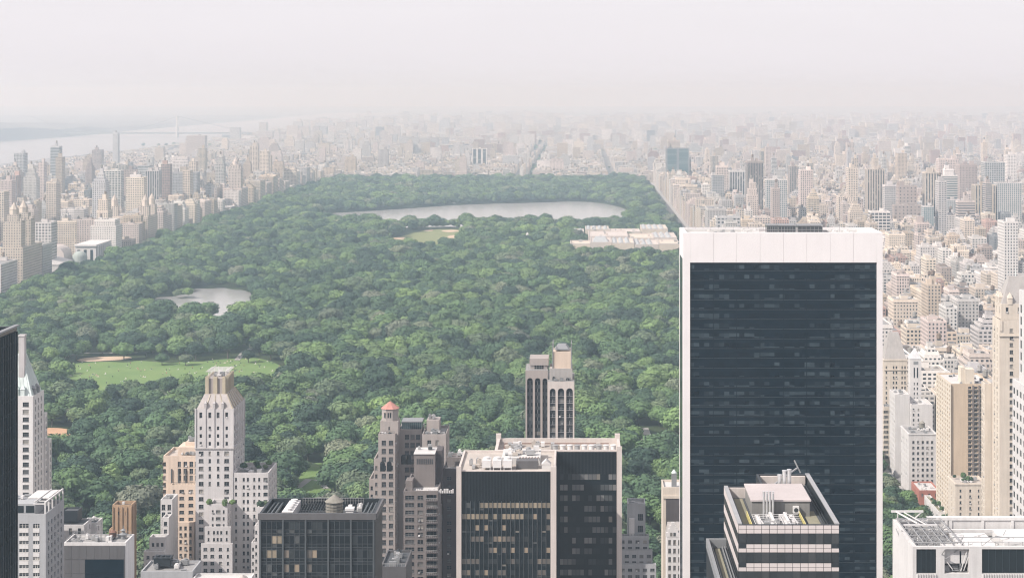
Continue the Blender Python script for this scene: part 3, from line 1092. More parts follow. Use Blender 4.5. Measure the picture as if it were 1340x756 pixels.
# --- 10. hotel with red-tiled cupola
def cupola_hotel():
    Y = 720.0
    x0, x1 = WX(495, Y), WX(517, Y)
    zt = WZ(567.7, Y)
    b = Bld('hotel_tower', 'grey-brown stone hotel tower topped by a red-tiled octagonal cupola', 'hotel', (x0 + x1) / 2, Y)
    y1 = Y + 21
    b.mass(x0, x1, Y, y1, 0, zt, par=1.1, S=dict(cols=[.33, .76], w=1.75, h=2.0, pitch=3.35, top=2.6, style='quad'), E=dict(cols=5, w=1.3, h=1.8, pitch=3.35, top=2.6))
    b.mass(WX(488.5, Y), x0 - .01, Y + 2, y1, 0, WZ(601, Y), par=.9, S=dict(cols=1, w=.9, h=1.6, pitch=3.35, top=3.0))
    b.mass(WX(481.5, Y), WX(488.4, Y), Y + 4, y1, 0, WZ(629, Y), par=.9, S=dict(cols=1, w=.9, h=1.6, pitch=3.35, top=3.0))
    # upper stage under the cupola
    ux0, ux1 = WX(497.5, Y + 3), WX(521, Y + 3)
    uz = WZ(551, Y + 3)
    b.mass(ux0, ux1, Y + 3, Y + 11, zt - 1.1, uz, par=.8, S=dict(cols=[.5], w=.6, h=1.3, pitch=4, top=2.2, n=1))
    # right wing: recess and end block
    xr0, xr1 = x1 + .01, WX(552, 734)
    zr = WZ(561.5, 734)
    b.mass(xr0, xr1, 734, 747, 0, zr, par=1.0, S=dict(cols=[.36, .6, .84], w=1.75, h=2.0, pitch=3.35, top=2.2, style='quad'))
    xe0, xe1 = WX(552.3, 725), WX(583.5, 725)
    ze = WZ(568, 725)
    b.mass(xe0, xe1, 725, 745, 0, ze, par=1.1, S=dict(cols=[.3, .64], w=1.5, h=2.0, pitch=3.35, top=2.4, style='double'), E=dict(cols=4, w=1.2, h=1.8, pitch=3.35, top=2.4))
    b.finish(M['warm_grey_stone'], M['roof_grey'])
    q = MB()
    q.box(xr0 + 1.2, xr1 - .2, 736, 744, zr - 1, zr + 2.6)
    p = b.part('penthouse', q, M['glass_teal'])
    q = MB()
    for k in range(11):
        x = xr0 + 1.2 + k * (xr1 - xr0 - 1.4) / 10
        q.box(x - .07, x + .07, 735.9, 735.995, zr - 1, zr + 2.6)
    q.box(xr0 + 1, xr1, 735.8, 744.2, zr + 2.6, zr + 2.95)
    b.sub('glazing_bar', q, M['steel_grey'], p)
    # cupola
    cx, cy, r = (ux0 + ux1) / 2, Y + 7, (ux1 - ux0) / 2 - .1
    q = MB()
    q.cyl(cx, cy, r, uz - .8, WZ(534.5, cy), 8, rot=math.pi / 8)
    zc = WZ(534.5, cy)
    q.cyl(cx, cy, r * 1.06, zc, zc + .3, 8, rot=math.pi / 8)
    c = b.part('cupola', q, M['warm_grey_stone'])
    q = MB()
    q.cyl(cx, cy, r * 1.12, zc + .3, zc + 3.1, 8, .15, rot=math.pi / 8)
    b.sub('tiled_roof', q, M['clay_tile'], c)
    for dx in (-1.9, -.45, .45):
        q = MB()
        q.box(cx + dx - .28, cx + dx + .28, cy - r * .935, cy - r * .925, zc - 3.2, zc - 1.2)
        q.cyl(cx + dx, cy - r * .93, .28, zc - 1.2, zc - 1.1, 8)
        b.sub('window', q, M['glass_dark'], c)
    # big arched windows
    for (px, yy, py) in ((500.5, Y, 609), (509.2, Y, 609), (528, 734, 600), (535, 734, 600)):
        q = MB()
        x, z = WX(px, yy), WZ(py, yy)
        q.box(x - .95, x + .95, yy - .09, yy - .003, z - 2.2, z + .9)
        for i in range(6):
            a0, a1 = i * math.pi / 6, (i + 1) * math.pi / 6
            q.poly([(x, yy - .09, z + .9), (x + .95 * math.cos(a0), yy - .09, z + .9 + .95 * math.sin(a0)), (x + .95 * math.cos(a1), yy - .09, z + .9 + .95 * math.sin(a1))])
        b.part('arched_window', q, M['glass_dark'])
    q = MB()
    q.rail([(x0 + .3, Y + .3), (x1 - .3, Y + .3)], zt - .2, 1.2, 1)
    q.rail([(xe0 + .3, 725.3), (xe1 - .3, 725.3), (xe1 - .3, 744)], ze - .2, 1.2, 1)
    b.part('railing', q, M['frame_dark'])
    vents(b, x0 + .5, x1 - .5, Y + .6, Y + 2.4, zt - 1.1, 6, smax=1.4, mats=('steel_dark', 'steel', 'steel_white'))
    vents(b, xe0 + .8, xe1 - 1, 726, 735, ze - 1.1, 12, smax=2.0, mats=('steel_dark', 'steel_white', 'steel_grey', 'steel'))
    q = MB()
    q.box(xe0 + 1, xe1 - 3.5, 735, 743, ze - 1.1, ze + 3.9)
    b.part('machine_room', q, M['warm_grey_stone'])
    vents(b, xe0 + 1.5, xe1 - 5, 736, 741, ze + 3.9, 5, smax=1.5)
    ANCH.append(('the red-cupola hotel', 512, 560))


# --- 11. dark grey apartment building with balconies
def balcony_block():
    Y = 640.0
    x0, x1, y1 = WX(528, Y), WX(573, Y), 669.0
    zt = WZ(642, Y)
    b = Bld('apartment_block', 'dark grey-brown apartment block with a stack of balconies and a tall blank bulkhead', 'apartment block', (x0 + x1) / 2, Y)
    b.mass(x0, x1, Y, y1, 0, zt, par=.9, S=[dict(seg=(0, .33), cols=[.55], w=3.2, h=1.4, pitch=2.65, top=1.7, style='triple'), dict(seg=(.36, .62), cols=[.5], w=2.0, h=1.4, pitch=2.65, top=1.7, style='double'),
                                           dict(seg=(.64, 1), cols=[.48], w=3.6, h=1.75, pitch=2.65, top=1.4, style='triple', dep=.9)], E=dict(cols=3, w=.9, h=1.2, pitch=2.65, top=3))
    b.finish(M['brown_stone'], M['roof_pale'])
    z = zt - 3.3
    while z > 40:
        q = MB()
        xa, xb = x0 + (x1 - x0) * .66, x0 + (x1 - x0) * .985
        q.box(xa, xb, Y - 1.4, Y - .003, z - .18, z)
        f = b.part('balcony', q, M['dark_brown_brick'])
        g = MB()
        g.box(xa, xb, Y - 1.42, Y - 1.34, z + .9, z + 1.05)
        for t in range(7):
            xx = xa + (xb - xa) * t / 6
            g.box(xx - .03, xx + .03, Y - 1.41, Y - 1.35, z, z + .9)
        b.sub('railing', g, M['steel'], f)
        z -= 2.65
    # bulkheads
    q = MB()
    q.box(WX(541.6, 650), WX(569, 650), 650, 661, zt - 1, WZ(594, 650))
    m = b.part('bulkhead', q, M['brown_stone'])
    g = MB()
    zz = WZ(600, 650)
    for k in range(9):
        x = WX(545.5, 650) + k * .68
        g.box(x, x + .35, 649.9, 649.996, zz - 1.9, zz)
    b.sub('vent_slot', g, M['steel_dark'], m)
    g = MB()
    g.box(WX(541.3, 650), WX(569.3, 650), 649.7, 661.3, WZ(594, 650), WZ(593, 650))
    b.sub('roof', g, M['roof_pale'], m)
    q = MB()
    q.box(WX(569.3, 655), WX(578.5, 655), 655, 664, zt - 8, WZ(589.5, 655))
    b.part('bulkhead', q, M['dark_brown_brick'])
    vents(b, WX(543, 655), WX(566, 655), 652, 659, WZ(593, 650), 4, mats=('steel_dark', 'steel'), smax=1.5)
    q = MB()
    q.box(WX(531, 645), WX(540, 645), 644, 650, zt - .9, WZ(628, 645))
    b.part('bulkhead', q, M['brown_stone'])
    q = MB()
    for k in range(22):
        q.box(x0 + 4.5 + k * .62, x0 + 4.9 + k * .62, Y + .5, Y + 1.2, zt - .9, zt - .9 + RN.uniform(.8, 1.6))
    b.part('roof_ornament', q, M['steel_white'])
    # dark brown neighbour in one complex: separate building
    b2 = Bld('apartment_block', 'dark purple-brown apartment block squeezed between the balcony block and the black twin-slab office', 'apartment block', WX(592, 660), 660)
    xa, xb = WX(579.5, 660), WX(600, 660)
    z2 = WZ(613, 660)
    b2.mass(xa, xb + 2.5, 660, 680, 0, z2, par=.9, S=dict(cols=[.28, .72], w=1.5, h=1.25, pitch=2.75, top=3, style='double'))
    b2.finish(M['dark_brown_brick'], M['roof_grey'])
    q = MB()
    q.rail([(xa + .3, 660.3), (xb + 2, 660.3)], z2, 1.1, 1.5)
    b2.part('railing', q, M['steel'])
    q = MB()
    q.box(xa + 1, xb + 1, 668, 676, z2 - .9, z2 + 2.6)
    b2.part('machine_room', q, M['brown_stone'])
    vents(b2, xa + 1, xb + 1, 668, 675, z2 + 2.6, 6, smax=1.8)
    ANCH.append(('the balcony block', 550, 690))


# --- 12. black twin-slab office
def twin_slab():
    zt = 129.5
    Y = 520.0
    x0, x1 = WX(598.5, Y), WX(726.6, Y)
    xr0, xr1, Yr, yb = WX(640, 552), WX(812.5, 549.4), 549.4, 568.5
    b = Bld('office_block', 'black glass office of two offset slabs with pale stone corner piers and tan roof', 'office block', (x0 + x1) / 2, Y)
    b.mass(x0, x1, Y, Yr - .01, 0, zt, par=.7, t=.6)
    b.mass(x0 + 9.5, xr1, Yr, yb, 0, zt, par=1.6, t=.9)
    b.finish(M['pink_stone'], M['roof_tan'])
    # left slab front
    ga, gb = x0 + 1.25, x1 - 1.4
    q = MB()
    q.box(ga, gb, Y - .12, Y - .003, 40, zt - .35)
    b.part('spandrel', q, M['black_spandrel'])
    zrib = WZ(655, Y)
    n = 20
    step = (gb - ga) / n
    g = MB()
    for k in range(3 * n):
        x = ga + (k + .5) * step / 3
        g.box(x - .05, x + .05, Y - .24, Y - .125, zrib, zt - .4)
    b.part('louvre', g, M['charcoal_panel'])
    for k in range(n + 1):
        g = MB()
        x = ga + k * step
        g.box(x - .075, x + .075, Y - .32, Y - .245 + .1, 40, zrib)
        b.part('mullion', g, M['office_pier'])
    panes = []
    z = zrib - .5
    fl = 0
    while z > 82:
        for k in range(n):
            x = ga + (k + .5) * step
            gl = 'glass_blind' if (fl < 2 and k > 3 - 3 * fl and (k < 14 or fl == 0)) else ('glass_mixed' if (fl * 3 + k // 5) % 4 else 'glass_dark')
            panes.append(((x, Y - .135, z - .75), 'S', step - .16, 1.5, 'plain', gl, 'frame_dark'))
            panes.append(((x, Y - .135, z - 1.9), 'S', step - .16, .5, 'plain', 'glass_dark', 'frame_dark'))
        z -= 3.27
        fl += 1
    # right slab front
    ra, rb = WX(732.5, Yr), xr1 - 1.35
    q = MB()
    q.box(ra - 1.3, rb, Yr - .12, Yr - .003, 40, zt - .5)
    b.part('spandrel', q, M['black_spandrel'])
    zr2 = WZ(620, Yr)
    g = MB()
    for k in range(40):
        x = ra + (k + .5) * (rb - ra) / 40
        g.box(x - .05, x + .05, Yr - .24, Yr - .125, zr2, zt - .55)
    b.part('louvre', g, M['charcoal_panel'])
    z = zr2 + .1
    while z > 82:
        for k in range(14):
            x = ra + (k + .5) * (rb - ra) / 14
            panes.append(((x, Yr - .135, z - .9), 'S', (rb - ra) / 14 - .14, 1.75, 'plain', 'glass_grey' if (k // 3 + int(z * 1.7)) % 3 else 'glass_dark', 'frame_dark'))
        z -= 3.27
    add_panes(b.root, panes)
    # stone piers
    for (xa, xb, ya) in ((x0 - .25, x0 + 1.2, Y), (x1 - 1.35, x1 + .3, Y), (xr1 - 1.3, xr1 + .3, Yr)):
        g = MB()
        g.box(xa, xb, ya - .75, ya - .003, 0, zt + 1.2)
        b.part('pier', g, M['pink_stone'])
    for (x, y) in ((x0 + 9.9, yb - .6), (xr1 - .7, yb - .6)):
        g = MB()
        g.box(x - .8, x + .8, y - .6, y + .8, zt - 1.6, zt + 1.5)
        b.part('corner_post', g, M['pink_stone'])
    # rooftop plant
    zr = zt - .7
    for k in range(3):
        q = MB()
        xa = x0 + 7.1 + k * 3.1
        q.box(xa, xa + 2.5, Y + 3.0, Y + 7.5, zr + .8, zr + 3.0)
        for u in (.1, 2.2):
            q.box(xa + u, xa + u + .2, Y + 3.1, Y + 3.3, zr, zr + .8)
            q.box(xa + u, xa + u + .2, Y + 7.1, Y + 7.3, zr, zr + .8)
        q.cyl(xa + 1.25, Y + 5.2, .95, zr + 3.0, zr + 3.6, 14)
        b.part('cooling_tower', q, M['steel_white'])
    q = MB()
    q.box(x0 + 17.0, x0 + 23.4, Y + 5.0, Y + 9.0, zr, zr + 2.4)
    b.part('machine_room', q, M['grey_rib_panel'])
    q = MB()
    q.box(x0 + 12.5, x0 + 24.0, Y + 11, Y + 24, zr, zr + 2.2)
    b.part('machine_room', q, M['roof_pale'])
    q = MB()
    q.prism([(x0 + 24.6, Y + 3.4), (x0 + 27.2, Y + 3.4), (x0 + 27.2, Y + 6.5), (x0 + 24.6, Y + 6.5)], zr, zr + 1.7)
    q.poly([(x0 + 24.5, Y + 3.3, zr + 1.7), (x0 + 27.3, Y + 3.3, zr + 1.7), (x0 + 25.9, Y + 3.3, zr + 3.0)])
    q.quad((x0 + 24.5, Y + 3.3, zr + 1.7), (x0 + 25.9, Y + 3.3, zr + 3.0), (x0 + 25.9, Y + 6.6, zr + 3.0), (x0 + 24.5, Y + 6.6, zr + 1.7))
    q.quad((x0 + 25.9, Y + 3.3, zr + 3.0), (x0 + 27.3, Y + 3.3, zr + 1.7), (x0 + 27.3, Y + 6.6, zr + 1.7), (x0 + 25.9, Y + 6.6, zr + 3.0))
    b.part('stair_hut', q, M['roof_pale'])
    zq = zt - 1.6
    for k in range(9):
        q = MB()
        x = WX(727, 556) + k * 2.25
        q.cyl(x, 555.0, .85, zq, zq + 1.9, 14)
        q.cyl(x, 555.0, .98, zq + 1.9, zq + 2.15, 14)
        b.part('exhaust_fan', q, M['steel_white'] if k % 3 else M['steel'])
    vents(b, x0 + 13, x0 + 23.5, Y + 12, Y + 22, zr + 2.2, 16, mats=('steel_white', 'steel', 'roof_tan', 'steel_white'), smax=2.4)
    vents(b, xr0 + 3, xr1 - 3, 558, 566, zq, 14, mats=('steel_white', 'roof_tan', 'steel'), smax=2.2)
    vents(b, x0 + 2.5, x0 + 6.5, Y + 3, Y + 14, zr, 5, mats=('steel', 'roof_tan'), smax=1.6)
    g = MB()
    g.box(x0 + 12, xr1 - 3.5, yb - 4.2, yb - 3.9, zq + .5, zq + .8)
    g.box(x0 + 12, x0 + 12.3, Yr + 1, yb - 4, zq + .5, zq + .8)
    for k in range(7):
        g.beam((x0 + 17 + k * .9, Y + 9, zr + 1), (x0 + 18 + k * .9, Y + 11, zr + 2.4), .16)
    b.part('pipe', g, M['rust'])
    ANCH.append(('the black twin-slab office', 700, 640))


# --- 13. hotel with arched window strips
def arched_hotel():
    b = Bld('hotel_tower', 'slim shade-grey and sunlit-pink hotel of tall round-headed window strips with a tan penthouse box', 'hotel', WX(718, 745), 745)
    mid = WX(716.9, 745)
    for (xa, xb, Y, ztop, strips, mat, ref) in (
            (WX(687.6, 745), mid - .01, 745.0, WZ(484.5, 745), [(689.8, 697.2), (700, 707.2), (709.9, 716.3)], 0, 'l'),
            (mid, WX(751.5, 740), 740.0, WZ(499, 740), [(719.4, 727), (730, 738.2), (741, 749.6)], 1, 'r')):
        za = WZ(498 if ref == 'l' else 512, Y)      # spring line of the arches
        # wall with the strips cut out: piers, plus spandrels round each arch
        edges = [xa]
        for (p, q_) in strips:
            edges += [WX(p, Y), WX(q_, Y)]
        edges.append(xb)
        for i in range(0, len(edges), 2):
            b.wall.quad((edges[i], Y, 0), (edges[i + 1], Y, 0), (edges[i + 1], Y, ztop), (edges[i], Y, ztop), mat)
        for i in range(1, len(edges) - 1, 2):
            l, r = edges[i], edges[i + 1]
            c, rad = (l + r) / 2, (r - l) / 2
            N = 10
            for k in range(N):
                a0, a1 = math.pi - k * math.pi / N, math.pi - (k + 1) * math.pi / N
                p0 = (c + rad * math.cos(a0), Y, za + rad * math.sin(a0))
                p1 = (c + rad * math.cos(a1), Y, za + rad * math.sin(a1))
                b.wall.quad(p0, p1, (p1[0], Y, ztop), (p0[0], Y, ztop), mat)
                b.wall.quad((p0[0], Y + .8, p0[2]), (p1[0], Y + .8, p1[2]), p1, p0, mat)
            b.wall.quad((l, Y, 0), (l, Y + .8, 0), (l, Y + .8, za), (l, Y, za), mat)
            b.wall.quad((r, Y + .8, 0), (r, Y, 0), (r, Y, za), (r, Y + .8, za), mat)
            b.wall.quad((l, Y + .8, 0), (r, Y + .8, 0), (r, Y + .8, za + rad), (l, Y + .8, za + rad), 2)
            z = za - .3
            while z > 88:
                b.panes.append(((c, Y + .72, z - .75), 'S', (r - l) * .92, 1.5, 'double' if ref == 'r' else 'strip', 'glass_dark' if ref == 'l' else 'glass', 'frame_grey'))
                z -= 3.0
            b.panes.append(((c, Y + .72, za + rad * .35), 'S', rad * 1.3, rad * .7, 'plain', 'glass_dark', 'frame_grey'))
        y1 = 764.0
        b.face('E', xa, xb, Y, y1, 0, ztop, None, mat)
        b.face('W', xa, xb, Y, y1, 0, ztop, None, mat)
        b.face('N', xa, xb, Y, y1, 0, ztop, None, mat)
        b.roof.quad((xa, Y, ztop), (xb, Y, ztop), (xb, y1, ztop), (xa, y1, ztop))
        OCC.append((xa, xb, Y, y1, ztop))
    b.finish([M['warm_grey_stone'], M['pink_stone'], M['strip_glass']], M['roof_grey'])  # left half's shade put into grey stone, right half's sunlight into pink
    zl, zr = WZ(484.5, 745), WZ(499, 740)
    q = MB()
    q.box(WX(694, 749), mid - .3, 749, 760, zl, zl + 1.6)
    q.box(WX(693, 749), mid + .2, 748.5, 760.5, zl + 1.6, zl + 4.4)
    p = b.part('penthouse', q, M['warm_grey_stone'])
    g = MB()
    g.box(WX(699.5, 749), WX(711, 749), 748.8, 748.99, zl + .1, zl + 1.5)
    b.sub('window', g, M['glass_dark'], p)
    Yp = 744.0
    q = MB()
    q.box(WX(719, Yp), WX(749, Yp), Yp, 758, zr + .1, WZ(482, Yp))
    b.part('roof_screen', q, M['slate_roof'])
    q = MB()
    xa, xb = WX(723.4, Yp), WX(747.6, Yp)
    q.box(xa, xb, Yp + .6, 756, WZ(482, Yp) + .002, WZ(460.5, Yp))
    b.part('penthouse', q, M['peach_brick'])
    zt = WZ(460.5, Yp)
    g = MB()
    for x in (xa, xb):
        g.box(x - .22, x + .22, Yp + .3, Yp + .7, WZ(499, Yp), WZ(449.5, Yp))
        g.box(x - .2, x + .2, 755.4, 755.8, zt, WZ(449.5, Yp))
        g.beam((x, Yp + .5, WZ(451, Yp)), (x, 755.6, WZ(451, Yp)), .3)
    g.beam((xa, Yp + .5, WZ(457, Yp)), (xb, Yp + .5, WZ(457, Yp)), .2)
    b.part('roof_frame', g, M['steel_grey'])
    q = MB()
    q.frustum((xa + .8, xb - .8, Yp + 2, 755), zt + .6, (xa + 2.2, xb - 2.2, Yp + 4, 754), zt + 2.3)
    b.part('cooling_unit', q, M['steel_grey'])
    g = MB()
    g.rail([(WX(688, 745), 745.3), (mid - .3, 745.3)], zl, 2.6, 1.0)
    g.rail([(mid + .3, 740.3), (WX(751, 740), 740.3), (WX(751, 740), 757)], zr, 4.4, 2.2)
    b.part('railing', g, M['steel'])
    vents(b, mid + .5, WX(750, 740), 741, 743.2, zr, 5, mats=('steel_dark', 'steel_grey'), smax=1.6)
    ANCH.append(('the arched-strip hotel', 720, 520))


def grey_terraces():
    Y = 760.0
    b = Bld('apartment_block', 'small grey apartment block with setback terraces behind the black twin-slab office', 'apartment block', WX(833, Y), Y)
    g = lambda n, w: dict(cols=n, w=w, h=1.3, pitch=2.8, top=1.8, style='double')
    b.mass(WX(822, Y), WX(845.5, Y), Y + 8, Y + 18, 0, WZ(664, Y), par=1.2, S=dict(cols=[.72], w=2.2, h=2.8, pitch=5, top=4.5, n=2, style='triple'))
    b.mass(WX(810, Y), WX(849.5, Y), Y + 4, Y + 7.98, 0, WZ(704, Y), par=.9, S=g(4, 1.7))
    b.mass(WX(806, Y), WX(854, Y), Y + 1.5, Y + 3.98, 0, WZ(721, Y), par=.8, t=.3, S=g(5, 1.7))
    b.mass(WX(800, Y), WX(858.5, Y), Y - 1, Y + 1.48, 0, WZ(737, Y), par=.8, t=.3, S=g(6, 1.8))
    b.finish(M['grey_concrete'], M['roof_grey'])
    q = MB()
    q.box(WX(824, Y), WX(831, Y), Y + 6.5, Y + 7.9, WZ(704, Y) - .5, WZ(683, Y))
    b.part('stair_tower', q, M['light_concrete'])
    vents(b, WX(824, Y), WX(843, Y), Y + 9, Y + 16, WZ(664, Y) - 1.2, 5)
    g = MB()
    g.rail([(WX(812, Y), Y + 4.3), (WX(849, Y), Y + 4.3)], WZ(704, Y) - .2, 1.1, 1.2)
    b.part('railing', g, M['frame_dark'])
    ANCH.append(('the grey terraced block', 835, 690))


def gabled_row():
    Y = 705.0
    b = Bld('apartment_tower', 'narrow cream and dark brown tower with a green-capped lantern beside the white-framed black slab', 'apartment tower', WX(878, Y), Y)
    x0, x1 = WX(867.5, Y), WX(900, Y)
    b.mass(x0, x1, Y, Y + 14, 0, WZ(637, Y), par=.9, S=dict(seg=(.15, 1), cols=[.2, .5, .8], w=.9, h=1.4, pitch=3, top=6.5))
    b.finish(M['cream_stone'], M['roof_pale'])
    q = MB()
    q.box(WX(871.5, Y), x1, Y - .3, Y - .003, WZ(704, Y), WZ(652, Y))
    b.part('brown_bay', q, M['dark_brown_brick'])
    q = MB()
    q.box(x0, x1, Y - .5, Y - .003, WZ(651.5, Y), WZ(648, Y))
    b.part('cornice', q, M['cream_stone'])
    q = MB()
    q.box(WX(879.5, Y), WX(886, Y), Y + 3, Y + 5, WZ(637, Y) - 1, WZ(621, Y))
    q.cyl(WX(882.7, Y), Y + 4, 1.15, WZ(621, Y), WZ(616.5, Y), 10, .15, m=1)
    b.part('lantern', q, [M['steel_grey'], M['copper_roof']])
    Y2 = 690.0
    c = Bld('town_house', 'pale grey gabled house front at the foot of the narrow cream and brown tower', 'house', WX(880, Y2), Y2)
    xa, xb, z = WX(873, Y2), WX(899, Y2), WZ(702, Y2)
    c.mass(xa, xb, Y2, Y2 + 12, 0, z, par=0, S=dict(cols=4, w=1.0, h=1.9, pitch=3.3, top=1.2, style='double', gl='glass_mixed'))
    c.finish(M['light_concrete'], M['slate_roof'])
    q = MB()
    cx = WX(880.5, Y2)
    for k, (w, h) in enumerate(((2.6, 1.6), (2.0, 1.5), (1.3, 1.4), (.6, 1.2))):
        zz = z + sum((1.6, 1.5, 1.4, 1.2)[:k])
        q.box(cx - w, cx + w, Y2 - .1, Y2 + .9, zz, zz + h)
    c.part('gable', q, M['light_concrete'])
    q = MB()
    q.box(cx - 1.1, cx - .2, Y2 - .16, Y2 - .105, z + .3, z + 1.7)
    q.box(cx + .2, cx + 1.1, Y2 - .16, Y2 - .105, z + .3, z + 1.7)
    c.part('window', q, M['glass_dark'])
    q = MB()
    q.frustum((xa, xb, Y2 + 1.0, Y2 + 12), z + .002, (xa + .5, xb - .5, Y2 + 5, Y2 + 8), z + 4)
    c.part('pitched_roof', q, M['slate_roof'])
    ANCH.append(('the cream-brown tower', 877, 660))


# --- 16. great black slab in a white frame
def white_frame_tower():
    x0, x1, y0, y1 = 35.9, 104.2, 610.0, 634.0
    zt = WZ(304.5, 610)
    b = Bld('office_tower', 'huge black glass office slab framed by white travertine edges and top band', 'office tower', (x0 + x1) / 2, y0)
    fx0, fx1 = WX(903, y0), WX(1147.5, y0)
    zb = WZ(343.5, y0)
    b.mass(x0, x1, y0 + .8, y1, 0, zt, par=1.5, t=1.4, rm=0)
    b.finish(M['travertine'], M['roof_pale'])
    for (xa, xb) in ((x0, fx0), (fx1, x1)):
        q = MB()
        q.box(xa, xb, y0, y0 + .797, 0, zt)
        b.part('frame_column', q, M['travertine'])
    n = 8
    st = (fx1 - fx0) / n
    for k in range(n):
        q = MB()
        q.box(fx0 + k * st + .025, fx0 + (k + 1) * st - .025, y0 + .02, y0 + .797, zb, zt)
        b.part('fascia_panel', q, M['travertine'])
    q = MB()
    q.quad((fx0, y0 + .62, 0), (fx1, y0 + .62, 0), (fx1, y0 + .62, zb), (fx0, y0 + .62, zb))
    b.part('spandrel_glass', q, M['navy_glass'])
    fh = 12.72 * y0 / F
    rest = MB()
    z, i = zb - .9, 0
    while z > 60:
        for k in range(n):
            q = MB() if i < 12 else rest
            xa, xb = fx0 + k * st + .14, fx0 + (k + 1) * st - .14
            q.box(xa, xb, y0 + .5, y0 + .617, z - 1.66, z)
            if i < 12:
                b.part('window_band', q, M['tower_glass'])
        z -= fh
        i += 1
    o = b.part('window_band', rest, M['tower_glass'])
    o['kind'] = 'stuff'
    g = MB()
    z = zb - .9
    while z > 60:
        g.box(fx0 + .02, fx1 - .02, y0 + .42, y0 + .5, z - 2.0, z - 1.86)
        z -= fh
    b.part('transom', g, M['navy_line'])
    for k in range(1, n):
        g = MB()
        x = fx0 + k * st
        g.box(x - .08, x + .08, y0 + .4, y0 + .615, 0, zb - .003)
        b.part('mullion', g, M['navy_glass'])
    # the west side: a dark slot window between travertine edges
    q = MB()
    q.box(x0 - .06, x0 - .004, y0 + 4.5, y1 - 4.5, 0, zb + 1.0)
    b.part('side_glazing', q, M['navy_glass'])
    # rooftop
    q = MB()
    q.box(WX(1003, 622), WX(1017, 622), 620, 626, zt - 1.5, zt + 1.6)
    q.box(WX(1018, 622), WX(1040, 622), 619.5, 626, zt - 1.5, zt + 1.5)
    q.box(WX(1043, 622), WX(1075, 622), 619.5, 626, zt - 1.5, zt + 1.35)
    p = b.part('machine_room', q, M['strip_glass'])
    g = MB()
    for xa, xb, ya in ((1003, 1017, 620), (1018, 1040, 619.5), (1043, 1075, 619.5)):
        for k in range(7):
            x = WX(xa, 622) + (WX(xb, 622) - WX(xa, 622)) * k / 6
            g.box(x - .07, x + .07, ya - .09, ya - .004, zt - 1.5, zt + 1.3)
        g.box(WX(xa, 622), WX(xb, 622), ya - .1, ya - .004, zt + .1, zt + .25)
        g.box(WX(xa, 622) - .2, WX(xb, 622) + .2, ya - .2, 626.2, zt + 1.602, zt + 1.9)
    b.sub('glazing_bar', g, M['steel_grey'], p)
    q = MB()
    q.box(WX(900, 612), WX(1000, 612), 628, 631.5, zt - 1.5, zt - .3)
    b.part('roof_curb', q, M['roof_pale'])
    q = MB()
    q.box(WX(905, 612), WX(930, 612), 614, 621, zt - 1.5, zt - .5)
    b.part('roof_curb', q, M['roof_pale'])
    q = MB()
    q.box(WX(1080, 612), WX(1130, 612), 627, 631, zt - 1.5, zt - .4)
    b.part('roof_curb', q, M['roof_pale'])
    g = MB()
    g.rail([(x0 + 3, y1 - 2), (WX(1000, 630), y1 - 2)], zt - .8, 1.1, 2.5)
    g.cyl(WX(1098, 618), 617, .06, zt - 1.5, zt + 3.3, 6)
    b.part('railing', g, M['steel'])
    vents(b, WX(925, 612), WX(1000, 612), 616, 626, zt - 1.5, 14, mats=('steel_white', 'steel', 'roof_pale'), smax=2.4)
    vents(b, WX(1085, 612), WX(1135, 612), 616, 626, zt - 1.5, 7, mats=('steel_white', 'roof_pale'), smax=2.4)
    ANCH.append(('the white-framed black slab', 1020, 320))


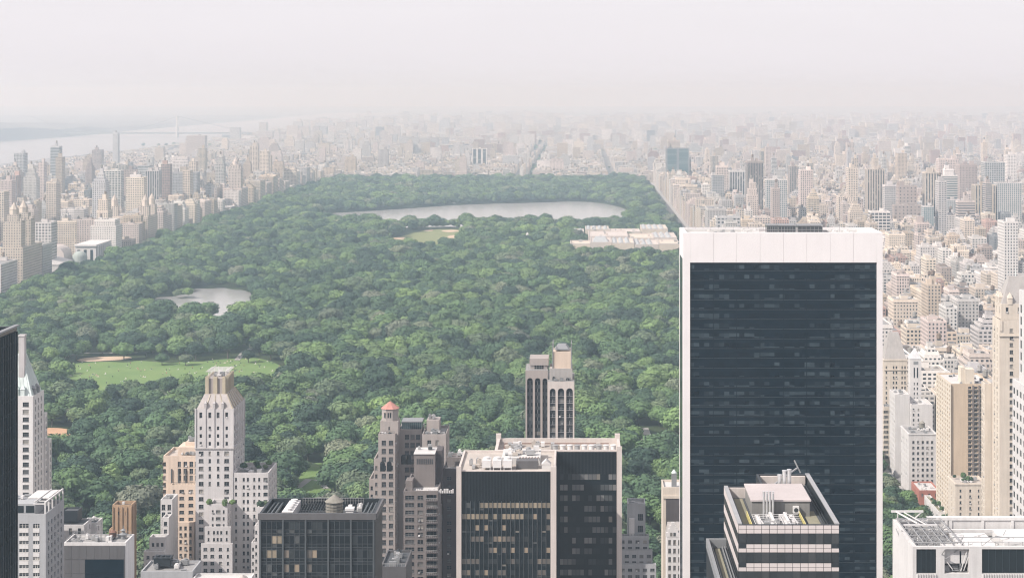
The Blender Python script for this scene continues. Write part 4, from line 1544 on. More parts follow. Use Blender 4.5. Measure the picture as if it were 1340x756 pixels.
# --- 17. banded block in front of it
def banded_block():
    x0, x1, y0 = 30.55, 49.76, 340.0
    zt = 157.4
    xm, ya, yb = 38.4, 373.0, 385.0
    b = Bld('office_block', 'dark glass block banded with rows of pale square panels, silver stacks on its roof', 'office block', (x0 + x1) / 2, y0)
    # walls and the sunken roof as an L-shaped prism
    out = [(x0, y0), (x1, y0), (x1, yb), (xm, yb), (xm, ya), (x0, ya)]
    t = .55
    inn = [(x0 + t, y0 + t), (x1 - t, y0 + t), (x1 - t, yb - t), (xm + t, yb - t), (xm + t, ya - t), (x0 + t, ya - t)]
    zr = zt - 2.2
    for i in range(6):
        j = (i + 1) % 6
        b.wall.quad((*out[i], 0), (*out[j], 0), (*out[j], zt), (*out[i], zt))
        b.wall.quad((*out[i], zt), (*out[j], zt), (*inn[j], zt), (*inn[i], zt))
        b.wall.quad((*inn[i], zt), (*inn[j], zt), (*inn[j], zr), (*inn[i], zr))
    b.roof.poly([(*p, zr) for p in inn])
    OCC.append((x0, x1, y0, yb, zt))
    b.finish(M['charcoal_panel'], M['roof_dark'])
    panes, n = [], 13
    st = (x1 - x0) / n
    stw, nw = (ya - y0) / 22, 22
    z = zt - .12
    for fl in range(12):
        for row, (za, zb_) in enumerate(((z - .72, z), (z - 1.5, z - .8))):
            q = MB()
            for k in range(n):
                if fl and row == 0 and k in (0, n - 1):
                    continue
                q.box(x0 + k * st + .05, x0 + (k + 1) * st - .05, y0 - .1, y0 - .003, za, zb_)
            b.part('panel_band', q, M['pale_panel'])
            q = MB()
            for k in range(nw):
                q.box(x0 - .1, x0 - .003, y0 + k * stw + .05, y0 + (k + 1) * stw - .05, za, zb_)
            b.part('panel_band', q, M['pale_panel'])
        for k in range(n):
            panes.append(((x0 + (k + .5) * st, y0 - .07, z - 1.58 - .95), 'S', st - .1, 1.86, 'plain', 'band_pane', 'frame_dark'))
        for k in range(nw):
            panes.append(((x0 - .07, y0 + (k + .5) * stw, z - 1.58 - .95), 'W', stw - .1, 1.86, 'plain', 'band_pane', 'frame_dark'))
        z -= 3.61
    add_panes(b.root, panes)
    # pale coping, bright on the long east edge
    q = MB()
    q.box(x1 - .8, x1 + .1, y0 + .3, yb - .2, zt + .004, zt + .22)
    q.box(x0 - .1, x0 + .7, y0 + .3, ya - .2, zt + .004, zt + .22)
    b.part('coping', q, M['steel'])
    q = MB()
    q.box(x0 + .8, xm - .2, ya - 1.1, ya - .6, zr, zt - .1)
    q.box(xm + .8, x1 - .9, yb - 1.4, yb - .7, zr, zt - .2)
    b.part('roof_upstand', q, M['pink_stone'])
    # machine house
    hx0, hx1, hy0, hy1 = x0 + 4.1, x1 - 3.6, y0 + 15.5, y0 + 30
    q = MB()
    q.box(hx0, hx1, hy0, hy1, zr, zr + 3.1)
    h = b.part('machine_room', q, M['ribbed_grey'])
    q = MB()
    q.box(hx0 - .25, hx1 + .25, hy0 - .25, hy1 + .25, zr + 3.1, zr + 3.4)
    b.sub('roof', q, M['pink_roof'], h)
    q = MB()
    q.box(hx1 - 3.4, hx1 - 2.2, hy0 - .9, hy0 - .01, zr + .9, zr + 2.2)
    b.sub('air_conditioner', q, M['steel_white'], h)
    q = MB()
    q.cyl(hx1 - 2.8, hy0 - .9, .01, zr + 1.5, zr + 1.51, 8)
    for i in range(10):
        a0, a1 = i * math.pi / 5, (i + 1) * math.pi / 5
        q.poly([(hx1 - 2.8, hy0 - .92, zr + 1.55), (hx1 - 2.8 + .45 * math.cos(a0), hy0 - .92, zr + 1.55 + .45 * math.sin(a0)), (hx1 - 2.8 + .45 * math.cos(a1), hy0 - .92, zr + 1.55 + .45 * math.sin(a1))])
    b.sub('fan_grille', q, M['steel_dark'], h)
    # khaki walkways and dark tracks
    for (xa, xb, yy0, yy1) in ((x0 + 1.8, x0 + 3.6, y0 + 3, ya - 2), (x1 - 4.6, x1 - 2.2, y0 + 2, y0 + 20), (xm + 4, x1 - 2.2, yb - 6, yb - 2)):
        q = MB()
        q.box(xa, xb, yy0, yy1, zr + .004, zr + .08)
        b.part('walkway', q, M['roof_khaki'])
    g = MB()
    for dx in (1.0, 1.5):
        g.box(x0 + dx, x0 + dx + .12, y0 + 2, ya - 2, zr, zr + .5)
        g.box(x1 - dx - .12, x1 - dx, y0 + 2, yb - 2, zr, zr + .5)
    for dx in (5.2, 5.6, 6.0):
        g.box(x1 - dx, x1 - dx + .1, y0 + 1.5, y0 + 14, zr, zr + .4)
    b.part('track', g, M['steel_dark'])
    # silver stacks
    for k in range(4):
        q = MB()
        x = hx0 + 2.2 + k * .62
        q.cyl(x, hy0 - 1.3, .22, zr, zr + 5.2 - .2 * (k % 2), 10)
        q.cyl(x, hy0 - 1.3, .27, zr + 5.2, zr + 5.35, 10)
        b.part('exhaust_stack', q, M['silver'])
    for k in range(3):
        q = MB()
        x = hx1 - 4.2 + k * 1.0
        hgt = (2.4, 3.3, 3.5)[k]
        q.cyl(x, hy1 + 1.5, .42, zr, zr + 2.4 + hgt, 12)
        q.cyl(x, hy1 + 1.5, .5, zr + 2.4 + hgt, zr + 2.6 + hgt, 12)
        b.part('exhaust_stack', q, M['silver'])
    # ducts in front of the house
    for (xa, ln, hh) in ((hx0 + .6, 8, 1.2), (hx0 + 3.0, 10, 2.3), (hx0 + 5.8, 11, 2.4), (hx0 + 7.4, 6, 1.1)):
        q = MB()
        q.beam((xa, hy0 - 2 - ln, zr + .7), (xa, hy0 - 2, zr + .7), .6)
        q.box(xa - .35, xa + .35, hy0 - 2 - ln * .45, hy0 - 1.4 - ln * .45, zr + .4, zr + hh)
        q.beam((xa - .2, hy0 - 1 - ln * .5, zr + hh), (xa + 1.0, hy0 - 4 - ln * .5, zr + .4), .34)
        b.part('duct', q, M['steel_white'])
    g = MB()
    for k in range(6):
        g.beam((hx0 - .4, y0 + 3.5 + k * 1.7, zr + 1.3), (hx1 - 2.8, y0 + 3.5 + k * 1.7, zr + 1.3), .09)
    for k in range(7):
        x = hx0 - .4 + k * 1.35
        g.box(x - .05, x + .05, y0 + 3.4, y0 + 3.5, zr, zr + 1.3)
        g.beam((x, y0 + 3.4, zr + 1.3), (x, y0 + 12, zr + 1.3), .08)
    b.part('pipe_rack', g, M['steel_white'])
    g = MB()
    g.rail([(hx0 - 1.1, y0 + 3), (hx0 - 1.1, hy0 - .5)], zr, 1.25, 1.0, .13)
    g.rail([(hx1 - 2.2, y0 + 3), (hx1 - 2.2, hy0 - .5)], zr, 1.25, 1.0, .13)
    b.part('safety_railing', g, M['yellow'])
    vents(b, hx0 + 1, hx1 - 3.5, y0 + 2.5, y0 + 12, zr, 12, mats=('steel_white', 'steel', 'steel_white'), smin=.4, smax=1.3)
    # window-cleaning davit with T-shaped end
    g = MB()
    p0 = (hx0 + 4.8, hy1 + 4, zr + 1.2)
    p1 = (WX(1044, 382), 382.0, WZ(611.5, 382))
    g.box(p0[0] - .7, p0[0] + .7, p0[1] - .7, p0[1] + .7, zr, zr + 1.4)
    g.beam(p0, p1, .28)
    g.beam((p1[0] - .75, p1[1], p1[2] + 1.55), (p1[0] + .55, p1[1], p1[2] - 1.1), .3)
    b.part('davit_arm', g, M['steel'])
    # lower wings on both sides
    q = MB()
    q.box(26.3, x0 - .11, 330, 366, 0, 146.5)
    w = b.part('side_wing', q, M['charcoal_panel'])
    g = MB()
    g.box(26.2, 26.8, 330, 366, 146.5, 148.3)
    g.box(26.81, x0 - .2, 365.3, 366, 146.5, 148.3)
    b.sub('parapet', g, M['steel_grey'], w)
    g = MB()
    g.box(27.9, 28.9, 331, 364.5, 146.504, 146.6)
    b.sub('walkway', g, M['roof_khaki'], w)
    g = MB()
    for x in (27.3, 29.3, 29.8):
        g.box(x, x + .15, 331, 364.5, 146.504, 147.1)
    b.sub('track', g, M['steel_grey'], w)
    q = MB()
    q.box(x1 + .01, 53.8, 346, 386, 0, 138.5)
    w = b.part('side_wing', q, M['charcoal_panel'])
    g = MB()
    g.rail([(53.6, 346.3), (53.6, 385.6)], 138.5, 1.3, 2)
    b.sub('railing', g, M['steel_dark'], w)
    ANCH.append(('the pale-banded dark block', 1030, 690))


M['band_pane'] = pane_glass('grey_band_pane', [(0, (0.026, 0.03, 0.033)), (.5, (0.034, 0.038, 0.041)), (.85, (0.05, 0.053, 0.055))], .25)
M['pale_panel'] = stone('pale_pink_panel', (0.52, 0.47, 0.455), var=.12, streak=.05, rough=.5)
M['pink_roof'] = stone('pink_roof_membrane', (0.42, 0.375, 0.365), var=.2, streak=0)
M['ribbed_grey'] = stone('corrugated_grey_wall', (0.19, 0.185, 0.175), var=.1, streak=.6)
M['silver'] = plain('silver_duct', (0.62, 0.62, 0.62), .35, .6)


# --- 18. white building with open roof framework
def framework_block():
    y0, y1 = 420.0, 447.0
    x0, x1 = WX(1194.5, y0), 122.0
    zt = 132.8
    b = Bld('office_block', 'white building with open steel rooftop framework and two black louvred panels', 'office block', (x0 + x1) / 2, y0)
    P = lambda px: WX(px, y0)
    Z = lambda py: WZ(py, y0)
    # front wall pieces round three openings (panel, stair bay, long panel)
    xs = [x0, P(1199.2), P(1225.2), P(1236), P(1268.2), P(1285), x1 - 2.0, x1]
    zlo = Z(750)
    for i, (a, c) in enumerate(zip(xs[:-1], xs[1:])):
        if i in (1, 3, 5):
            ztop = Z(718)
            b.wall.quad((a, y0, ztop), (c, y0, ztop), (c, y0, zt), (a, y0, zt))
            b.wall.quad((a, y0, 0), (c, y0, 0), (c, y0, zlo), (a, y0, zlo))
            dp = 5.0 if i == 3 else .7
            b.wall.quad((a, y0, zlo), (a, y0 + dp, zlo), (a, y0 + dp, ztop), (a, y0, ztop))
            b.wall.quad((c, y0 + dp, zlo), (c, y0, zlo), (c, y0, ztop), (c, y0 + dp, ztop))
            b.wall.quad((a, y0, zlo), (c, y0, zlo), (c, y0 + dp, zlo), (a, y0 + dp, zlo))
            b.wall.quad((a, y0 + dp, ztop), (c, y0 + dp, ztop), (c, y0, ztop), (a, y0, ztop))
            b.wall.quad((a, y0 + dp, zlo), (c, y0 + dp, zlo), (c, y0 + dp, ztop), (a, y0 + dp, ztop))
        else:
            b.wall.quad((a, y0, 0), (c, y0, 0), (c, y0, zt), (a, y0, zt))
    for fc in 'EWN':
        b.face(fc, x0, x1, y0, y1, 0, zt, None)
    t = 1.0
    i0, i1, j0, j1, zr = x0 + t, x1 - t, y0 + t, y1 - t, zt - 4.2
    a = [(x0, y0, zt), (x1, y0, zt), (x1, y1, zt), (x0, y1, zt)]
    c = [(i0, j0, zt), (i1, j0, zt), (i1, j1, zt), (i0, j1, zt)]
    for i in range(4):
        j = (i + 1) % 4
        b.wall.quad(a[i], a[j], c[j], c[i])
        b.wall.quad(c[i], c[j], (c[j][0], c[j][1], zr), (c[i][0], c[i][1], zr))
    b.roof.quad((i0, j0, zr), (i1, j0, zr), (i1, j1, zr), (i0, j1, zr))
    OCC.append((x0, x1, y0, y1, zt))
    b.finish(M['white_render'], M['roof_pale'])
    for (pa, pb) in ((1199.2, 1225.2), (1285, 1349)):
        q = MB()
        q.box(P(pa) + .05, P(pb) - .05 if pb < 1340 else x1 - 2.05, y0 + .3, y0 + .5, Z(749), Z(718.3))
        p = b.part('black_panel', q, M['black_rib'])
        g = MB()
        nb = 4 if pb < 1300 else 7
        for k in range(1, nb):
            x = P(pa) + (P(pb) - P(pa)) * k / nb
            g.box(x - .05, x + .05, y0 + .22, y0 + .298, Z(749), Z(718.3))
        b.sub('joint', g, M['navy_line'], p)
    for (pa, pb) in ((1199.2, 1225.2), (1285, 1349)):
        q = MB()
        k = 0
        x = P(pa)
        while x < P(pb) - .3:
            q.box(x + .1, x + .35, y0 - .35, y0 - .003, 40, Z(750))
            x += .6
        b.part('louvre', q, M['steel_white'])
    # stair bay
    q = MB()
    xa = P(1247)
    for k in range(11):
        q.box(xa, xa + 1.6, y0 + 1.0 + k * .3, y0 + 1.3 + k * .3, Z(748) + k * .42, Z(748) + .3 + k * .42)
    b.part('stair', q, M['steel_grey'])
    q = MB()
    q.box(P(1237), P(1244), y0 + 1.2, y0 + 4, Z(749), Z(741))
    q.box(P(1238), P(1246), y0 + 2.5, y0 + 4.5, Z(741), Z(727))
    q.box(P(1257), P(1259), y0 + 1, y0 + 4.2, Z(749), Z(722))
    b.part('ventilation_unit', q, M['steel_grey'])
    q = MB()
    q.beam((P(1258), y0 + .6, Z(747)), (P(1266), y0 + .6, Z(721)), .2)
    q.beam((P(1262), y0 + .8, Z(747)), (P(1268), y0 + .8, Z(729)), .2)
    q.beam((P(1238), y0 + .5, Z(733)), (P(1247), y0 + .5, Z(745)), .2)
    b.part('brace', q, M['steel_white'])
    # roof: truss lattice on the left, white decks on the right, back beam
    q = MB()
    q.box(x0 + 8.5, x1, y1 - 1.3, y1 + .2, zt + .004, zt + .75)
    q.box(x0 + 8.5, x1, y1 - 3.2, y1 - 2.2, zr + 1.6, zr + 2.3)
    for px in (1240, 1246, 1288, 1327):
        x = WX(px, 444)
        q.box(x - .35, x + .35, y1 - 1.25, y1 - .05, zr, zt)
    b.part('roof_beam', q, M['light_concrete'])
    r = random.Random(3)
    g = MB()
    lx0, lx1 = x0 + .6, x0 + 11.5
    for z in (zr + 1.0, zr + 2.6, zt + .6):
        for k in range(8):
            y = y0 + 1.4 + k * 3.4
            g.beam((lx0, y, z), (lx1 - (k % 3), y, z), .2)
        for k in range(6):
            x = lx0 + k * (lx1 - lx0) / 5
            g.beam((x, y0 + 1.4, z), (x, y1 - 1.4, z), .2)
    for k in range(46):
        x, y = r.uniform(lx0, lx1), r.uniform(y0 + 1.4, y1 - 4)
        g.beam((x, y, zr + r.uniform(0, 2.5)), (x + r.uniform(-3.5, 3.5), y + r.uniform(-4, 4), zt + r.uniform(-1.5, .8)), r.uniform(.1, .22))
    b.part('roof_lattice', g, M['steel'])
    g = MB()
    za = zt + 2.3
    g.beam((x0 - .6, y1 - 1.5, za), (x0 + 7.4, y1 - 1.5, za), .45)
    g.beam((x0 + .5, y1 - 1.5, za), (x0 + 5.5, y1 - 7, zt + .3), .3)
    g.beam((x0 + 7.2, y1 - 1.5, za), (x0 + 4.6, y1 - 1.5, zt), .25)
    g.beam((x0 + 1, y1 - 1.5, za), (x0 + 1.0, y1 - 1.5, zt), .25)
    g.beam((x0 + 2.5, y1 - 1.5, za - .2), (x0 + 6.8, y1 - 8, zt + .6), .2)
    g.beam((x0 + .8, y0 + 16, zt + 1.2), (x0 + 9, y0 + 16, zt + 1.2), .35)
    b.part('roof_gantry', g, M['steel_white'])
    q = MB()
    q.box(x0 + 13, x0 + 22, y0 + 8, y1 - 5, zr, zr + 2.0)
    q.box(x0 + 24, x1 - 2, y0 + 10, y1 - 4.5, zr, zr + 2.6)
    q.box(x0 + 15, x0 + 31, y0 + 3, y0 + 6.5, zr, zr + 1.5)
    b.part('white_cover', q, M['steel_white'])
    g = MB()
    for k in range(26):
        x, y = r.uniform(x0 + 12, x1 - 2), r.uniform(y0 + 1.5, y1 - 6)
        g.beam((x, y, zr + r.uniform(.5, 3)), (x + r.uniform(-6, 6), y + r.uniform(-4, 4), zr + r.uniform(1, 5)), r.uniform(.1, .2))
    g.beam((x0 + 10, y0 + .8, zt + .9), (x1, y0 + .8, zt + .9), .14)
    g.beam((x0 + 10, y0 + 2.8, zt + 1.5), (x1, y0 + 2.8, zt + 1.5), .14)
    for k in range(9):
        g.box(x0 + 10 + k * 3.2, x0 + 10.12 + k * 3.2, y0 + .74, y0 + .86, zt + .003, zt + 1.0)
    b.part('scaffold_pole', g, M['steel'])
    vents(b, x0 + 12, x1 - 3, y0 + 1.5, y0 + 16, zr, 26, mats=('steel_white', 'steel', 'steel_grey', 'pink_stone'), smax=2.4)
    vents(b, x0 + 2, x0 + 11, y0 + 2, y1 - 4, zr, 10, mats=('steel', 'steel_grey'), smax=2.4)
    ANCH.append(('the framework roof', 1255, 710))


def edge_tower():
    b = Bld('office_tower', 'white tower with rows of dark windows, stepping in near its top', 'office tower', 150, 480)
    b.mass(136.5, 175, 478, 560, 0, 150, par=.8, W=dict(cols=20, w=2.2, h=2.0, pitch=3.6, top=2.6, style='plain', dep=.18, gl='glass_dark'), S=dict(cols=8, w=1.9, h=2.0, pitch=3.6, top=2.6, style='plain'))
    b.mass(138.3, 174, 484, 559, 149.2, 178, par=.8, W=dict(cols=15, w=2.0, h=2.6, pitch=3.7, top=4.5, style='plain', dep=.18, gl='glass_dark'))
    b.finish(M['white_render'], M['roof_pale'])
    ANCH.append(('the white edge tower', 1334, 560))


def spire_hotel():
    Y = 800.0
    b = Bld('hotel_tower', 'slender cream hotel tower with a steep grey pavilion roof', 'hotel', 196, Y)
    x0, x1 = 189.2, 207
    ze = WZ(398, Y)
    b.mass(x0, x1, Y, Y + 14, 0, ze - 7, par=.8, W=dict(cols=2, mg=2, w=1.3, h=1.8, pitch=3.2, top=4.0), S=dict(cols=[.3, .75], w=[1.6, 1.2], h=1.8, pitch=3.2, top=4.0, style='double'))
    b.mass(x0 + 1.0, x1 - .8, Y + 1, Y + 13, ze - 7, ze, par=.5, S=dict(cols=3, w=1.2, h=2.4, pitch=6, top=1.6, n=1), W=dict(cols=2, w=1.2, h=2.4, pitch=6, top=1.6, n=1))
    b.mass(x0 - 3.2, x0 - .01, Y + 15, Y + 22, 0, ze - 38, par=.7, W=dict(cols=2, w=1.2, h=1.8, pitch=3.2, top=3))
    b.finish(M['cream_stone'], M['roof_grey'])
    q = MB()
    q.frustum((x0 + 1.4, x1 - 1.2, Y + 1.4, Y + 12.6), ze - .4, (x0 + 5.6, x1 - 4.6, Y + 5.5, Y + 8.5), ze + 12)
    r = b.part('pavilion_roof', q, M['slate_roof'])
    for k, (x, y) in enumerate(((x0 + 4, Y + .8), (x1 - 5, Y + .8), (x0 + .8, Y + 5), (x0 + .8, Y + 9))):
        d = MB()
        d.box(x, x + 2, y, y + 2.2, ze - .3, ze + 2.6)
        d.frustum((x - .2, x + 2.2, y - .2, y + 2.4), ze + 2.6, (x + .9, x + 1.1, y + 1, y + 1.2), ze + 5)
        b.sub('dormer', d, M['cream_stone'], r)
    q = MB()
    q.cyl((x0 + x1) / 2, Y + 7, .2, ze + 12, ze + 16, 6, .05)
    b.sub('finial', q, M['copper_roof'], r)
    q = MB()
    for x in (x0 + .6, x1 - 1):
        q.box(x - .6, x + .6, Y - .35, Y - .003, ze - 12, ze - 7.3)
    q.box(x0 - .4, x1 + .4, Y - .5, Y - .004, ze - 14.4, ze - 13.8)
    b.part('ornament', q, M['cream_stone'])
    ANCH.append(('the slender cream hotel', 1314, 480))


def slab_apartments():
    Y = 960.0
    b = Bld('apartment_tower', 'tan brick slab with a blank shade-toned front and a sunlit-toned side wall full of windows', 'apartment tower', 212, Y)
    x0, x1, y1, zt = 200.6, WX(1299, Y), 997.0, WZ(502, Y)
    b.mass(x0, x1, Y, y1, 0, zt, par=.8, W=dict(cols=8, mg=.2, w=2.1, h=1.3, pitch=2.45, top=1.3, style='double', gl='glass'),
           S=[dict(seg=(.405, .80), cols=[.13, .5, .87], w=[1.7, 1.9, 1.9], h=1.35, pitch=2.45, top=1.5, style='double', dep=.5)], m=0)
    b.finish([M['tan_brick']], M['roof_pale'])  # tan tone carries the front's shade, cream pieces the west side's sunlight
    q = MB()
    L = x1 - x0
    for k, t in enumerate((.53, .675)):
        q.box(x0 + L * t - .35, x0 + L * t + .35, Y - .35, Y - .003, 0, zt - .8)
    b.part('pier', q, M['brown_stone'])
    z = zt - 3.1
    while z > 10:
        for t in (.455, .6, .745):
            g = MB()
            g.box(x0 + L * t - 1.0, x0 + L * t + 1.0, Y - .5, Y - .35 + .34, z - .55, z)
            b.part('sill_panel', g, M['grey_rib_panel'])
        z -= 2.45
    q = MB()
    z = zt
    while z > 4:
        q.box(x0 - .16, x0 - .003, Y - .05, y1, z - 1.05, z - .05)
        z -= 2.45
    b.part('side_band', q, M['sunlit_cream_brick'])
    for k in range(9):
        q = MB()
        y = Y + .2 + k * (y1 - Y - .4) / 8
        q.box(x0 - .2, x0 - .003, y - 1.2, y + 1.2, 0, zt)
        b.part('side_pier', q, M['sunlit_cream_brick'])
    q = MB()
    q.box(x0 + 8.4, x0 + 13.5, Y + 3, Y + 10, zt - .8, WZ(483, Y + 3))
    q.box(x0 + 6.6, x0 + 8.39, Y + 4, Y + 12, zt - .8, WZ(481, Y + 3))
    b.part('bulkhead', q, M['sunlit_cream_brick'])
    vents(b, x0 + 2, x1 - 2, Y + 2, y1 - 5, zt - .8, 14, mats=('steel_dark', 'steel', 'steel_grey'), smax=2)
    ANCH.append(('the tan brick slab', 1265, 560))


def fifth_avenue_heroes():
    Y = 931.0
    b = Bld('apartment_block', 'cream apartment house with a planted roof terrace in front of the tan brick slab', 'apartment block', 204, Y)
    b.mass(197, WX(1291, Y), Y, Y + 19, 0, WZ(632, Y), par=1.0, cornice=.9, S=dict(cols=[.17, .48, .75, .85], w=[1.0, 1.0, .8, .8], h=1.5, pitch=3.05, top=3.2), W=dict(cols=3, w=1.1, h=1.5, pitch=3.05, top=3.2))
    b.finish(M['cream_stone'], M['roof_tan'])
    vents(b, 199, WX(1288, Y), Y + 2, Y + 16, WZ(632, Y) - 1, 12, smax=2.2)
    ANCH.append(('the planted-terrace house', 1268, 655))
    Y = 980.0
    b = Bld('apartment_block', 'cream stone block with heavy cornice between the tan brick slab and the slender cream hotel', 'apartment block', 227, Y)
    b.mass(222.9, WX(1310, Y), Y, Y + 23, 0, WZ(582, Y), par=1.0, cornice=1.2, S=dict(cols=[.3, .78], w=1.4, h=1.7, pitch=3.3, top=5.4, style='double'), W=dict(cols=4, w=1.1, h=1.6, pitch=3.3, top=5.4))
    b.finish(M['cream_stone'], M['roof_pale'])
    q = MB()
    q.box(226, 231, Y + 8, Y + 16, WZ(582, Y) - 1, WZ(574, Y))
    b.part('bulkhead', q, M['cream_stone'])
    Y = 1062.0
    b = Bld('apartment_block', 'off-white apartment block with regular dark windows just left of the tan brick slab', 'apartment block', 204, Y)
    b.mass(197, WX(1226, Y), Y, Y + 26, 0, WZ(567, Y), par=1.0, cornice=.8, S=dict(cols=5, mg=1.4, w=1.35, h=1.6, pitch=3.3, top=4.4), W=dict(cols=5, w=1.1, h=1.6, pitch=3.3, top=4.4))
    b.finish(M['white_render'], M['roof_grey'])
    vents(b, 199, 212, Y + 3, Y + 23, WZ(567, Y) - 1, 12, smax=3.2)
    water_tank(b, 208, Y + 16, WZ(567, Y) - 1, 1.8, 2.8)
    ANCH.append(('the off-white block', 1205, 600))
    Y = 1030.0
    b = Bld('town_house', 'low red brick house with pale flat roof at the foot of the off-white block', 'house', 204, Y)
    b.mass(197, 209, Y, Y + 24, 0, 9.6, par=.9, S=dict(cols=3, w=1.2, h=1.8, pitch=3.6, top=1.8), W=dict(cols=6, w=1.1, h=1.8, pitch=3.6, top=1.8))
    b.finish(M['red_brick'], M['roof_pale'])
    vents(b, 199, 207, Y + 2, Y + 20, 8.7, 7, smax=2)
    Y = 974.0
    b = Bld('club_house', 'low pale building with a green roof garden at the foot of the tan brick slab', 'club house', 203, Y)
    b.mass(197, 200.4, Y, Y + 40, 0, 10.5, par=1.0, W=dict(cols=8, w=1.4, h=3.2, pitch=9, top=2, n=1, style='double'))
    b.mass(197.2, 206, Y - 14, Y - 14 + 13.9, 0, 9.0, par=.8, S=dict(cols=1, w=5.2, h=3.5, pitch=9, top=1.5, n=1, style='quad'), W=dict(cols=3, w=1.4, h=3, pitch=9, top=2, n=1, style='double'))
    b.finish(M['light_concrete'], M['roof_khaki'])
    # white blank-walled stack
    for (nm, lab, x0, x1, Y, d, py, n, mat, an) in (
            ('apartment_block', 'narrow white slab with a blank front wall above the park-side trees', 197.4, 206.5, 1110.0, 20, 516, 0, 'white_render', 'the blank white slab'),
            ('apartment_block', 'white building with blank upper wall and a few slits beside the blank white slab', 206.7, 220, 1106.0, 22, 529, 2, 'white_render', None),
            ('apartment_block', 'pale cream building with a columned top floor next to the white-framed black slab', 194.5, 201.5, 1135.0, 12, 532, 3, 'cream_stone', None)):
        b = Bld(nm, lab, 'apartment block', (x0 + x1) / 2, Y)
        sp = None if n == 0 else dict(seg=(0, .45), cols=n, w=1.0, h=1.5, pitch=3.2, top=2.5)
        b.mass(x0, x1, Y, Y + d, 0, WZ(py, Y), par=1.0, S=sp, W=dict(cols=5, w=1.0, h=1.5, pitch=3.2, top=3))
        b.finish(M[mat], M['roof_pale'])
        vents(b, x0 + 1, x1 - 2, Y + 2, Y + d - 4, WZ(py, Y) - 1, 7, smax=2.4)
        if an:
            ANCH.append((an, PX((x0 + x1) / 2, Y), py + 10))
    Y = 1152.0
    b = Bld('apartment_tower', 'cream corniced tower under a steep grey hipped roof beside the white-framed black slab', 'apartment tower', 204, Y)
    x0, x1, ze = 197.4, WX(1187.5, Y), WZ(470, Y)
    b.mass(x0, x1, Y, Y + 16, 0, ze, par=.4, cornice=1.0, S=dict(cols=[.12, .42, .54, .78, .9], w=1.0, h=1.6, pitch=3.3, top=4.4), W=dict(cols=4, w=1.0, h=1.6, pitch=3.3, top=4.4))
    b.finish(M['cream_stone'], M['roof_grey'])
    q = MB()
    q.frustum((x0 + .6, x1 - .6, Y + .6, Y + 15.4), ze - .3, (x0 + 4.6, x1 - 4.6, Y + 6, Y + 10), ze + 16.5)
    b.part('hipped_roof', q, M['slate_roof'])
    q = MB()
    q.box(x0 + .2, x1 - .2, Y - .5, Y - .003, ze - 7, ze - 6.4)
    b.part('string_course', q, M['cream_stone'])
    ANCH.append(('the hip-roofed cream tower', 1171, 480))
    Y = 1132.0
    b = Bld('apartment_tower', 'slim white tower with a pointed pyramid cap and paired slit openings', 'apartment tower', 214.5, Y)
    x0, x1, ze = 211.0, 218.0, WZ(469.5, Y)
    b.mass(x0, x1, Y, Y + 8, 0, ze, par=.3, S=dict(cols=[.36, .64], w=.8, h=1.5, pitch=3.1, top=15), W=dict(cols=2, w=.8, h=1.5, pitch=3.1, top=15))
    b.finish(M['white_render'], M['roof_pale'])
    q = MB()
    q.frustum((x0 - .3, x1 + .3, Y - .3, Y + 8.3), ze + .003, (x0 + 3.4, x1 - 3.4, Y + 3.9, Y + 4.1), ze + 6.4)
    b.part('pyramid_roof', q, M['slate_pale'])
    for t in (.36, .64):
        q = MB()
        q.box(x0 + 7 * t - .4, x0 + 7 * t + .4, Y - .05, Y - .003, ze - 12, ze - 5.5)
        b.part('slit_opening', q, M['glass_dark'])
    q = MB()
    q.box(x0 + 2, x1 - 2, Y - .05, Y - .003, ze - 3.6, ze - 1.6)
    b.part('louvre', q, M['steel_grey'])
    ANCH.append(('the slim pointed white tower', 1199, 480))


M['slate_pale'] = stone('pale_slate', (0.5, 0.5, 0.51), var=.12)
for fn in (black_tower, copper_tower, grey_hotel, dark_slab, orange_block, arched_house, stepped_white, low_roof, peach_tower, crown_tower,
           black_office, cupola_hotel, balcony_block, twin_slab, arched_hotel, grey_terraces, gabled_row, white_frame_tower, banded_block,
           framework_block, edge_tower, spire_hotel, slab_apartments, fifth_avenue_heroes):
    fn()
# ------------------------------------------------------------------ ground, water, lawns, roads
def sheet(name, pts, z, mat, label, cat, kind='structure'):
    q = MB()
    q.poly([(p[0], p[1], z) for p in pts])
    o = q.build(name, mat)
    return tag(o, label, cat, kind=kind)


def smooth_poly(pts, it=2):
    for _ in range(it):
        n = []
        for i in range(len(pts)):
            a, b = pts[i], pts[(i + 1) % len(pts)]
            n.append((a[0] * .75 + b[0] * .25, a[1] * .75 + b[1] * .25))
            n.append((a[0] * .25 + b[0] * .75, a[1] * .25 + b[1] * .75))
        pts = n
    return pts


def gp(*pp):
    return [ground_pt(*p) for p in pp]


def inside(p, poly):
    x, y = p
    r = False
    n = len(poly)
    j = n - 1
    for i in range(n):
        xi, yi = poly[i]
        xj, yj = poly[j]
        if (yi > y) != (yj > y) and x < (xj - xi) * (y - yi) / (yj - yi) + xi:
            r = not r
        j = i
    return r


def water_mat(name, rgb, rough, bump):
    m, nt, b = new_mat(name)
    b.inputs['Base Color'].default_value = (*rgb, 1)
    b.inputs['Roughness'].default_value = rough
    pos = nt.nodes.new('ShaderNodeNewGeometry').outputs['Position']
    bn = nt.nodes.new('ShaderNodeBump')
    bn.inputs['Strength'].default_value = bump
    bn.inputs['Distance'].default_value = 1.0
    nt.links.new(noise(nt, scaled(nt, pos, (0.12, 0.3, 0.3)), 1.0, 4), bn.inputs['Height'])
    nt.links.new(bn.outputs[0], b.inputs['Normal'])
    return m


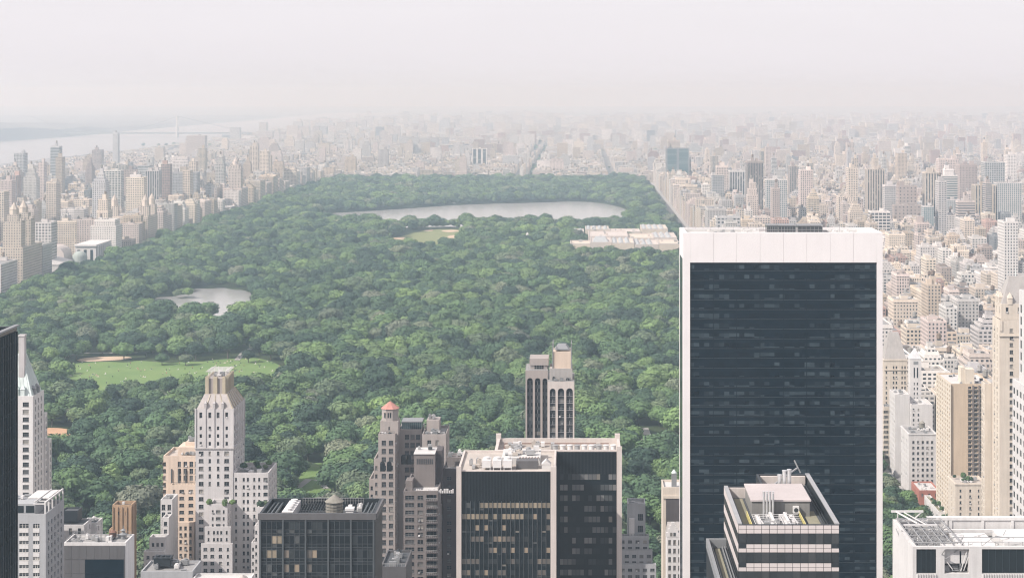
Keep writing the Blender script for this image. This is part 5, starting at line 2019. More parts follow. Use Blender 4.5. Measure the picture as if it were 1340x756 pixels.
def grass_mat(name, a, c, dry):
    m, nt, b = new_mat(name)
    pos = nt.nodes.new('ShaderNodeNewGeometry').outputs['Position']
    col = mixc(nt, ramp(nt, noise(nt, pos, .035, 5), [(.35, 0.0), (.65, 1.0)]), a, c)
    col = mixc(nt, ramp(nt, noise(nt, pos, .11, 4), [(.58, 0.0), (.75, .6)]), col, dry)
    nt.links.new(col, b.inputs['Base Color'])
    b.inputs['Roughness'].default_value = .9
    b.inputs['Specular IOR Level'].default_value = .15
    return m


M['asphalt'] = stone('street_asphalt', (0.085, 0.085, 0.088), var=.3, streak=0)
M['sidewalk'] = stone('sidewalk_concrete', (0.33, 0.32, 0.31), var=.2, streak=0)
M['city_ground'] = stone('city_ground', (0.22, 0.213, 0.21), var=.4, streak=0)
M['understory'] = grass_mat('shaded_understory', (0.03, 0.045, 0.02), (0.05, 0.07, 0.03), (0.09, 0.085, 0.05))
M['lawn'] = grass_mat('mown_lawn', (0.115, 0.19, 0.06), (0.15, 0.22, 0.075), (0.21, 0.215, 0.105))
M['dry_lawn'] = grass_mat('pale_dry_lawn', (0.17, 0.195, 0.085), (0.20, 0.215, 0.10), (0.25, 0.235, 0.13))
M['sand'] = stone('infield_sand', (0.50, 0.38, 0.28), var=.15, streak=0)
M['clay'] = stone('orange_infield_clay', (0.48, 0.30, 0.19), var=.15, streak=0)
M['path'] = stone('park_path', (0.29, 0.28, 0.265), var=.2, streak=0)
M['lake'] = water_mat('lake_water', (0.36, 0.355, 0.35), .16, .25)
M['river'] = water_mat('river_water', (0.25, 0.25, 0.255), .25, .3)
M['hill'] = stone('wooded_hill', (0.20, 0.20, 0.20), var=.4, streak=0)
XE, XW = 165.0, -650.0            # park's east and west edges
YS, YN = 768.0, 4700.0
sheet('ground', [(-15500, -8500), (15500, -8500), (15500, 29000), (-15500, 29000)], 0, M['city_ground'], 'grey city ground of streets and yards reaching the hazy horizon', 'ground')
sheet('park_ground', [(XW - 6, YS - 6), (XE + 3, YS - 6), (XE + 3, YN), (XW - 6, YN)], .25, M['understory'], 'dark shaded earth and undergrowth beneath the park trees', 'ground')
LAWN = smooth_poly(gp((80, 478), (112, 474.5), (140, 473.5), (168, 475), (178, 472), (200, 473.5), (226, 476), (240, 473), (262, 474), (278, 471.5), (300, 470), (318, 468.5), (338, 469), (354, 473), (370, 480), (373, 496), (350, 519), (332, 524), (312, 531), (290, 524), (268, 520), (236, 516), (210, 514), (186, 518), (166, 522), (148, 530), (130, 531), (112, 525), (96, 522), (90, 504)), 1)
sheet('lawn', LAWN, .45, M['lawn'], 'wide sunny mown lawn dotted with tiny people among dark trees', 'lawn')
GREAT = smooth_poly(gp((503, 318), (532, 307), (566, 299.5), (612, 300.5), (608, 311), (598, 318), (588, 330), (548, 332), (516, 330)), 2)
sheet('lawn', GREAT, .45, M['dry_lawn'], 'small pale green ball-field lawn with sandy patches in the distance', 'lawn')
for i, pts in enumerate((((511, 313.2), (520, 310.4), (531, 311), (527, 314)), ((508, 318), (518, 316.5), (524, 318.4), (512, 320)),
                         ((584, 309), (604, 307.4), (603, 311.5), (588, 312.6)), ((574, 302.6), (592, 300.8), (604, 302.6), (588, 304.6)), ((553, 301.8), (566, 300), (568, 302.6), (558, 303)))):
    sheet('infield', smooth_poly(gp(*pts)), .65, M['sand'], ['pale sandy infield at the far-left corner of the distant ball field', 'pale sandy infield at the near-left corner of the distant ball field',
          'pale sandy infield on the right side of the distant ball field', 'pale sandy infield at the top right of the distant ball field', 'tiny sandy infield at the top middle of the distant ball field'][i], 'infield')
STRIP = smooth_poly(gp((98, 472.5), (110, 468.5), (160, 466.5), (176, 468.5), (164, 471.5), (112, 474)))
sheet('infield', STRIP, .65, M['sand'], 'pale pinkish sandy strip along the wide lawn', 'infield')
CLAY = smooth_poly(gp((46, 592), (50, 560), (88, 561), (99, 568), (92, 590), (70, 600)))
sheet('infield', CLAY, .65, M['clay'], 'orange clay patch among dark trees right of the copper-roofed tower', 'infield')
CLAY2 = smooth_poly(gp((120, 582), (128, 577), (134, 582), (130, 592), (120, 592)))
sheet('infield', CLAY2, .65, M['clay'], 'tiny orange clay gap among the trees below the wide lawn', 'infield')
LAKE = smooth_poly(gp((200, 391), (216, 388), (228, 388.5), (236, 385), (244, 386), (247, 379), (262, 377.5), (276, 378.5), (290, 376), (306, 380), (318, 379.5), (326, 383), (337, 384), (334, 394), (336, 404), (326, 412), (318, 411), (310, 420), (300, 432), (286, 430), (276, 421), (258, 424), (248, 417), (236, 419), (222, 416), (204, 410)), 1)
sheet('lake', LAKE, .55, M['lake'], 'still pale grey lake ringed by trees left of centre', 'lake')
RES = smooth_poly(gp((414, 284), (424, 279.5), (470, 277.5), (540, 272.5), (610, 268), (700, 265.5), (760, 263.5), (800, 268), (822, 275), (828, 282), (812, 297), (760, 299), (700, 297.5), (640, 299), (580, 296.5), (520, 299), (468, 297), (430, 293)), 2)
sheet('reservoir', RES, .55, M['lake'], 'long pale reservoir stretching across the far end of the park', 'reservoir')
POND = smooth_poly(gp((498, 404), (520, 402), (528, 408), (520, 420), (500, 420)))
sheet('lawn', POND, .45, M['lawn'], 'tiny grass clearing in the middle of the park trees', 'lawn')
MEAD = smooth_poly(gp((388, 622), (412, 604), (432, 610), (434, 670), (388, 690)))
sheet('lawn', MEAD, .45, M['lawn'], 'small grassy clearing right of the gold-crowned white tower', 'lawn')
ROADS = []


def road(name, pts, w, z, mat, label, cat='road', clear=3.0):
    q = MB()
    n = len(pts)
    side = []
    for i in range(n):
        a, b = Vector(pts[max(0, i - 1)]), Vector(pts[min(n - 1, i + 1)])
        d = (b - a).normalized()
        side.append((pts[i][0] - d.y * w / 2, pts[i][1] + d.x * w / 2, pts[i][0] + d.y * w / 2, pts[i][1] - d.x * w / 2))
    for s, t in zip(side[:-1], side[1:]):
        q.quad((s[2], s[3], z), (t[2], t[3], z), (t[0], t[1], z), (s[0], s[1], z))
    ROADS.append((pts, w / 2 + clear))
    return tag(q.build(name, mat), label, cat, kind='structure')


road('park_drive', gp((841, 560), (848, 580), (853, 604)), 8, .5, M['path'], 'pale park drive running between trees left of the white-framed slab', clear=5)
road('park_drive', gp((868, 573), (876, 592), (884, 600)), 10, .5, M['path'], 'pale paved plaza among trees next to the white-framed slab', clear=4)
road('park_path', gp((388, 640), (404, 628), (420, 630), (428, 640)), 5, .7, M['path'], 'sandy footpath curving through the small clearing', 'path', 3)
road('park_path', gp((843, 704), (853, 712), (857, 730)), 5, .5, M['path'], 'pale footpath curling behind the small grey terraced block', 'path', 3)
road('park_path', gp((310, 472), (318, 462), (330, 456), (352, 452)), 5, .7, M['path'], 'pale path leaving the wide lawn at its far right corner', 'path', 4)
road('park_path', gp((60, 500), (80, 470), (100, 463), (180, 462)), 5, .7, M['path'], 'pale path skirting the far left edge of the wide lawn', 'path', 2)
road('avenue', [(181, 600), (181, 4800)], 17, .2, M['asphalt'], 'dark avenue along the park’s right-hand edge', clear=0)
road('sidewalk', [(193.3, 700), (193.3, 4800)], 6.5, .35, M['sidewalk'], 'pale sidewalk at the foot of the buildings facing the park’s right edge', 'sidewalk', 0)
road('avenue', [(-663, 600), (-663, 4800)], 13, .2, M['asphalt'], 'avenue along the park’s left-hand edge', clear=0)
road('street', [(-700, 752.5), (190, 752.5)], 16, .2, M['asphalt'], 'street between the park and the first row of towers', clear=0)
# river with bridge, hills beyond
riv = [(-1905, 3000), (-1912, 5900), (-1850, 7300), (-1720, 8600), (-1790, 9600), (-1900, 11000), (-1950, 20000), (-2750, 20000), (-2740, 11000), (-2690, 9700), (-2760, 8700), (-2850, 7000), (-2900, 3000)]
sheet('river', riv, .5, M['river'], 'broad pale hazy river at the far left', 'river')
def hills():
    q = MB()
    r = random.Random(5)
    rows = []
    ys = [4000 + 500 * i for i in range(26)]
    offs = [0, 60, 220, 600, 1500, 3500, 9500]
    base = [0, 62, 92, 104, 96, 100, 90]
    for y in ys:
        xw = np.interp(y, [3000, 7000, 8700, 9700, 11000, 20000], [-2900, -2850, -2760, -2690, -2740, -2750]) - 4
        hk = float(np.interp(y, [4000, 8500, 10500, 14000], [1, 1, .5, .2]))
        rows.append([(xw - o, y, max(0.0, hk * h * (1 + r.uniform(-.18, .18))) if h else 0.3) for o, h in zip(offs, base)])
    for a, b in zip(rows[:-1], rows[1:]):
        for i in range(len(offs) - 1):
            q.quad(a[i + 1], a[i], b[i], b[i + 1])
    tag(q.build('hills', M['hill'], smooth=True), 'low wooded hills fading into haze across the river', 'hills', kind='structure')
hills()


def bridge():
    Y = 9500.0
    b = empty('suspension_bridge', WX(232, Y), Y)
    tag(b, 'faint suspension bridge crossing the hazy river', 'bridge')
    zd, zt = WZ(174, Y), WZ(152, Y)
    q = MB()
    q.box(WX(60, Y), WX(330, Y), Y - 16, Y + 16, zd - 5, zd + 3)
    q.build('deck', M['steel_grey'], b)
    for px in (232,):
        q = MB()
        x = WX(px, Y)
        for s in (-1, 1):
            q.box(x - 4, x + 4, Y + s * 14 - 5, Y + s * 14 + 5, 0, zt)
        for z in (zd + 20, zt - 8):
            q.box(x - 3.5, x + 3.5, Y - 9, Y + 9, z, z + 7)
        q.build('bridge_tower', M['light_concrete'], b)
    q = MB()
    x0, x1 = WX(40, Y), WX(232, Y)
    for s in (-1, 1):
        prev = None
        for k in range(25):
            t = k / 24
            p = (x0 + (x1 - x0) * t, Y + s * 14, zd + 6 + (zt - zd - 6) * (2 * t - 1) ** 2)
            if prev:
                q.beam(prev, p, .9)
            prev = p
        q.beam((x1, Y + s * 14, zt), (WX(325, Y), Y + s * 14, zd), .9)
    q.build('cable', M['steel_grey'], b)
bridge()

# tiny people sitting on the wide lawn
def people():
    r = random.Random(8)
    q = MB()
    n = 0
    ms = ['frame_white', 'red_brick', 'navy_line', 'steel_white', 'peach_brick', 'glass_teal']
    while n < 260:
        x, y = r.uniform(-460, -230), r.uniform(1350, 1620)
        if not inside((x, y), LAWN):
            continue
        m = r.randrange(len(ms))
        if r.random() < .55:       # seated: folded legs, torso, head
            q.box(x - .45, x + .45, y - .9, y + .1, .46, .75, m)
            q.frustum((x - .3, x + .3, y - .2, y + .2), .7, (x - .22, x + .22, y - .15, y + .15), 1.3, m)
            q.cyl(x, y, .13, 1.32, 1.6, 7, .1, m=4)
        else:
            for s in (-.13, .13):
                q.frustum((x + s - .09, x + s + .09, y - .1, y + .1), .46, (x + s - .11, x + s + .11, y - .12, y + .12), 1.3, 2)
            q.frustum((x - .2, x + .2, y - .13, y + .13), 1.3, (x - .27, x + .27, y - .15, y + .15), 1.95, m)
            q.cyl(x, y, .12, 1.98, 2.25, 7, .1, m=4)
        if r.random() < .3:
            q.box(x - 1.1, x + 1.1, y - 1.6, y - .95, .455, .5, 3)
        n += 1
    tag(q.build('crowd', [M[k] for k in ms]), 'scattered tiny people sitting and standing on the wide lawn', 'crowd', kind='stuff')
people()


def park_things():
    Y = HC * F / (585 - VY)
    x = WX(418.5, Y)
    b = empty('park_pavilion', x, Y)
    tag(b, 'small pale round-roofed park pavilion among the trees right of the gold-crowned tower', 'pavilion')
    q = MB()
    q.cyl(x, Y, 3.6, .3, 7.5, 10)
    q.build('wall', M['light_concrete'], b)
    q = MB()
    q.cyl(x, Y, 4.8, 7.5, 10.2, 10, .6)
    q.cyl(x, Y, .5, 10.2, 11.5, 8, .1)
    q.build('roof', M['roof_pale'], b)
    Y = HC * F / (326 - VY)
    x = WX(690, Y)
    b = empty('obelisk', x, Y)
    tag(b, 'pale stone obelisk rising from trees in the middle of the park', 'obelisk')
    q = MB()
    q.frustum((x - 3, x + 3, Y - 3, Y + 3), 3, (x - 2, x + 2, Y - 2, Y + 2), 23)
    q.frustum((x - 2, x + 2, Y - 2, Y + 2), 23, (x - .1, x + .1, Y - .1, Y + .1), 26)
    q.build('shaft', M['light_concrete'], b)
    q = MB()
    q.box(x - 4, x + 4, Y - 4, Y + 4, .3, 3)
    q.build('base', M['light_concrete'], b)
    for px, py, w, h, lab in ((690, 430, 7, 11.5, 'small pale roofed kiosk half hidden by trees in mid park'), (615, 265, 10, 8, 'small white pump house on the far reservoir shore'), (593, 266, 6, 7, 'tiny pale gatehouse on the far reservoir shore left of the pump house')):
        Y = HC * F / (py - VY)
        x = WX(px, Y)
        b = empty('park_house', x, Y)
        tag(b, lab, 'park house')
        q = MB()
        q.box(x - w / 2, x + w / 2, Y, Y + w * .7, .3, h)
        q.build('wall', M['grey_concrete'], b)
        q = MB()
        q.frustum((x - w / 2 - .5, x + w / 2 + .5, Y - .5, Y + w * .7 + .5), h + .002, (x - w / 4, x + w / 4, Y + w * .3, Y + w * .4), h + w * .25)
        q.build('roof', M['roof_pale'], b)
park_things()

# ------------------------------------------------------------------ ordinary city buildings
def city_material():
    m, nt, b = new_mat('city_wall')
    uv = nt.nodes.new('ShaderNodeUVMap')
    uv.uv_map = 'UVMap'
    sp = nt.nodes.new('ShaderNodeSeparateXYZ')
    nt.links.new(uv.outputs[0], sp.inputs[0])
    u, v = sp.outputs[0], sp.outputs[1]
    ac = nt.nodes.new('ShaderNodeAttribute')
    ac.attribute_name = 'Col'
    ast = nt.nodes.new('ShaderNodeAttribute')
    ast.attribute_name = 'Sty'
    ss = nt.nodes.new('ShaderNodeSeparateColor')
    nt.links.new(ast.outputs['Color'], ss.inputs[0])
    fu = mth(nt, 'ABSOLUTE', mth(nt, 'SUBTRACT', mth(nt, 'FRACT', u), .5))
    fv = mth(nt, 'ABSOLUTE', mth(nt, 'SUBTRACT', mth(nt, 'FRACT', v), .5))
    mask = mth(nt, 'MULTIPLY', mth(nt, 'LESS_THAN', fu, ss.outputs[0]), mth(nt, 'LESS_THAN', fv, ss.outputs[1]))
    cmb = nt.nodes.new('ShaderNodeCombineXYZ')
    nt.links.new(mth(nt, 'FLOOR', u), cmb.inputs[0])
    nt.links.new(mth(nt, 'FLOOR', v), cmb.inputs[1])
    sc = nt.nodes.new('ShaderNodeSeparateColor')
    nt.links.new(ac.outputs['Color'], sc.inputs[0])
    nt.links.new(mth(nt, 'MULTIPLY', sc.outputs[0], 97.0), cmb.inputs[2])
    wn = nt.nodes.new('ShaderNodeTexWhiteNoise')
    nt.links.new(cmb.outputs[0], wn.inputs['Vector'])
    pane = ramp(nt, wn.outputs['Value'], [(0, (.018, .024, .03)), (.35, (.032, .037, .044)), (.62, (.06, .065, .07)), (.8, (.12, .12, .12)), (.92, (.26, .25, .23))], True)
    pane = mixc(nt, ss.outputs[2], pane, (.09, .17, .185))
    pos = nt.nodes.new('ShaderNodeNewGeometry').outputs['Position']
    f = mth(nt, 'MULTIPLY_ADD', mth(nt, 'SUBTRACT', noise(nt, pos, .06, 4), .5), .45, 1.0)
    f = mth(nt, 'MULTIPLY_ADD', mth(nt, 'SUBTRACT', noise(nt, scaled(nt, pos, (.5, .5, .03)), 1.0, 3), .5), .3, f)
    c = nt.nodes.new('ShaderNodeVectorMath')
    c.operation = 'SCALE'
    nt.links.new(ac.outputs['Color'], c.inputs[0])
    nt.links.new(f, c.inputs['Scale'])
    col = mixc(nt, mask, c.outputs[0], pane)
    nt.links.new(col, b.inputs['Base Color'])
    nt.links.new(mth(nt, 'MULTIPLY_ADD', mask, -.6, .85), b.inputs['Roughness'])
    b.inputs['Specular IOR Level'].default_value = .35
    return m


M['city'] = city_material()


class CB:
    """city mesh: quads with window-bay UVs, a colour and a window style per face"""

    def __init__(s):
        s.v, s.uv, s.c, s.s = [], [], [], []

    def quad(s, p, uv, col, sty):
        s.v += p
        s.uv += uv
        s.c.append(col)
        s.s.append(sty)

    def wall(s, x0, x1, y0, y1, z0, z1, col, st, faces='SEWN'):
        bay, fl, wu, wv, teal = st
        nv = max(1, round((z1 - z0) / fl))
        for fc in faces:
            a, b = {'S': ((x0, y0), (x1, y0)), 'E': ((x1, y0), (x1, y1)), 'N': ((x1, y1), (x0, y1)), 'W': ((x0, y1), (x0, y0))}[fc]
            L = abs(a[0] - b[0]) + abs(a[1] - b[1])
            nu = max(1, round(L / bay))
            s.quad([(*a, z0), (*b, z0), (*b, z1), (*a, z1)], [(0, 0), (nu, 0), (nu, nv), (0, nv)], col, (wu, wv, teal))

    def flat(s, x0, x1, y0, y1, z, col):
        s.quad([(x0, y0, z), (x1, y0, z), (x1, y1, z), (x0, y1, z)], [(0, 0)] * 4, col, (0, 0, 0))

    def box(s, x0, x1, y0, y1, z0, z1, col, top=None):
        s.wall(x0, x1, y0, y1, z0, z1, col, (9e9, 9e9, 0, 0, 0))
        s.flat(x0, x1, y0, y1, z1, top or col)

    def pyr(s, x0, x1, y0, y1, z0, z1, col, k=.1):
        cx, cy = (x0 + x1) / 2, (y0 + y1) / 2
        a = [(x0, y0, z0), (x1, y0, z0), (x1, y1, z0), (x0, y1, z0)]
        w, d = (x1 - x0) / 2 * k, (y1 - y0) / 2 * k
        b = [(cx - w, cy - d, z1), (cx + w, cy - d, z1), (cx + w, cy + d, z1), (cx - w, cy + d, z1)]
        for i in range(4):
            j = (i + 1) % 4
            s.quad([a[i], a[j], b[j], b[i]], [(0, 0)] * 4, col, (0, 0, 0))
        s.quad(b, [(0, 0)] * 4, col, (0, 0, 0))

    def drum(s, cx, cy, r, z0, z1, col, r2=None, n=8):
        r2 = r if r2 is None else r2
        P = [(math.cos(2 * math.pi * i / n), math.sin(2 * math.pi * i / n)) for i in range(n)]
        for i in range(n):
            p, q = P[i], P[(i + 1) % n]
            s.quad([(cx + r * p[0], cy + r * p[1], z0), (cx + r * q[0], cy + r * q[1], z0), (cx + r2 * q[0], cy + r2 * q[1], z1), (cx + r2 * p[0], cy + r2 * p[1], z1)], [(0, 0)] * 4, col, (0, 0, 0))
        for i in range(0, n, 2):
            p, q, t = P[i], P[(i + 1) % n], P[(i + 2) % n]
            s.quad([(cx, cy, z1), (cx + r2 * p[0], cy + r2 * p[1], z1), (cx + r2 * q[0], cy + r2 * q[1], z1), (cx + r2 * t[0], cy + r2 * t[1], z1)], [(0, 0)] * 4, col, (0, 0, 0))

    def build(s, name, parent=None):
        if not s.v:
            return None
        org = np.array(parent.location[:] if parent else (0, 0, 0))
        n = len(s.c)
        co = (np.array(s.v, dtype=np.float64) - org).astype(np.float32)
        me = bpy.data.meshes.new(name)
        me.vertices.add(4 * n)
        me.vertices.foreach_set('co', co.ravel())
        me.loops.add(4 * n)
        me.loops.foreach_set('vertex_index', np.arange(4 * n, dtype=np.int32))
        me.polygons.add(n)
        me.polygons.foreach_set('loop_start', np.arange(0, 4 * n, 4, dtype=np.int32))
        me.polygons.foreach_set('loop_total', np.full(n, 4, dtype=np.int32))
        uv = me.uv_layers.new(name='UVMap')
        uv.data.foreach_set('uv', np.array(s.uv, dtype=np.float32).ravel())
        for nm, dat in (('Col', s.c), ('Sty', s.s)):
            a = me.attributes.new(nm, 'FLOAT_COLOR', 'CORNER')
            d = np.ones((n, 4, 4), dtype=np.float32)
            d[:, :, :3] = np.array(dat, dtype=np.float32)[:, None, :]
            a.data.foreach_set('color', d.ravel())
        me.materials.append(M['city'])
        me.update()
        me.validate()
        o = bpy.data.objects.new(name, me)
        COL.objects.link(o)
        if parent:
            o.parent = parent
        return o


PAL = {'cream': (.56, .49, .415), 'tan': (.46, .385, .305), 'pinkish': (.52, .45, .412), 'grey': (.42, .415, .415), 'white': (.61, .58, .555), 'brown': (.36, .30, .275),
       'brick-red': (.38, .265, .23), 'pale grey': (.47, .45, .435), 'dark grey': (.19, .20, .21)}
PALW = [('cream', 36), ('tan', 13), ('pinkish', 18), ('grey', 6), ('white', 15), ('brown', 4), ('brick-red', 3), ('pale grey', 15), ('dark grey', 2)]
ROOFS = [(.27, .26, .255), (.36, .34, .32), (.19, .19, .195), (.45, .43, .41), (.32, .29, .26), (.11, .115, .12), (.24, .235, .23)]
STY = [(3.0, 3.15, .22, .27, 0), (2.6, 3.1, .2, .25, 0), (3.4, 3.2, .26, .27, 0), (3.8, 3.1, .3, .24, 0), (2.4, 3.2, .24, .3, 0)]
STY_SLAB = [(4.2, 3.0, .42, .24, .1), (3.2, 3.0, .36, .3, .25), (5.5, 3.1, .3, .26, 0), (3.0, 3.4, .3, .46, .2), (9e9, 3.2, .6, .26, .2)]


def wpick(r, w):
    t = r.uniform(0, sum(x[1] for x in w))
    for k, x in w:
        t -= x
        if t <= 0:
            return k
    return w[-1][0]


def lot(x0, x1, y0, y1, h, r, cname=None, sty=None, **kw):
    cname = cname or wpick(r, PALW)
    c = PAL[cname]
    k = r.uniform(.82, 1.16)
    c = tuple(min(.8, max(.03, a * k * r.uniform(.987, 1.013))) for a in c)
    d = dict(x0=x0, x1=x1, y0=y0, y1=y1, h=h, col=c, cname=cname, roof=r.choice(ROOFS), seed=r.randrange(1 << 30),
             sty=sty or (r.choice(STY) if h < 75 or r.random() < .5 else r.choice(STY_SLAB)), top=None, fine=2)
    d.update(kw)
    return d


def shade(c, k):
    return tuple(min(.85, a * k) for a in c)


def raise_lot(L, wall, roof, new, fine):
    """adds one building's faces to the given meshes (new() gives the mesh for each roof piece); returns its features"""
    r = random.Random(L['seed'])
    x0, x1, y0, y1, h, c = L['x0'], L['x1'], L['y0'], L['y1'], L['h'], L['col']
    w, d = x1 - x0, y1 - y0
    feats = []
    tiers = [(x0, x1, y0, y1, 0, h)]
    if L['top'] == 'tiers' or (L['top'] is None and h > 38 and w > 14 and d > 14 and r.random() < .45):
        z = h * r.uniform(.78, .9)
        tiers = [(x0, x1, y0, y1, 0, z)]
        k = r.randint(1, 3)
        a, b, e, f = x0, x1, y0, y1
        for i in range(k):
            s = r.uniform(.07, .14)
            a, b, e, f = a + w * s, b - w * s * r.uniform(.4, 1), e + d * s, f - d * s
            z2 = z + (h - z) / (k - i)
            tiers.append((a, b, e, f, z, z2))
            z = z2
        feats.append('stepped')
    for (a, b, e, f, za, zb) in tiers:
        wall.wall(a, b, e, f, za, zb, c, L['sty'])
        if fine >= 2:
            t, p = .5, 1.1
            roof.flat(a + t, b - t, e + t, f - t, zb - .05, L['roof'])
            rim = shade(c, 1.08)
            roof.box(a, b, e, e + t, zb, zb + p, rim)
            roof.box(a, b, f - t, f, zb, zb + p, rim)
            roof.box(a, a + t, e + t, f - t, zb, zb + p, rim)
            roof.box(b - t, b, e + t, f - t, zb, zb + p, rim)
            if L.get('cornice', r.random() < .4):
                cc = shade(c, 1.15)
                roof.box(a - .5, b + .5, e - .5, e - .01, zb - 1.6, zb - .4, cc)
                roof.box(a - .5, a - .01, e, f, zb - 1.6, zb - .4, cc)
                roof.box(b + .01, b + .5, e, f, zb - 1.6, zb - .4, cc)
        else:
            roof.flat(a, b, e, f, zb, L['roof'])
    a, b, e, f, _, zt = tiers[-1]
    w, d = b - a, f - e
    if L['top'] == 'pyramid':
        roof.pyr(a, b, e, f, zt, zt + min(w, d) * .9, shade(c, .7))
        feats.append('pyramid')
        return feats
    if L['top'] == 'turrets':
        cw = min(w, d) * .2
        for (px, py) in L['turrets']:
            tx, ty = x0 + (x1 - x0) * px, y0 + (y1 - y0) * py
            bulk = new('turret')
            bulk.wall(tx - cw / 2, tx + cw / 2, ty - cw / 2, ty + cw / 2, zt, zt + cw * 1.3, c, L['sty'])
            bulk.drum(tx, ty, cw * .42, zt + cw * 1.3, zt + cw * 2.0, shade(c, 1.05))
            bulk.drum(tx, ty, cw * .45, zt + cw * 2.0, zt + cw * 2.8, shade(c, .8), .1)
        return feats
    if w < 5 or d < 5:
        return feats
    if fine:
        nb = r.choice((1, 1, 2)) if fine == 2 else 1
        for i in range(nb):
            bw, bd = min(w * .6, r.uniform(4, 9)), min(d * .6, r.uniform(4, 9))
            bx, by = r.uniform(a + .8, b - bw - .8), r.uniform(e + .8 + (f - e) * .2, f - bd - .8)
            bh = r.uniform(2.5, 4.5) if h < 60 else r.uniform(4, 9)
            new('bulkhead').box(bx, bx + bw, by, by + bd, zt, zt + bh, shade(c, r.uniform(.75, 1.2)), L['roof'])
            feats.append('bulkhead')
            if i == 0 and L.get('tank', r.random() < .5) and bw > 4:
                col = r.choice(((.16, .12, .095), (.20, .155, .12), (.24, .23, .21), (.30, .29, .28)))
                tr = r.uniform(1.5, 2.1)
                tank = new('water_tank')
                tank.drum(bx + bw / 2, by + bd / 2, tr * .8, zt + bh, zt + bh + 1.2, (.05, .05, .05), n=6)
                tank.drum(bx + bw / 2, by + bd / 2, tr, zt + bh + 1.2, zt + bh + 4.4, col)
                tank.drum(bx + bw / 2, by + bd / 2, tr * 1.06, zt + bh + 4.4, zt + bh + 5.8, shade(col, .8), .1)
                feats.append('tank')
        if fine == 2:
            for i in range(r.randint(4, 9)):
                s = r.uniform(1, 2.6)
                bx, by = r.uniform(a + .7, b - s - .7), r.uniform(e + .7, f - s - .7)
                v = r.choice((.6, .45, .25, .12, .5))
                new('ventilation_unit').box(bx, bx + s, by, by + s * r.uniform(.5, 1.2), zt, zt + r.uniform(.8, 1.8), (v, v * .98, v * .96))
    return feats


LOTS = []
LAND = []       # hand-placed mid-distance landmarks


def land(px0, px1, py, Y, d, cname, label, cat='tower', anchor=None, sty=None, top='flat', **kw):
    x0, x1 = WX(px0, Y), WX(px1, Y)
    L = lot(x0, x1, Y, Y + d, WZ(py, Y), random.Random(int(px0 * 7 + py)), cname, sty, label=label, cat=cat, top=top, **kw)
    LAND.append(L)
    if anchor:
        ANCH.append((anchor, (px0 + px1) / 2, py + 12))
    OCC.append((x0, x1, Y, Y + d, L['h']))
    return L


# along the park's right side and beyond
land(872, 902, 195, 4200, 40, 'dark grey', 'dark bluish twin-faced slab with a pale central strip standing beyond the park', anchor='the dark park-end slab', sty=(27.5, 3.6, .4, .6, .55))
land(874, 890, 184, 4262, 20, 'pinkish', 'pinkish block peeping over the dark slab beyond the park', sty=STY[1])
land(978, 999, 212, 3000, 34, 'brown', 'tall dark brown slab with striped right half', anchor='the tall dark brown slab', sty=(2.6, 3.2, .3, .6, 0))
land(1135, 1158, 222, 3000, 26, 'cream', 'tall cream slab ribbed with dark vertical window strips', anchor='the cream ribbed slab', sty=(4.4, 3.1, .24, .6, 0))
land(1232, 1253, 230, 3000, 24, 'white', 'white tower banded with dark green window ribbons under a white top box', anchor='the white-and-green banded tower', sty=(9e9, 4.0, .6, .26, .35))
land(1236, 1248, 222, 3006, 14, 'white', 'white box crowning the white-and-green banded tower', cat='top box', sty=(9e9, 9e9, 0, 0, 0))
land(1139.5, 1165, 278, 2500, 24, 'white', 'white concrete grid block with big dark square windows right behind the white-framed slab', anchor='the white grid block', sty=(6.0, 4.4, .4, .32, 0))
land(1305, 1337, 240, 2900, 28, 'pale grey', 'pale tower with teal-tinted windows near the right edge', anchor='the teal-glass tower', sty=(3.4, 3.1, .3, .36, .7))
land(1276, 1303, 243, 2900, 28, 'tan', 'tan striped slab right of the banded tower', anchor='the tan striped slab', sty=(4.6, 3.0, .22, .6, .1))
land(1289, 1315, 213, 3200, 30, 'grey', 'grey gridded tower high on the right skyline', sty=(4.0, 3.2, .34, .34, .2))
land(1256, 1279, 216, 3250, 30, 'brown', 'broad dull brownish tower between grey gridded and banded towers', sty=STY[1])
land(1229, 1255, 209, 3320, 30, 'pinkish', 'broad pinkish tower behind the white-and-green banded tower', sty=STY[0])
land(1211, 1229, 226, 2900, 26, 'cream', 'slim cream tower with pale stripes left of the white-and-green banded tower', sty=(4.6, 3.1, .24, .6, 0))
land(1176, 1200, 244, 2900, 26, 'brown', 'dull red-brown block with bright white windows', anchor='the red-brown white-windowed block', sty=(6.5, 5.2, .18, .2, 0))
land(1170, 1205, 269, 2870, 18, 'brown', 'lower red-brown wing below the white-windowed block', cat='wing', sty=(6.5, 5.2, .18, .2, 0))
land(1158, 1174, 243, 2960, 24, 'pale grey', 'pale grey slab with cream left edge beside the cream ribbed slab', sty=(3.4, 3.1, .3, .3, .3))
land(955, 978, 224, 3400, 30, 'pale grey', 'grey block with a bright cream end wall left of the tall dark brown slab', sty=(5, 3.2, .3, .6, 0))
land(938, 953, 218, 3500, 26, 'pinkish', 'slender pinkish slab left of the grey block with the cream end wall', sty=STY[2])
land(1003, 1030, 236, 2900, 26, 'pale grey', 'pale block with bluish glass right of the tall dark brown slab', sty=(3, 3.1, .34, .34, .5))
land(1112, 1129, 268, 2600, 20, 'cream', 'ornate cream tower with domed stepped top behind the white-framed slab', anchor='the cream domed tower', top='tiers', sty=STY[1])
land(978, 992, 240, 2720, 18, 'pinkish', 'slender stepped pinkish tower in front of the tall dark brown slab', top='tiers', sty=STY[1])
land(938, 969, 284, 2536, 24, 'grey', 'grey block with pale cornice and square windows behind the white-framed slab', anchor='the grey square-windowed block', sty=(5.2, 5.0, .26, .26, 0), cornice=True)
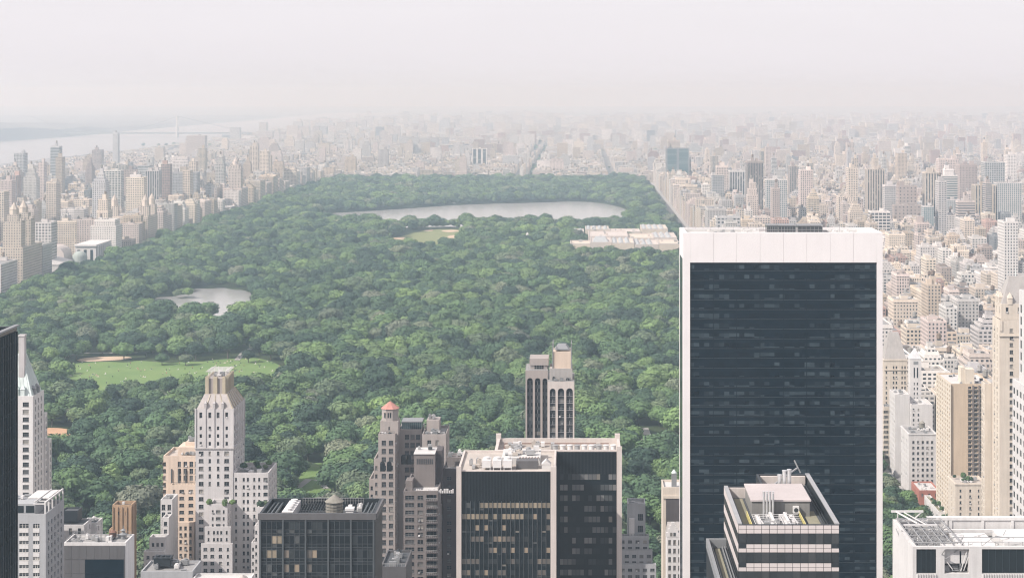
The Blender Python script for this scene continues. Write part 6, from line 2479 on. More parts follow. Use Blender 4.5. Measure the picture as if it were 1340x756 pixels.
land(1209, 1222, 271, 2600, 20, 'pale grey', 'white and teal glass block below the banded tower', sty=(3, 3, .38, .4, .8))
land(1200, 1216, 292, 2400, 20, 'pinkish', 'slim pinkish block with grey side below the red-brown wing', sty=STY[2])
land(1222, 1256, 262, 2900, 22, 'pale grey', 'wide pale grey greenhouse-topped block at the foot of the banded tower', sty=(3.2, 3.4, .36, .34, .5))
land(1254, 1276, 264, 2720, 20, 'pinkish', 'low pinkish block with a flat roof left of the tan striped slab', sty=(9e9, 4, .6, .25, 0))
land(1322, 1338, 284, 2520, 22, 'pale grey', 'pale grey square-windowed block at the right edge below the teal-glass tower', sty=(3.6, 3.4, .24, .26, 0), top='tiers')
land(820, 834, 221, 4900, 30, 'pale grey', 'bluish-grey slab left of the dark slab beyond the park', sty=(3.4, 3.2, .32, .32, .4))
land(848, 858, 207, 4980, 24, 'grey', 'hazy grey tower between the park end and the dark slab', sty=STY[1])
land(618, 637, 195, 5500, 30, 'white', 'pale slab with two dark vertical stripes far beyond the reservoir', anchor='the far striped slab', sty=(15.5, 3.2, .32, .6, 0))
land(440, 458, 232, 5000, 24, 'cream', 'cream block at the far left corner of the park', anchor='the park-corner cream block', sty=STY[2])
land(452, 456, 185, 6300, 26, 'white', 'thin white slab in the hazy middle distance', sty=STY[2])
# along the park's left side
land(66, 77.5, 192, 4000, 24, 'grey', 'dark slender tower standing against the river', anchor='the dark slender riverside tower', sty=(9e9, 3.4, .6, .3, .3))
land(18, 31.5, 201, 4000, 26, 'grey', 'dark square tower at the far left against the river', anchor='the dark square riverside tower', sty=(3.4, 3.4, .36, .36, .2))
land(147.5, 154, 175, 5600, 24, 'grey', 'very slender hazy tower rising above the river', anchor='the slender hazy river tower', sty=STY[1])
land(131, 158, 224, 3300, 22, 'white', 'white slab gridded with dark windows in the left city', anchor='the white gridded slab', sty=(5.2, 3.2, .36, .36, .1))
land(164.5, 188, 233, 3100, 26, 'cream', 'cream-yellow slab under a white top box', anchor='the cream-yellow slab', sty=STY[3])
land(170, 184, 229, 3108, 12, 'white', 'white box on top of the cream-yellow slab', cat='top box', sty=(9e9, 9e9, 0, 0, 0))
land(190, 208, 224, 3250, 24, 'pale grey', 'tall pale grey slab right of the cream-yellow slab', sty=(4.4, 3.1, .3, .6, 0))
land(218, 258, 226, 3450, 26, 'grey', 'very wide grey slab of many windows in the left city', anchor='the very wide grey slab', sty=(3, 3, .34, .3, .2))
land(224, 246, 206, 4300, 30, 'white', 'hazy white block with an arched crown behind the very wide grey slab', top='tiers', sty=STY[2])
land(244, 268, 178, 6000, 40, 'pinkish', 'wide hazy pinkish tower far behind on the left', sty=STY[1])
land(285, 322, 213, 4700, 30, 'grey', 'wide hazy grey slab behind the twin-turret tower', sty=(3, 3.1, .36, .3, .3))
land(74, 100, 290, 2620, 26, 'cream', 'long cream block behind the museum, left half', sty=STY[2])
land(100.5, 126, 288, 2620, 26, 'pinkish', 'long pinkish block behind the museum, right half', sty=STY[2])
land(126.5, 141, 262, 2640, 26, 'cream', 'cream tower block with a stepped top behind the museum', top='tiers', sty=STY[0])
land(46, 67, 292, 2330, 26, 'white', 'white grid-windowed block between the twin-turret block and the museum', sty=(4.4, 3.8, .28, .3, 0))


def west_front():
    """the wall of apartment houses facing the park on its left side; east walls at X = -672"""
    def at(px):
        return 672.0 * F / (VX - px)
    seq = [  # (px of near corner, px of far corner, skyline py at near corner, colour, label extras)
        (-40, -1, 352, 'pale grey'), (0, 23, 342, 'pale grey')]
    Y0, Y1 = at(1.0), at(23)
    L = lot(-712, -672, Y0, Y1, 38.5, random.Random(2), 'pale grey', STY[2], label='long pale grey apartment house along the park at the left edge', cat='apartment house', top='flat')
    LAND.append(L)
    OCC.append((-712, -672, Y0, Y1, 39))
    Y0, Y1 = at(29.5), at(55)
    L = lot(-725, -672, Y0, Y1, 51, random.Random(3), 'cream', STY[0], label='big cream apartment house carrying two tall turreted towers beside the park', cat='apartment house', top='flat', twin=True)
    LAND.append(L)
    ANCH.append(('the twin-turreted house', 30, 330))
    OCC.append((-725, -672, Y0, Y1, 84))
    Y0, Y1 = at(56), at(68)
    L = lot(-712, -672, Y0, Y1, 47, random.Random(4), 'pale grey', STY[0], label='long grey apartment house between the turreted house and the museum', cat='apartment house', top='flat')
    LAND.append(L)
    OCC.append((-712, -672, Y0, Y1, 47))
    Y0 = at(193)
    L = lot(-734, -672, Y0, Y0 + 66, 45, random.Random(9), 'cream', STY[0], label='massive pinkish-cream block with three turrets on the park’s left side', cat='apartment house', top='turrets', turrets=[(.12, .2), (.9, .2), (.9, .85)])
    LAND.append(L)
    ANCH.append(('the three-turret block', 170, 295))
    OCC.append((-734, -672, Y0, Y0 + 66, 64))
    Y0 = at(316)
    L = lot(-708, -672, Y0, Y0 + 70, 46, random.Random(10), 'pinkish', STY[0], label='pinkish apartment house with a tall crowned tower on the park’s far left side', cat='apartment house', top='flat', twin=True)
    LAND.append(L)
    ANCH.append(('the crowned tower house', 307, 235))
    OCC.append((-708, -672, Y0, Y0 + 70, 92))


west_front()


def museum_west():
    Y = 2394.0
    b = empty('museum', -700, Y)
    tag(b, 'low pale museum with columned pavilion, arched hall and greenish dome between apartment houses', 'museum')
    ANCH.append(('the columned museum', 105, 330))
    q = MB()
    q.box(-701, -672, 2480, 2556, 0, 25)
    q.box(-702, -671, 2478, 2558, 25.003, 27)
    q.build('pavilion', M['light_concrete'], b)
    for k in range(7):
        q = MB()
        y = 2484 + k * 11
        q.cyl(-670.2, y, 1.5, 0, 24.9, 10)
        q.build('column', M['light_concrete'], b)
    q = MB()
    for k in range(6):
        y = 2490 + k * 12
        q.box(-671.95, -671.9, y - 3.2, y + 3.2, 3, 21)
    for k in range(3):
        q.box(-698 + k * 9, -694 + k * 9, 2479.9, 2479.95, 4, 20)
    q.build('window', M['glass'], b)
    q = MB()
    q.box(-800, -741, 2440, 2560, 0, 20)
    q.build('wing', M['pink_stone'], b)
    q = MB()
    q.frustum((-801, -740, 2439, 2561), 20.003, (-780, -762, 2455, 2550), 28)
    q.build('roof', M['brown_roof'], b)
    q = MB()
    cx, yf = -722, 2440.0
    q.box(cx - 17, cx + 17, yf, yf + 38, 0, 15)
    pts = [(cx + 17 * math.cos(a), 15 + 13 * math.sin(a)) for a in [i * math.pi / 12 for i in range(13)]]
    for a, c in zip(pts[:-1], pts[1:]):
        q.quad((a[0], yf, a[1]), (a[0], yf + 38, a[1]), (c[0], yf + 38, c[1]), (c[0], yf, c[1]))
        q.poly([(cx, yf, 15), (a[0], yf, a[1]), (c[0], yf, c[1])])
    q.build('arched_hall', M['pink_stone'], b)
    q = MB()
    q.cyl(cx, yf - .1, 5, 16, 16.01, 16)
    q.box(cx - 4, cx + 4, yf - .2, yf - .01, 14, 21)
    q.build('window', M['glass_mixed'], b)
    q = MB()
    q.cyl(-689, 2460, 10, 0, 12, 20)
    for i in range(5):
        a0, a1 = i * math.pi / 10, (i + 1) * math.pi / 10
        q.cyl(-689, 2460, 10 * math.cos(a0), 12 + 8 * math.sin(a0), 12 + 8 * math.sin(a1), 20, max(.05, 10 * math.cos(a1)))
    q.build('dome', M['dome_green'], b)
    Y = 2300.0
    b = empty('society_house', -690, Y)
    tag(b, 'low white classical house with broad pediment roof between grey apartment house and museum', 'house')
    q = MB()
    q.box(-712, -674, 2310, 2372, 0, 15.5)
    q.build('wall', M['white_render'], b)
    q = MB()
    q.frustum((-713, -673, 2309, 2373), 15.503, (-694, -692, 2312, 2370), 21)
    q.build('roof', M['roof_pale'], b)
    for k in range(8):
        q = MB()
        q.box(-673.95, -673.4, 2316 + k * 7, 2317.6 + k * 7, 0, 15.4)
        q.build('pilaster', M['light_concrete'], b)
    OCC.append((-802, -668, 2300, 2565, 24))


M['brown_roof'] = stone('brownish_roof', (0.30, 0.235, 0.22), var=.15, streak=0)
M['dome_green'] = stone('weathered_copper_dome', (0.30, 0.34, 0.32), var=.15)
museum_west()


def museum_east():
    """long museum of many roofs at the park's right edge"""
    b = empty('museum', 120, 2560)
    tag(b, 'sprawling pale pink museum of many flat and glazed roofs at the park’s right side', 'museum')
    ANCH.append(('the sprawling museum', 818, 314))
    r = random.Random(14)

    def blk(px0, px1, pyt, Y, d, mat, nm='wing', glaz=False):
        x0, x1, z = WX(px0, Y), WX(px1, Y), WZ(pyt, Y)
        q = MB()
        q.box(x0, x1, Y, Y + d, 0, z)
        o = q.build(nm, M[mat], b)
        c = MB()
        for (a, e, f, g) in ((x0, x1, Y, Y + 1), (x0, x1, Y + d - 1, Y + d), (x0, x0 + 1, Y + 1, Y + d - 1), (x1 - 1, x1, Y + 1, Y + d - 1)):
            c.box(a, e, f, g, z + .003, z + 1.4)
        oo = c.build('parapet', M['pink_stone'], None, org=tuple(b.location))
        oo.parent = o
        if glaz:
            c = MB()
            n = int((x1 - x0) / 9)
            for k in range(n):
                xa = x0 + 1.5 + k * 9
                c.frustum((xa, xa + 7, Y + 2, Y + d - 2), z + .003, (xa + 2.8, xa + 4.2, Y + 4, Y + d - 4), z + 2.6)
            oo = c.build('skylight', M['skylight'], None, org=tuple(b.location))
            oo.parent = o
        for k in range(int((x1 - x0) / 14)):
            c = MB()
            xa, ya = r.uniform(x0 + 2, x1 - 6), r.uniform(Y + 3, Y + d - 6)
            c.box(xa, xa + r.uniform(2, 5), ya, ya + r.uniform(2, 5), z + .003, z + r.uniform(1.5, 3.5))
            oo = c.build('ventilation_unit', M[r.choice(['roof_pale', 'steel', 'pink_stone', 'roof_grey'])], None, org=tuple(b.location))
            oo.parent = o
        OCC.append((x0, x1, Y, Y + d, z))
        return o, x0, x1, z
    blk(748, 764, 304, 2830, 60, 'light_concrete', glaz=True)
    blk(766, 797, 301, 2800, 70, 'cream_stone', glaz=True)
    blk(798, 838, 304, 2760, 60, 'pink_stone')
    blk(840, 874, 300.5, 2770, 90, 'cream_stone', glaz=True)
    o, x0, x1, z = blk(770, 822, 310, 2640, 100, 'pink_stone')
    blk(822.5, 856, 312.5, 2640, 90, 'cream_stone')
    for k in range(12):
        c = MB()
        xa = WX(824, 2640) + k * 2.9
        c.box(xa, xa + 1.3, 2639.8, 2639.99, 8, 17)
        oo = c.build('window', M['glass'], b)
    blk(856.5, 886, 312, 2640, 100, 'pink_stone', glaz=True)
    blk(746, 772, 320, 2560, 60, 'cream_stone')
    blk(772.5, 800, 318, 2540, 90, 'pink_stone')
    blk(800.5, 830, 319, 2530, 90, 'cream_stone', glaz=True)
    blk(830.5, 862, 321, 2530, 90, 'pink_stone', glaz=True)
    blk(862.5, 890, 320, 2530, 80, 'cream_stone')
    c = MB()
    xa, xb, zz = WX(776, 2560), WX(796, 2560), WZ(318, 2540)
    c.frustum((xa, xb, 2556, 2600), zz + .01, (xa + 4, xb - 4, 2566, 2590), zz + 6)
    c.build('glass_roof', M['skylight'], b)


M['skylight'] = plain('museum_skylight', (0.34, 0.36, 0.37), .3)
museum_east()


def church():
    Y = 2450.0
    x0, x1 = WX(1292, Y), WX(1341, Y)
    z = WZ(322, Y)
    b = empty('church', WX(1325, Y), Y)
    tag(b, 'church with a long purple-brown roof and a slim white spire', 'church')
    ANCH.append(('the church', 1320, 318))
    q = MB()
    q.box(x0, x1, Y, Y + 18, 0, z - 3)
    q.build('nave', M['warm_grey_stone'], b)
    q = MB()
    q.quad((x0 - .5, Y - .6, z - 3.2), (x1 + .5, Y - .6, z - 3.2), (x1 + .5, Y + 9, z + 5), (x0 - .5, Y + 9, z + 5))
    q.quad((x1 + .5, Y + 18.6, z - 3.2), (x0 - .5, Y + 18.6, z - 3.2), (x0 - .5, Y + 9, z + 5), (x1 + .5, Y + 9, z + 5))
    q.poly([(x0 - .4, Y, z - 3.2), (x0 - .4, Y + 9, z + 4.8), (x0 - .4, Y + 18, z - 3.2)])
    q.build('roof', M['church_roof'], b)
    q = MB()
    x = WX(1325, Y)
    q.box(x - 2.6, x + 2.6, Y - 6, Y - .7, 0, z + 4)
    q.cyl(x, Y - 3.3, 2.6, z + 4, WZ(287, Y), 8, .1)
    q.build('spire', M['white_render'], b)
    OCC.append((x0, x1, Y - 6, Y + 18, z))


M['church_roof'] = stone('purple_brown_roof', (0.23, 0.17, 0.165), var=.15)
church()


def clash(x0, x1, y0, y1, m=2.0):
    for o in OCC:
        if x0 < o[1] + m and x1 > o[0] - m and y0 < o[3] + m and y1 > o[2] - m:
            return True
    return False


N_HAND = len(OCC)


def fill_block(xa, xb, ya, yb, hf, r, wmin, wmax, skip=0.03, fine=2, **kw):
    """two back-to-back rows of lots in a street block; hf(r, x, y, corner) gives the height"""
    if PX(xa, ya) > 1390 or PX(xb, ya) < -60:
        if PX(xa, yb) > 1390 or PX(xb, yb) < -60:
            return
    rows = 2 if yb - ya > 40 else 1
    dd = (yb - ya) / rows
    for k in range(rows):
        x = xa
        while x < xb - 5:
            corner = (x - xa < 18) or (xb - x < 26)
            w = r.uniform(wmin, wmax) * (1.2 if corner else 1)
            if xb - x - w < wmin:
                w = xb - x
            h = hf(r, x, ya, corner)
            d = dd - (r.uniform(3, 9) if not corner else r.uniform(.2, 2))
            yy = ya if k == 0 else yb - d
            if r.random() > skip and -60 < PX(x + w / 2, yy) < 1400 and not clash(x, x + w, yy, yy + d, 1.0):
                LOTS.append(lot(x + .05, x + w - .05, yy, yy + d, h, r, fine=fine, **kw))
            x += w


def h_east(r, x, y, corner):
    near = y < 2600
    if corner:
        h = r.choice((38, 42, 46, 50, 20, 30, 56)) * r.uniform(.9, 1.1)
    else:
        h = r.choice((15, 17, 19, 22, 28, 38, 44)) * r.uniform(.9, 1.1)
    if near and not corner and r.random() < .35:
        h = r.uniform(28, 48)
    if r.random() < (.006 if y < 2500 else .03 if x > 420 else .012):
        h = r.uniform(68, 112)
    return h


def h_west(r, x, y, corner):
    if x < -1390 and y > 3500:
        return r.uniform(10, 20)
    if corner:
        h = r.choice((42, 46, 50, 38, 28, 55)) * r.uniform(.9, 1.1)
    else:
        h = r.choice((15, 16, 18, 18, 20, 26, 38)) * r.uniform(.9, 1.1)
    if r.random() < .035:
        h = r.uniform(64, 105)
    return h


def h_north(r, x, y, corner):
    if x < -1420:
        return r.uniform(9, 17)
    h = r.choice((14, 15, 16, 17, 18, 19, 20, 22, 24)) * r.uniform(.9, 1.1)
    if corner and r.random() < .3:
        h = r.uniform(24, 40)
    if r.random() < .03:
        h = r.uniform(44, 70)
    return h


def city():
    r = random.Random(77)
    # avenue frontage on both sides of the park, tight rows of tall houses
    for side in (1, -1):
        y = 1190.0 if side > 0 else 2160.0
        while y < 4700:
            blk = 62.0
            n = r.choice((1, 2, 2, 3))
            ws = [r.uniform(.7, 1.3) for _ in range(n)]
            s = sum(ws)
            yy = y
            for w in ws:
                L = blk * w / s
                h = r.choice((38, 44, 48, 50, 52, 56, 60, 20)) * r.uniform(.92, 1.08)
                if side < 0:
                    h *= .92
                dep = r.uniform(24, 42)
                x0, x1 = (197, 197 + dep) if side > 0 else (-672 - dep, -672)
                if not clash(x0, x1, yy, yy + L - .1, .5):
                    LOTS.append(lot(x0, x1, yy, yy + L - .3, h, r, cname=r.choice(('cream', 'pinkish', 'cream', 'pale grey', 'white', 'pinkish', 'tan')), fine=2, zone='east' if side > 0 else 'west', front=True))
                yy += L
            y += 80
    ecols = [(242, 298), (322, 410), (450, 560), (585, 700), (730, 905), (935, 1120), (1150, 1330), (1360, 1520), (1700, 2000)]
    y = 842.0
    while y < 4700:
        for (a, b) in ecols:
            if y < 1180 and b < 243:
                continue
            fill_block(a, b, y, y + 62, h_east, r, 8, 19, fine=2 if y < 3300 else 1, zone='east')
        y += 80
    wcols = [(-905, -716), (-1170, -930), (-1400, -1200), (-1640, -1430), (-1860, -1670)]
    y = 2080.0
    while y < 4700:
        for (a, b) in wcols:
            fill_block(a, b, y, y + 62, h_west, r, 10, 26, fine=2 if y < 3300 else 1, zone='west')
        y += 80
    # north of the park
    y = 4726.0
    while y < 8600:
        xs = -1740.0
        while xs < 2300:
            w = 236
            parts = [(xs, -147), (-123, xs + w)] if xs < -135 < xs + w else [(xs, xs + w)]
            for a, b in parts:
                fill_block(a, b, y, y + 62, h_north, r, 14, 40, fine=1 if y < 6500 else 0, zone='north', skip=.06)
            xs += w + 28
        y += 80
    # some housing-project tower clusters
    for _ in range(46):
        cx, cy = r.uniform(-1200, 2200), r.uniform(4900, 10500)
        for k in range(r.randint(3, 7)):
            x, yy = cx + r.uniform(-160, 160), cy + r.uniform(-160, 160)
            w = r.uniform(18, 45)
            LOTS.append(lot(x, x + w, yy, yy + r.uniform(16, 22), r.uniform(42, 72), r, cname=r.choice(('pinkish', 'brick-red', 'pale grey', 'tan', 'white')), fine=0, zone='north', top='flat'))
    # far city
    y = 8660.0
    while y < 16000:
        x = -1800.0 if y < 11500 else -1850.0
        xm = 0.27 * y
        while x < xm:
            w = r.uniform(30, 90)
            if r.random() < .72 and -40 < PX(x, y) < 1390:
                h = r.uniform(11, 26) if r.random() < .9 else r.uniform(35, 75)
                LOTS.append(lot(x, x + w * .8, y, y + r.uniform(25, 60), h, r, fine=0, zone='far', top='flat'))
            x += w
        y += r.uniform(85, 120)


city()
# ------------------------------------------------------------------ which buildings and trees show largest
class Cover:
    def __init__(s):
        s.a = np.zeros((756, 1340), dtype=bool)

    def rect(s, x0, x1, y0, y1):
        x0, x1 = max(0, int(x0)), min(1340, int(x1 + 1))
        y0, y1 = max(0, int(y0)), min(756, int(y1 + 1))
        if x1 <= x0 or y1 <= y0:
            return 0
        v = s.a[y0:y1, x0:x1]
        n = int(v.size - v.sum())
        v[:] = True
        return n

    def building(s, x0, x1, y0, y1, h, zb=0):
        n = s.rect(PX(x0, y0), PX(x1, y0) - 1, PY(h, y0), PY(zb, y0))
        n += s.rect(min(PX(x0, y0), PX(x0, y1)), max(PX(x1, y0), PX(x1, y1)) - 1, PY(h, y1), PY(h, y0) if h < HC else 0)
        if x0 > 0:
            n += s.rect(PX(x0, y1), PX(x0, y0), PY(h, (y0 + y1) / 2), PY(zb, y1))
        else:
            n += s.rect(PX(x1, y0), PX(x1, y1), PY(h, (y0 + y1) / 2), PY(zb, y1))
        return n


def rank_lots():
    cov = Cover()
    ents = [(o[2], 0, o) for o in OCC] + [(L['y0'], 1, L) for L in LOTS if L['y0'] < 6000]
    ents.sort(key=lambda e: e[0])
    # the park's trees hide the feet of whatever stands behind them; ignored here
    for y, k, e in ents:
        if k == 0:
            cov.building(*e)
        else:
            e['vis'] = cov.building(e['x0'], e['x1'], e['y0'], e['y1'], e['h'])


rank_lots()
N_IND = 250
order = sorted([L for L in LOTS if L.get('vis', 0) > 0], key=lambda L: -L['vis'])
for L in order[:N_IND]:
    L['ind'] = True

ORD = ['first', 'second', 'third', 'fourth', 'fifth', 'sixth', 'seventh', 'eighth', 'ninth', 'tenth', 'eleventh', 'twelfth']


def ordinal(i):
    if i < 12:
        return ORD[i]
    i += 1
    return f"{i}{'th' if 10 <= i % 100 <= 20 else {1: 'st', 2: 'nd', 3: 'rd'}.get(i % 10, 'th')}"


def relation(px, py):
    best = min(ANCH, key=lambda a: math.hypot(a[1] - px, (a[2] - py) * 1.3))
    dx, dy = px - best[1], py - best[2]
    dist = math.hypot(dx, dy)
    near = 'just ' if dist < 28 else ('well ' if dist > 75 else '')
    if abs(dx) > 1.1 * abs(dy):
        rel = near + ('right of ' if dx > 0 else 'left of ')
    else:
        rel = (near if near != 'well ' else 'far ') + ('behind ' if dy < 0 else 'before ')
    return rel + best[0]


def unique_labels(items):
    """items: dicts with obj, base, px; those whose wording coincides are told apart by their order from the left"""
    by = {}
    for it in items:
        by.setdefault(it['base'], []).append(it)
    for base, g in by.items():
        if len(g) == 1:
            g[0]['obj']['label'] = base
            continue
        g.sort(key=lambda i: i['px'])
        for i, it in enumerate(g):
            it['obj']['label'] = f"{ordinal(i)} from left, {base}"


def city_objects():
    items = []
    proto_r = random.Random(21)
    for L in LAND + [L for L in LOTS if L.get('ind')]:
        hand = 'label' in L
        name = {'apartment house': 'apartment_house', 'tower': 'tower_block', 'wing': 'building_wing', 'top box': 'machine_house'}.get(L.get('cat', ''), 'apartment_block')
        x, y = (L['x0'] + L['x1']) / 2, L['y0']
        root = empty(name, x, y)
        wall, roof, bits = CB(), CB(), []

        def new(nm):
            bits.append((nm, CB()))
            return bits[-1][1]
        feats = raise_lot(L, wall, roof, new, L['fine'])
        if L.get('twin'):
            c, st, y0, h = L['col'], L['sty'], L['y0'], L['h']
            for (a, b, e, f) in (((-696, -674, y0 + .5, y0 + 18), (-696, -674, y0 + 38, y0 + 55)) if y0 < 3000 else ((-698, -674, y0 + 2, y0 + 24),)):
                zt = 83 if y0 < 3000 else 86
                t = CB()
                t.wall(a, b, e, f, h, zt, c, st)
                t.flat(a, b, e, f, zt, L['roof'])
                for (px, py) in ((a, e), (b, e), (a, f), (b, f)):
                    t.box(px - 1.5 if px == b else px - .3, px + .3 if px == b else px + 1.5, py - .3 if py == e else py - 1.5, py + 1.5 if py == e else py + .3, zt, zt + 4, c)
                t.wall(a + 4, b - 4, e + 3, f - 3, zt, zt + 8, c, st)
                t.drum((a + b) / 2, (e + f) / 2, 5.5, zt + 8, zt + 14, shade(c, 1.05))
                t.drum((a + b) / 2, (e + f) / 2, 6.0, zt + 14, zt + 23, shade(c, .85), .2)
                t.build('tower', root)
        wall.build('wall', root)
        roof.build('roof', root)
        for nm, cb in bits:
            cb.build(nm, root)
        if hand:
            tag(root, L['label'], L['cat'], 'towers and houses in the city beyond the park' if L['cat'] in ('tower', 'apartment house') else None)
            continue
        tag(root, None, 'apartment block', {'east': 'apartment blocks right of the park', 'west': 'apartment blocks left of the park', 'north': 'blocks beyond the park'}.get(L['zone'], 'far blocks'))
        h, w = L['h'], max(L['x1'] - L['x0'], L['y1'] - L['y0'])
        size = 'low' if h < 24 else ('mid-rise' if h < 40 else ('tall' if h < 62 else 'towering'))
        if h > 2.6 * (L['x1'] - L['x0']) and h >= 24:
            size += ' narrow'
        elif (L['x1'] - L['x0']) > 1.1 * h:
            size += ' broad'
        ft = ' with a water tank' if 'tank' in feats else (' with stepped top' if 'stepped' in feats else (' with roof boxes' if feats.count('bulkhead') > 1 else ''))
        px, py = PX(x, y), PY(h, y)
        if L.get('front'):
            place = ' facing the park, ' + relation(px, py)
        else:
            place = ' ' + relation(px, py)
        items.append(dict(obj=root, base=f"{size} {L['cname']} block{ft}{place}", px=px))
    for it in items:
        if len(it['base'].split()) > 13:
            for f in (' with a water tank', ' with stepped top', ' with roof boxes', ' narrow', ' broad'):
                if len(it['base'].split()) > 13:
                    it['base'] = it['base'].replace(f, '')
    unique_labels(items)
    rest = CB()
    for L in LOTS:
        if not L.get('ind'):
            raise_lot(L, rest, rest, lambda nm: rest, L['fine'] if L['y0'] < 2600 else min(1, L['fine']))
    o = rest.build('city_blocks')
    tag(o, 'countless small hazy buildings filling the city to the horizon', 'city', kind='stuff')


city_objects()


# ------------------------------------------------------------------ trees
def leaf_mat():
    m, nt, b = new_mat('foliage')
    oi = nt.nodes.new('ShaderNodeObjectInfo').outputs['Random']
    geo = nt.nodes.new('ShaderNodeNewGeometry')
    isl = geo.outputs['Random Per Island']
    tree = ramp(nt, oi, [(0, (.024, .048, .033)), (.16, (.038, .072, .044)), (.38, (.064, .114, .056)), (.6, (.094, .156, .063)), (.78, (.130, .198, .072)), (.88, (.096, .138, .075)), (.95, (.115, .145, .088)), (1, (.15, .165, .12))])
    broad = ramp(nt, noise(nt, geo.outputs['Position'], .011, 3), [(.3, (.62, .66, .72)), (.5, (1, 1, 1)), (.7, (1.4, 1.4, 1.25))])
    tree = mixc(nt, 1.0, tree, broad, 'MULTIPLY')
    leaf = ramp(nt, isl, [(0, .8), (.5, 1.0), (1, 1.22)])
    c = mixc(nt, 1.0, tree, leaf, 'MULTIPLY')
    nt.links.new(c, b.inputs['Base Color'])
    b.inputs['Roughness'].default_value = .75
    b.inputs['Specular IOR Level'].default_value = .25
    return m


M['leaf'] = leaf_mat()
M['bark'] = stone('tree_bark', (.09, .07, .055), var=.3)


def crown_mesh(seed, R=6.6, zb=2.6, Ht=14.0, dens=1.25, leaf=.62, slim=1.0):
    r = np.random.default_rng(seed)
    lobes = [(0, 0, zb + Ht * .44, R * .8)]
    n = int(r.integers(9, 14))
    for i in range(n):
        ph = 2.399963 * i + r.uniform(-.4, .4)
        ct = 1 - (i + .5) / n * 1.25
        st = math.sqrt(max(0, 1 - ct * ct))
        rad = R * r.uniform(.34, .5)
        k = r.uniform(.5, .66)
        lobes.append((R * k * st * math.cos(ph) * slim, R * k * st * math.sin(ph) * slim, zb + Ht * (.44 + .27 * ct * r.uniform(.85, 1.15)), rad))
    V, Fc = [], []
    lob = np.array(lobes)
    for i, (cx, cy, cz, rad) in enumerate(lobes):
        # dark inner mass so that a crown is not see-through
        nu, nv = 9, 5
        base = len(V)
        for a in range(nv + 1):
            th = math.pi * a / nv
            for c in range(nu):
                p = 2 * math.pi * c / nu
                q = rad * .80 * r.uniform(.88, 1.06)
                V.append((cx + q * math.sin(th) * math.cos(p), cy + q * math.sin(th) * math.sin(p), cz + q * .92 * math.cos(th)))
        for a in range(nv):
            for c in range(nu):
                d = (c + 1) % nu
                Fc.append((base + a * nu + c, base + (a + 1) * nu + c, base + (a + 1) * nu + d, base + a * nu + d))
        m = int(4 * math.pi * rad * rad * dens)
        d = r.normal(size=(m, 3))
        d /= np.linalg.norm(d, axis=1)[:, None]
        pos = np.array([cx, cy, cz]) + d * (rad * r.uniform(.84, 1.07, (m, 1))) * np.array([1, 1, .92])
        keep = d[:, 2] > -.62
        for j, l in enumerate(lob):
            if j != i:
                keep &= np.linalg.norm(pos - l[:3], axis=1) > l[3] * .86
        d, pos = d[keep], pos[keep]
        nrm = d + r.normal(scale=.27, size=d.shape)
        nrm /= np.linalg.norm(nrm, axis=1)[:, None]
        t = np.cross(nrm, r.normal(size=d.shape))
        t /= np.linalg.norm(t, axis=1)[:, None]
        bt = np.cross(nrm, t)
        s = leaf * r.uniform(.6, 1.35, (len(d), 1))
        e = leaf * r.uniform(.5, 1.1, (len(d), 1))
        for a, b in zip(pos, np.stack([-t * s, -bt * e, t * s, bt * e], 1)):
            k = len(V)
            V += [tuple(a + q) for q in b]
            Fc.append((k, k + 1, k + 2, k + 3))
    me = bpy.data.meshes.new('crown')
    me.from_pydata(V, [], Fc)
    me.materials.append(M['leaf'])
    me.update()
    return me


def trunk_mesh(seed, h=9.0):
    r = random.Random(seed)
    q = MB()
    q.cyl(0, 0, .42, -.3, h * .55, 8, .3)
    for k in range(4):
        a = k * 1.6 + r.uniform(-.3, .3)
        L = r.uniform(2.6, 4.2)
        p0 = Vector((0, 0, h * r.uniform(.38, .52)))
        p1 = p0 + Vector((math.cos(a) * L * .6, math.sin(a) * L * .6, L * .75))
        p2 = p1 + Vector((math.cos(a) * L * .4, math.sin(a) * L * .4, L * .5))
        q.beam(p0, p1, .34)
        q.beam(p1, p2, .2)
    q.beam((0, 0, h * .5), (.3, .2, h), .4)
    me = bpy.data.meshes.new('trunk')
    me.from_pydata(q.v, [], q.f)
    me.materials.append(M['bark'])
    me.update()
    return me


N_KIND = 9
CROWNS = [crown_mesh(100 + i, R=6.6 + .3 * (i % 4), Ht=13 + (i % 3) * 1.6, slim=1.0 if i < 8 else .55) for i in range(N_KIND)]
TRUNKS = [trunk_mesh(i) for i in range(3)]
TREES = []     # x, y, kind, scale, zscale, rot


def blocked(x, y):
    for poly, pad in ((LAWN, 3.5), (STRIP, .5), (GREAT, 3), (LAKE, 2.5), (RES, 4), (POND, 1), (MEAD, 2), (CLAY, 4), (CLAY2, 1)):
        xs, ys = [p[0] for p in poly], [p[1] for p in poly]
        if min(xs) - pad < x < max(xs) + pad and min(ys) - pad < y < max(ys) + pad:
            for dx, dy in ((0, 0), (pad, 0), (-pad, 0), (0, pad), (0, -pad)):
                if inside((x + dx, y + dy), poly):
                    return True
    for pts, c in ROADS[:6]:
        for a, b in zip(pts[:-1], pts[1:]):
            A, B = Vector(a), Vector(b)
            d = B - A
            t = max(0, min(1, (Vector((x, y)) - A).dot(d) / d.length_squared))
            if (A + d * t - Vector((x, y))).length < c:
                return True
    for o in OCC:
        if o[0] - 3 < x < o[1] + 3 and o[2] - 3 < y < o[3] + 3:
            return True
    return False


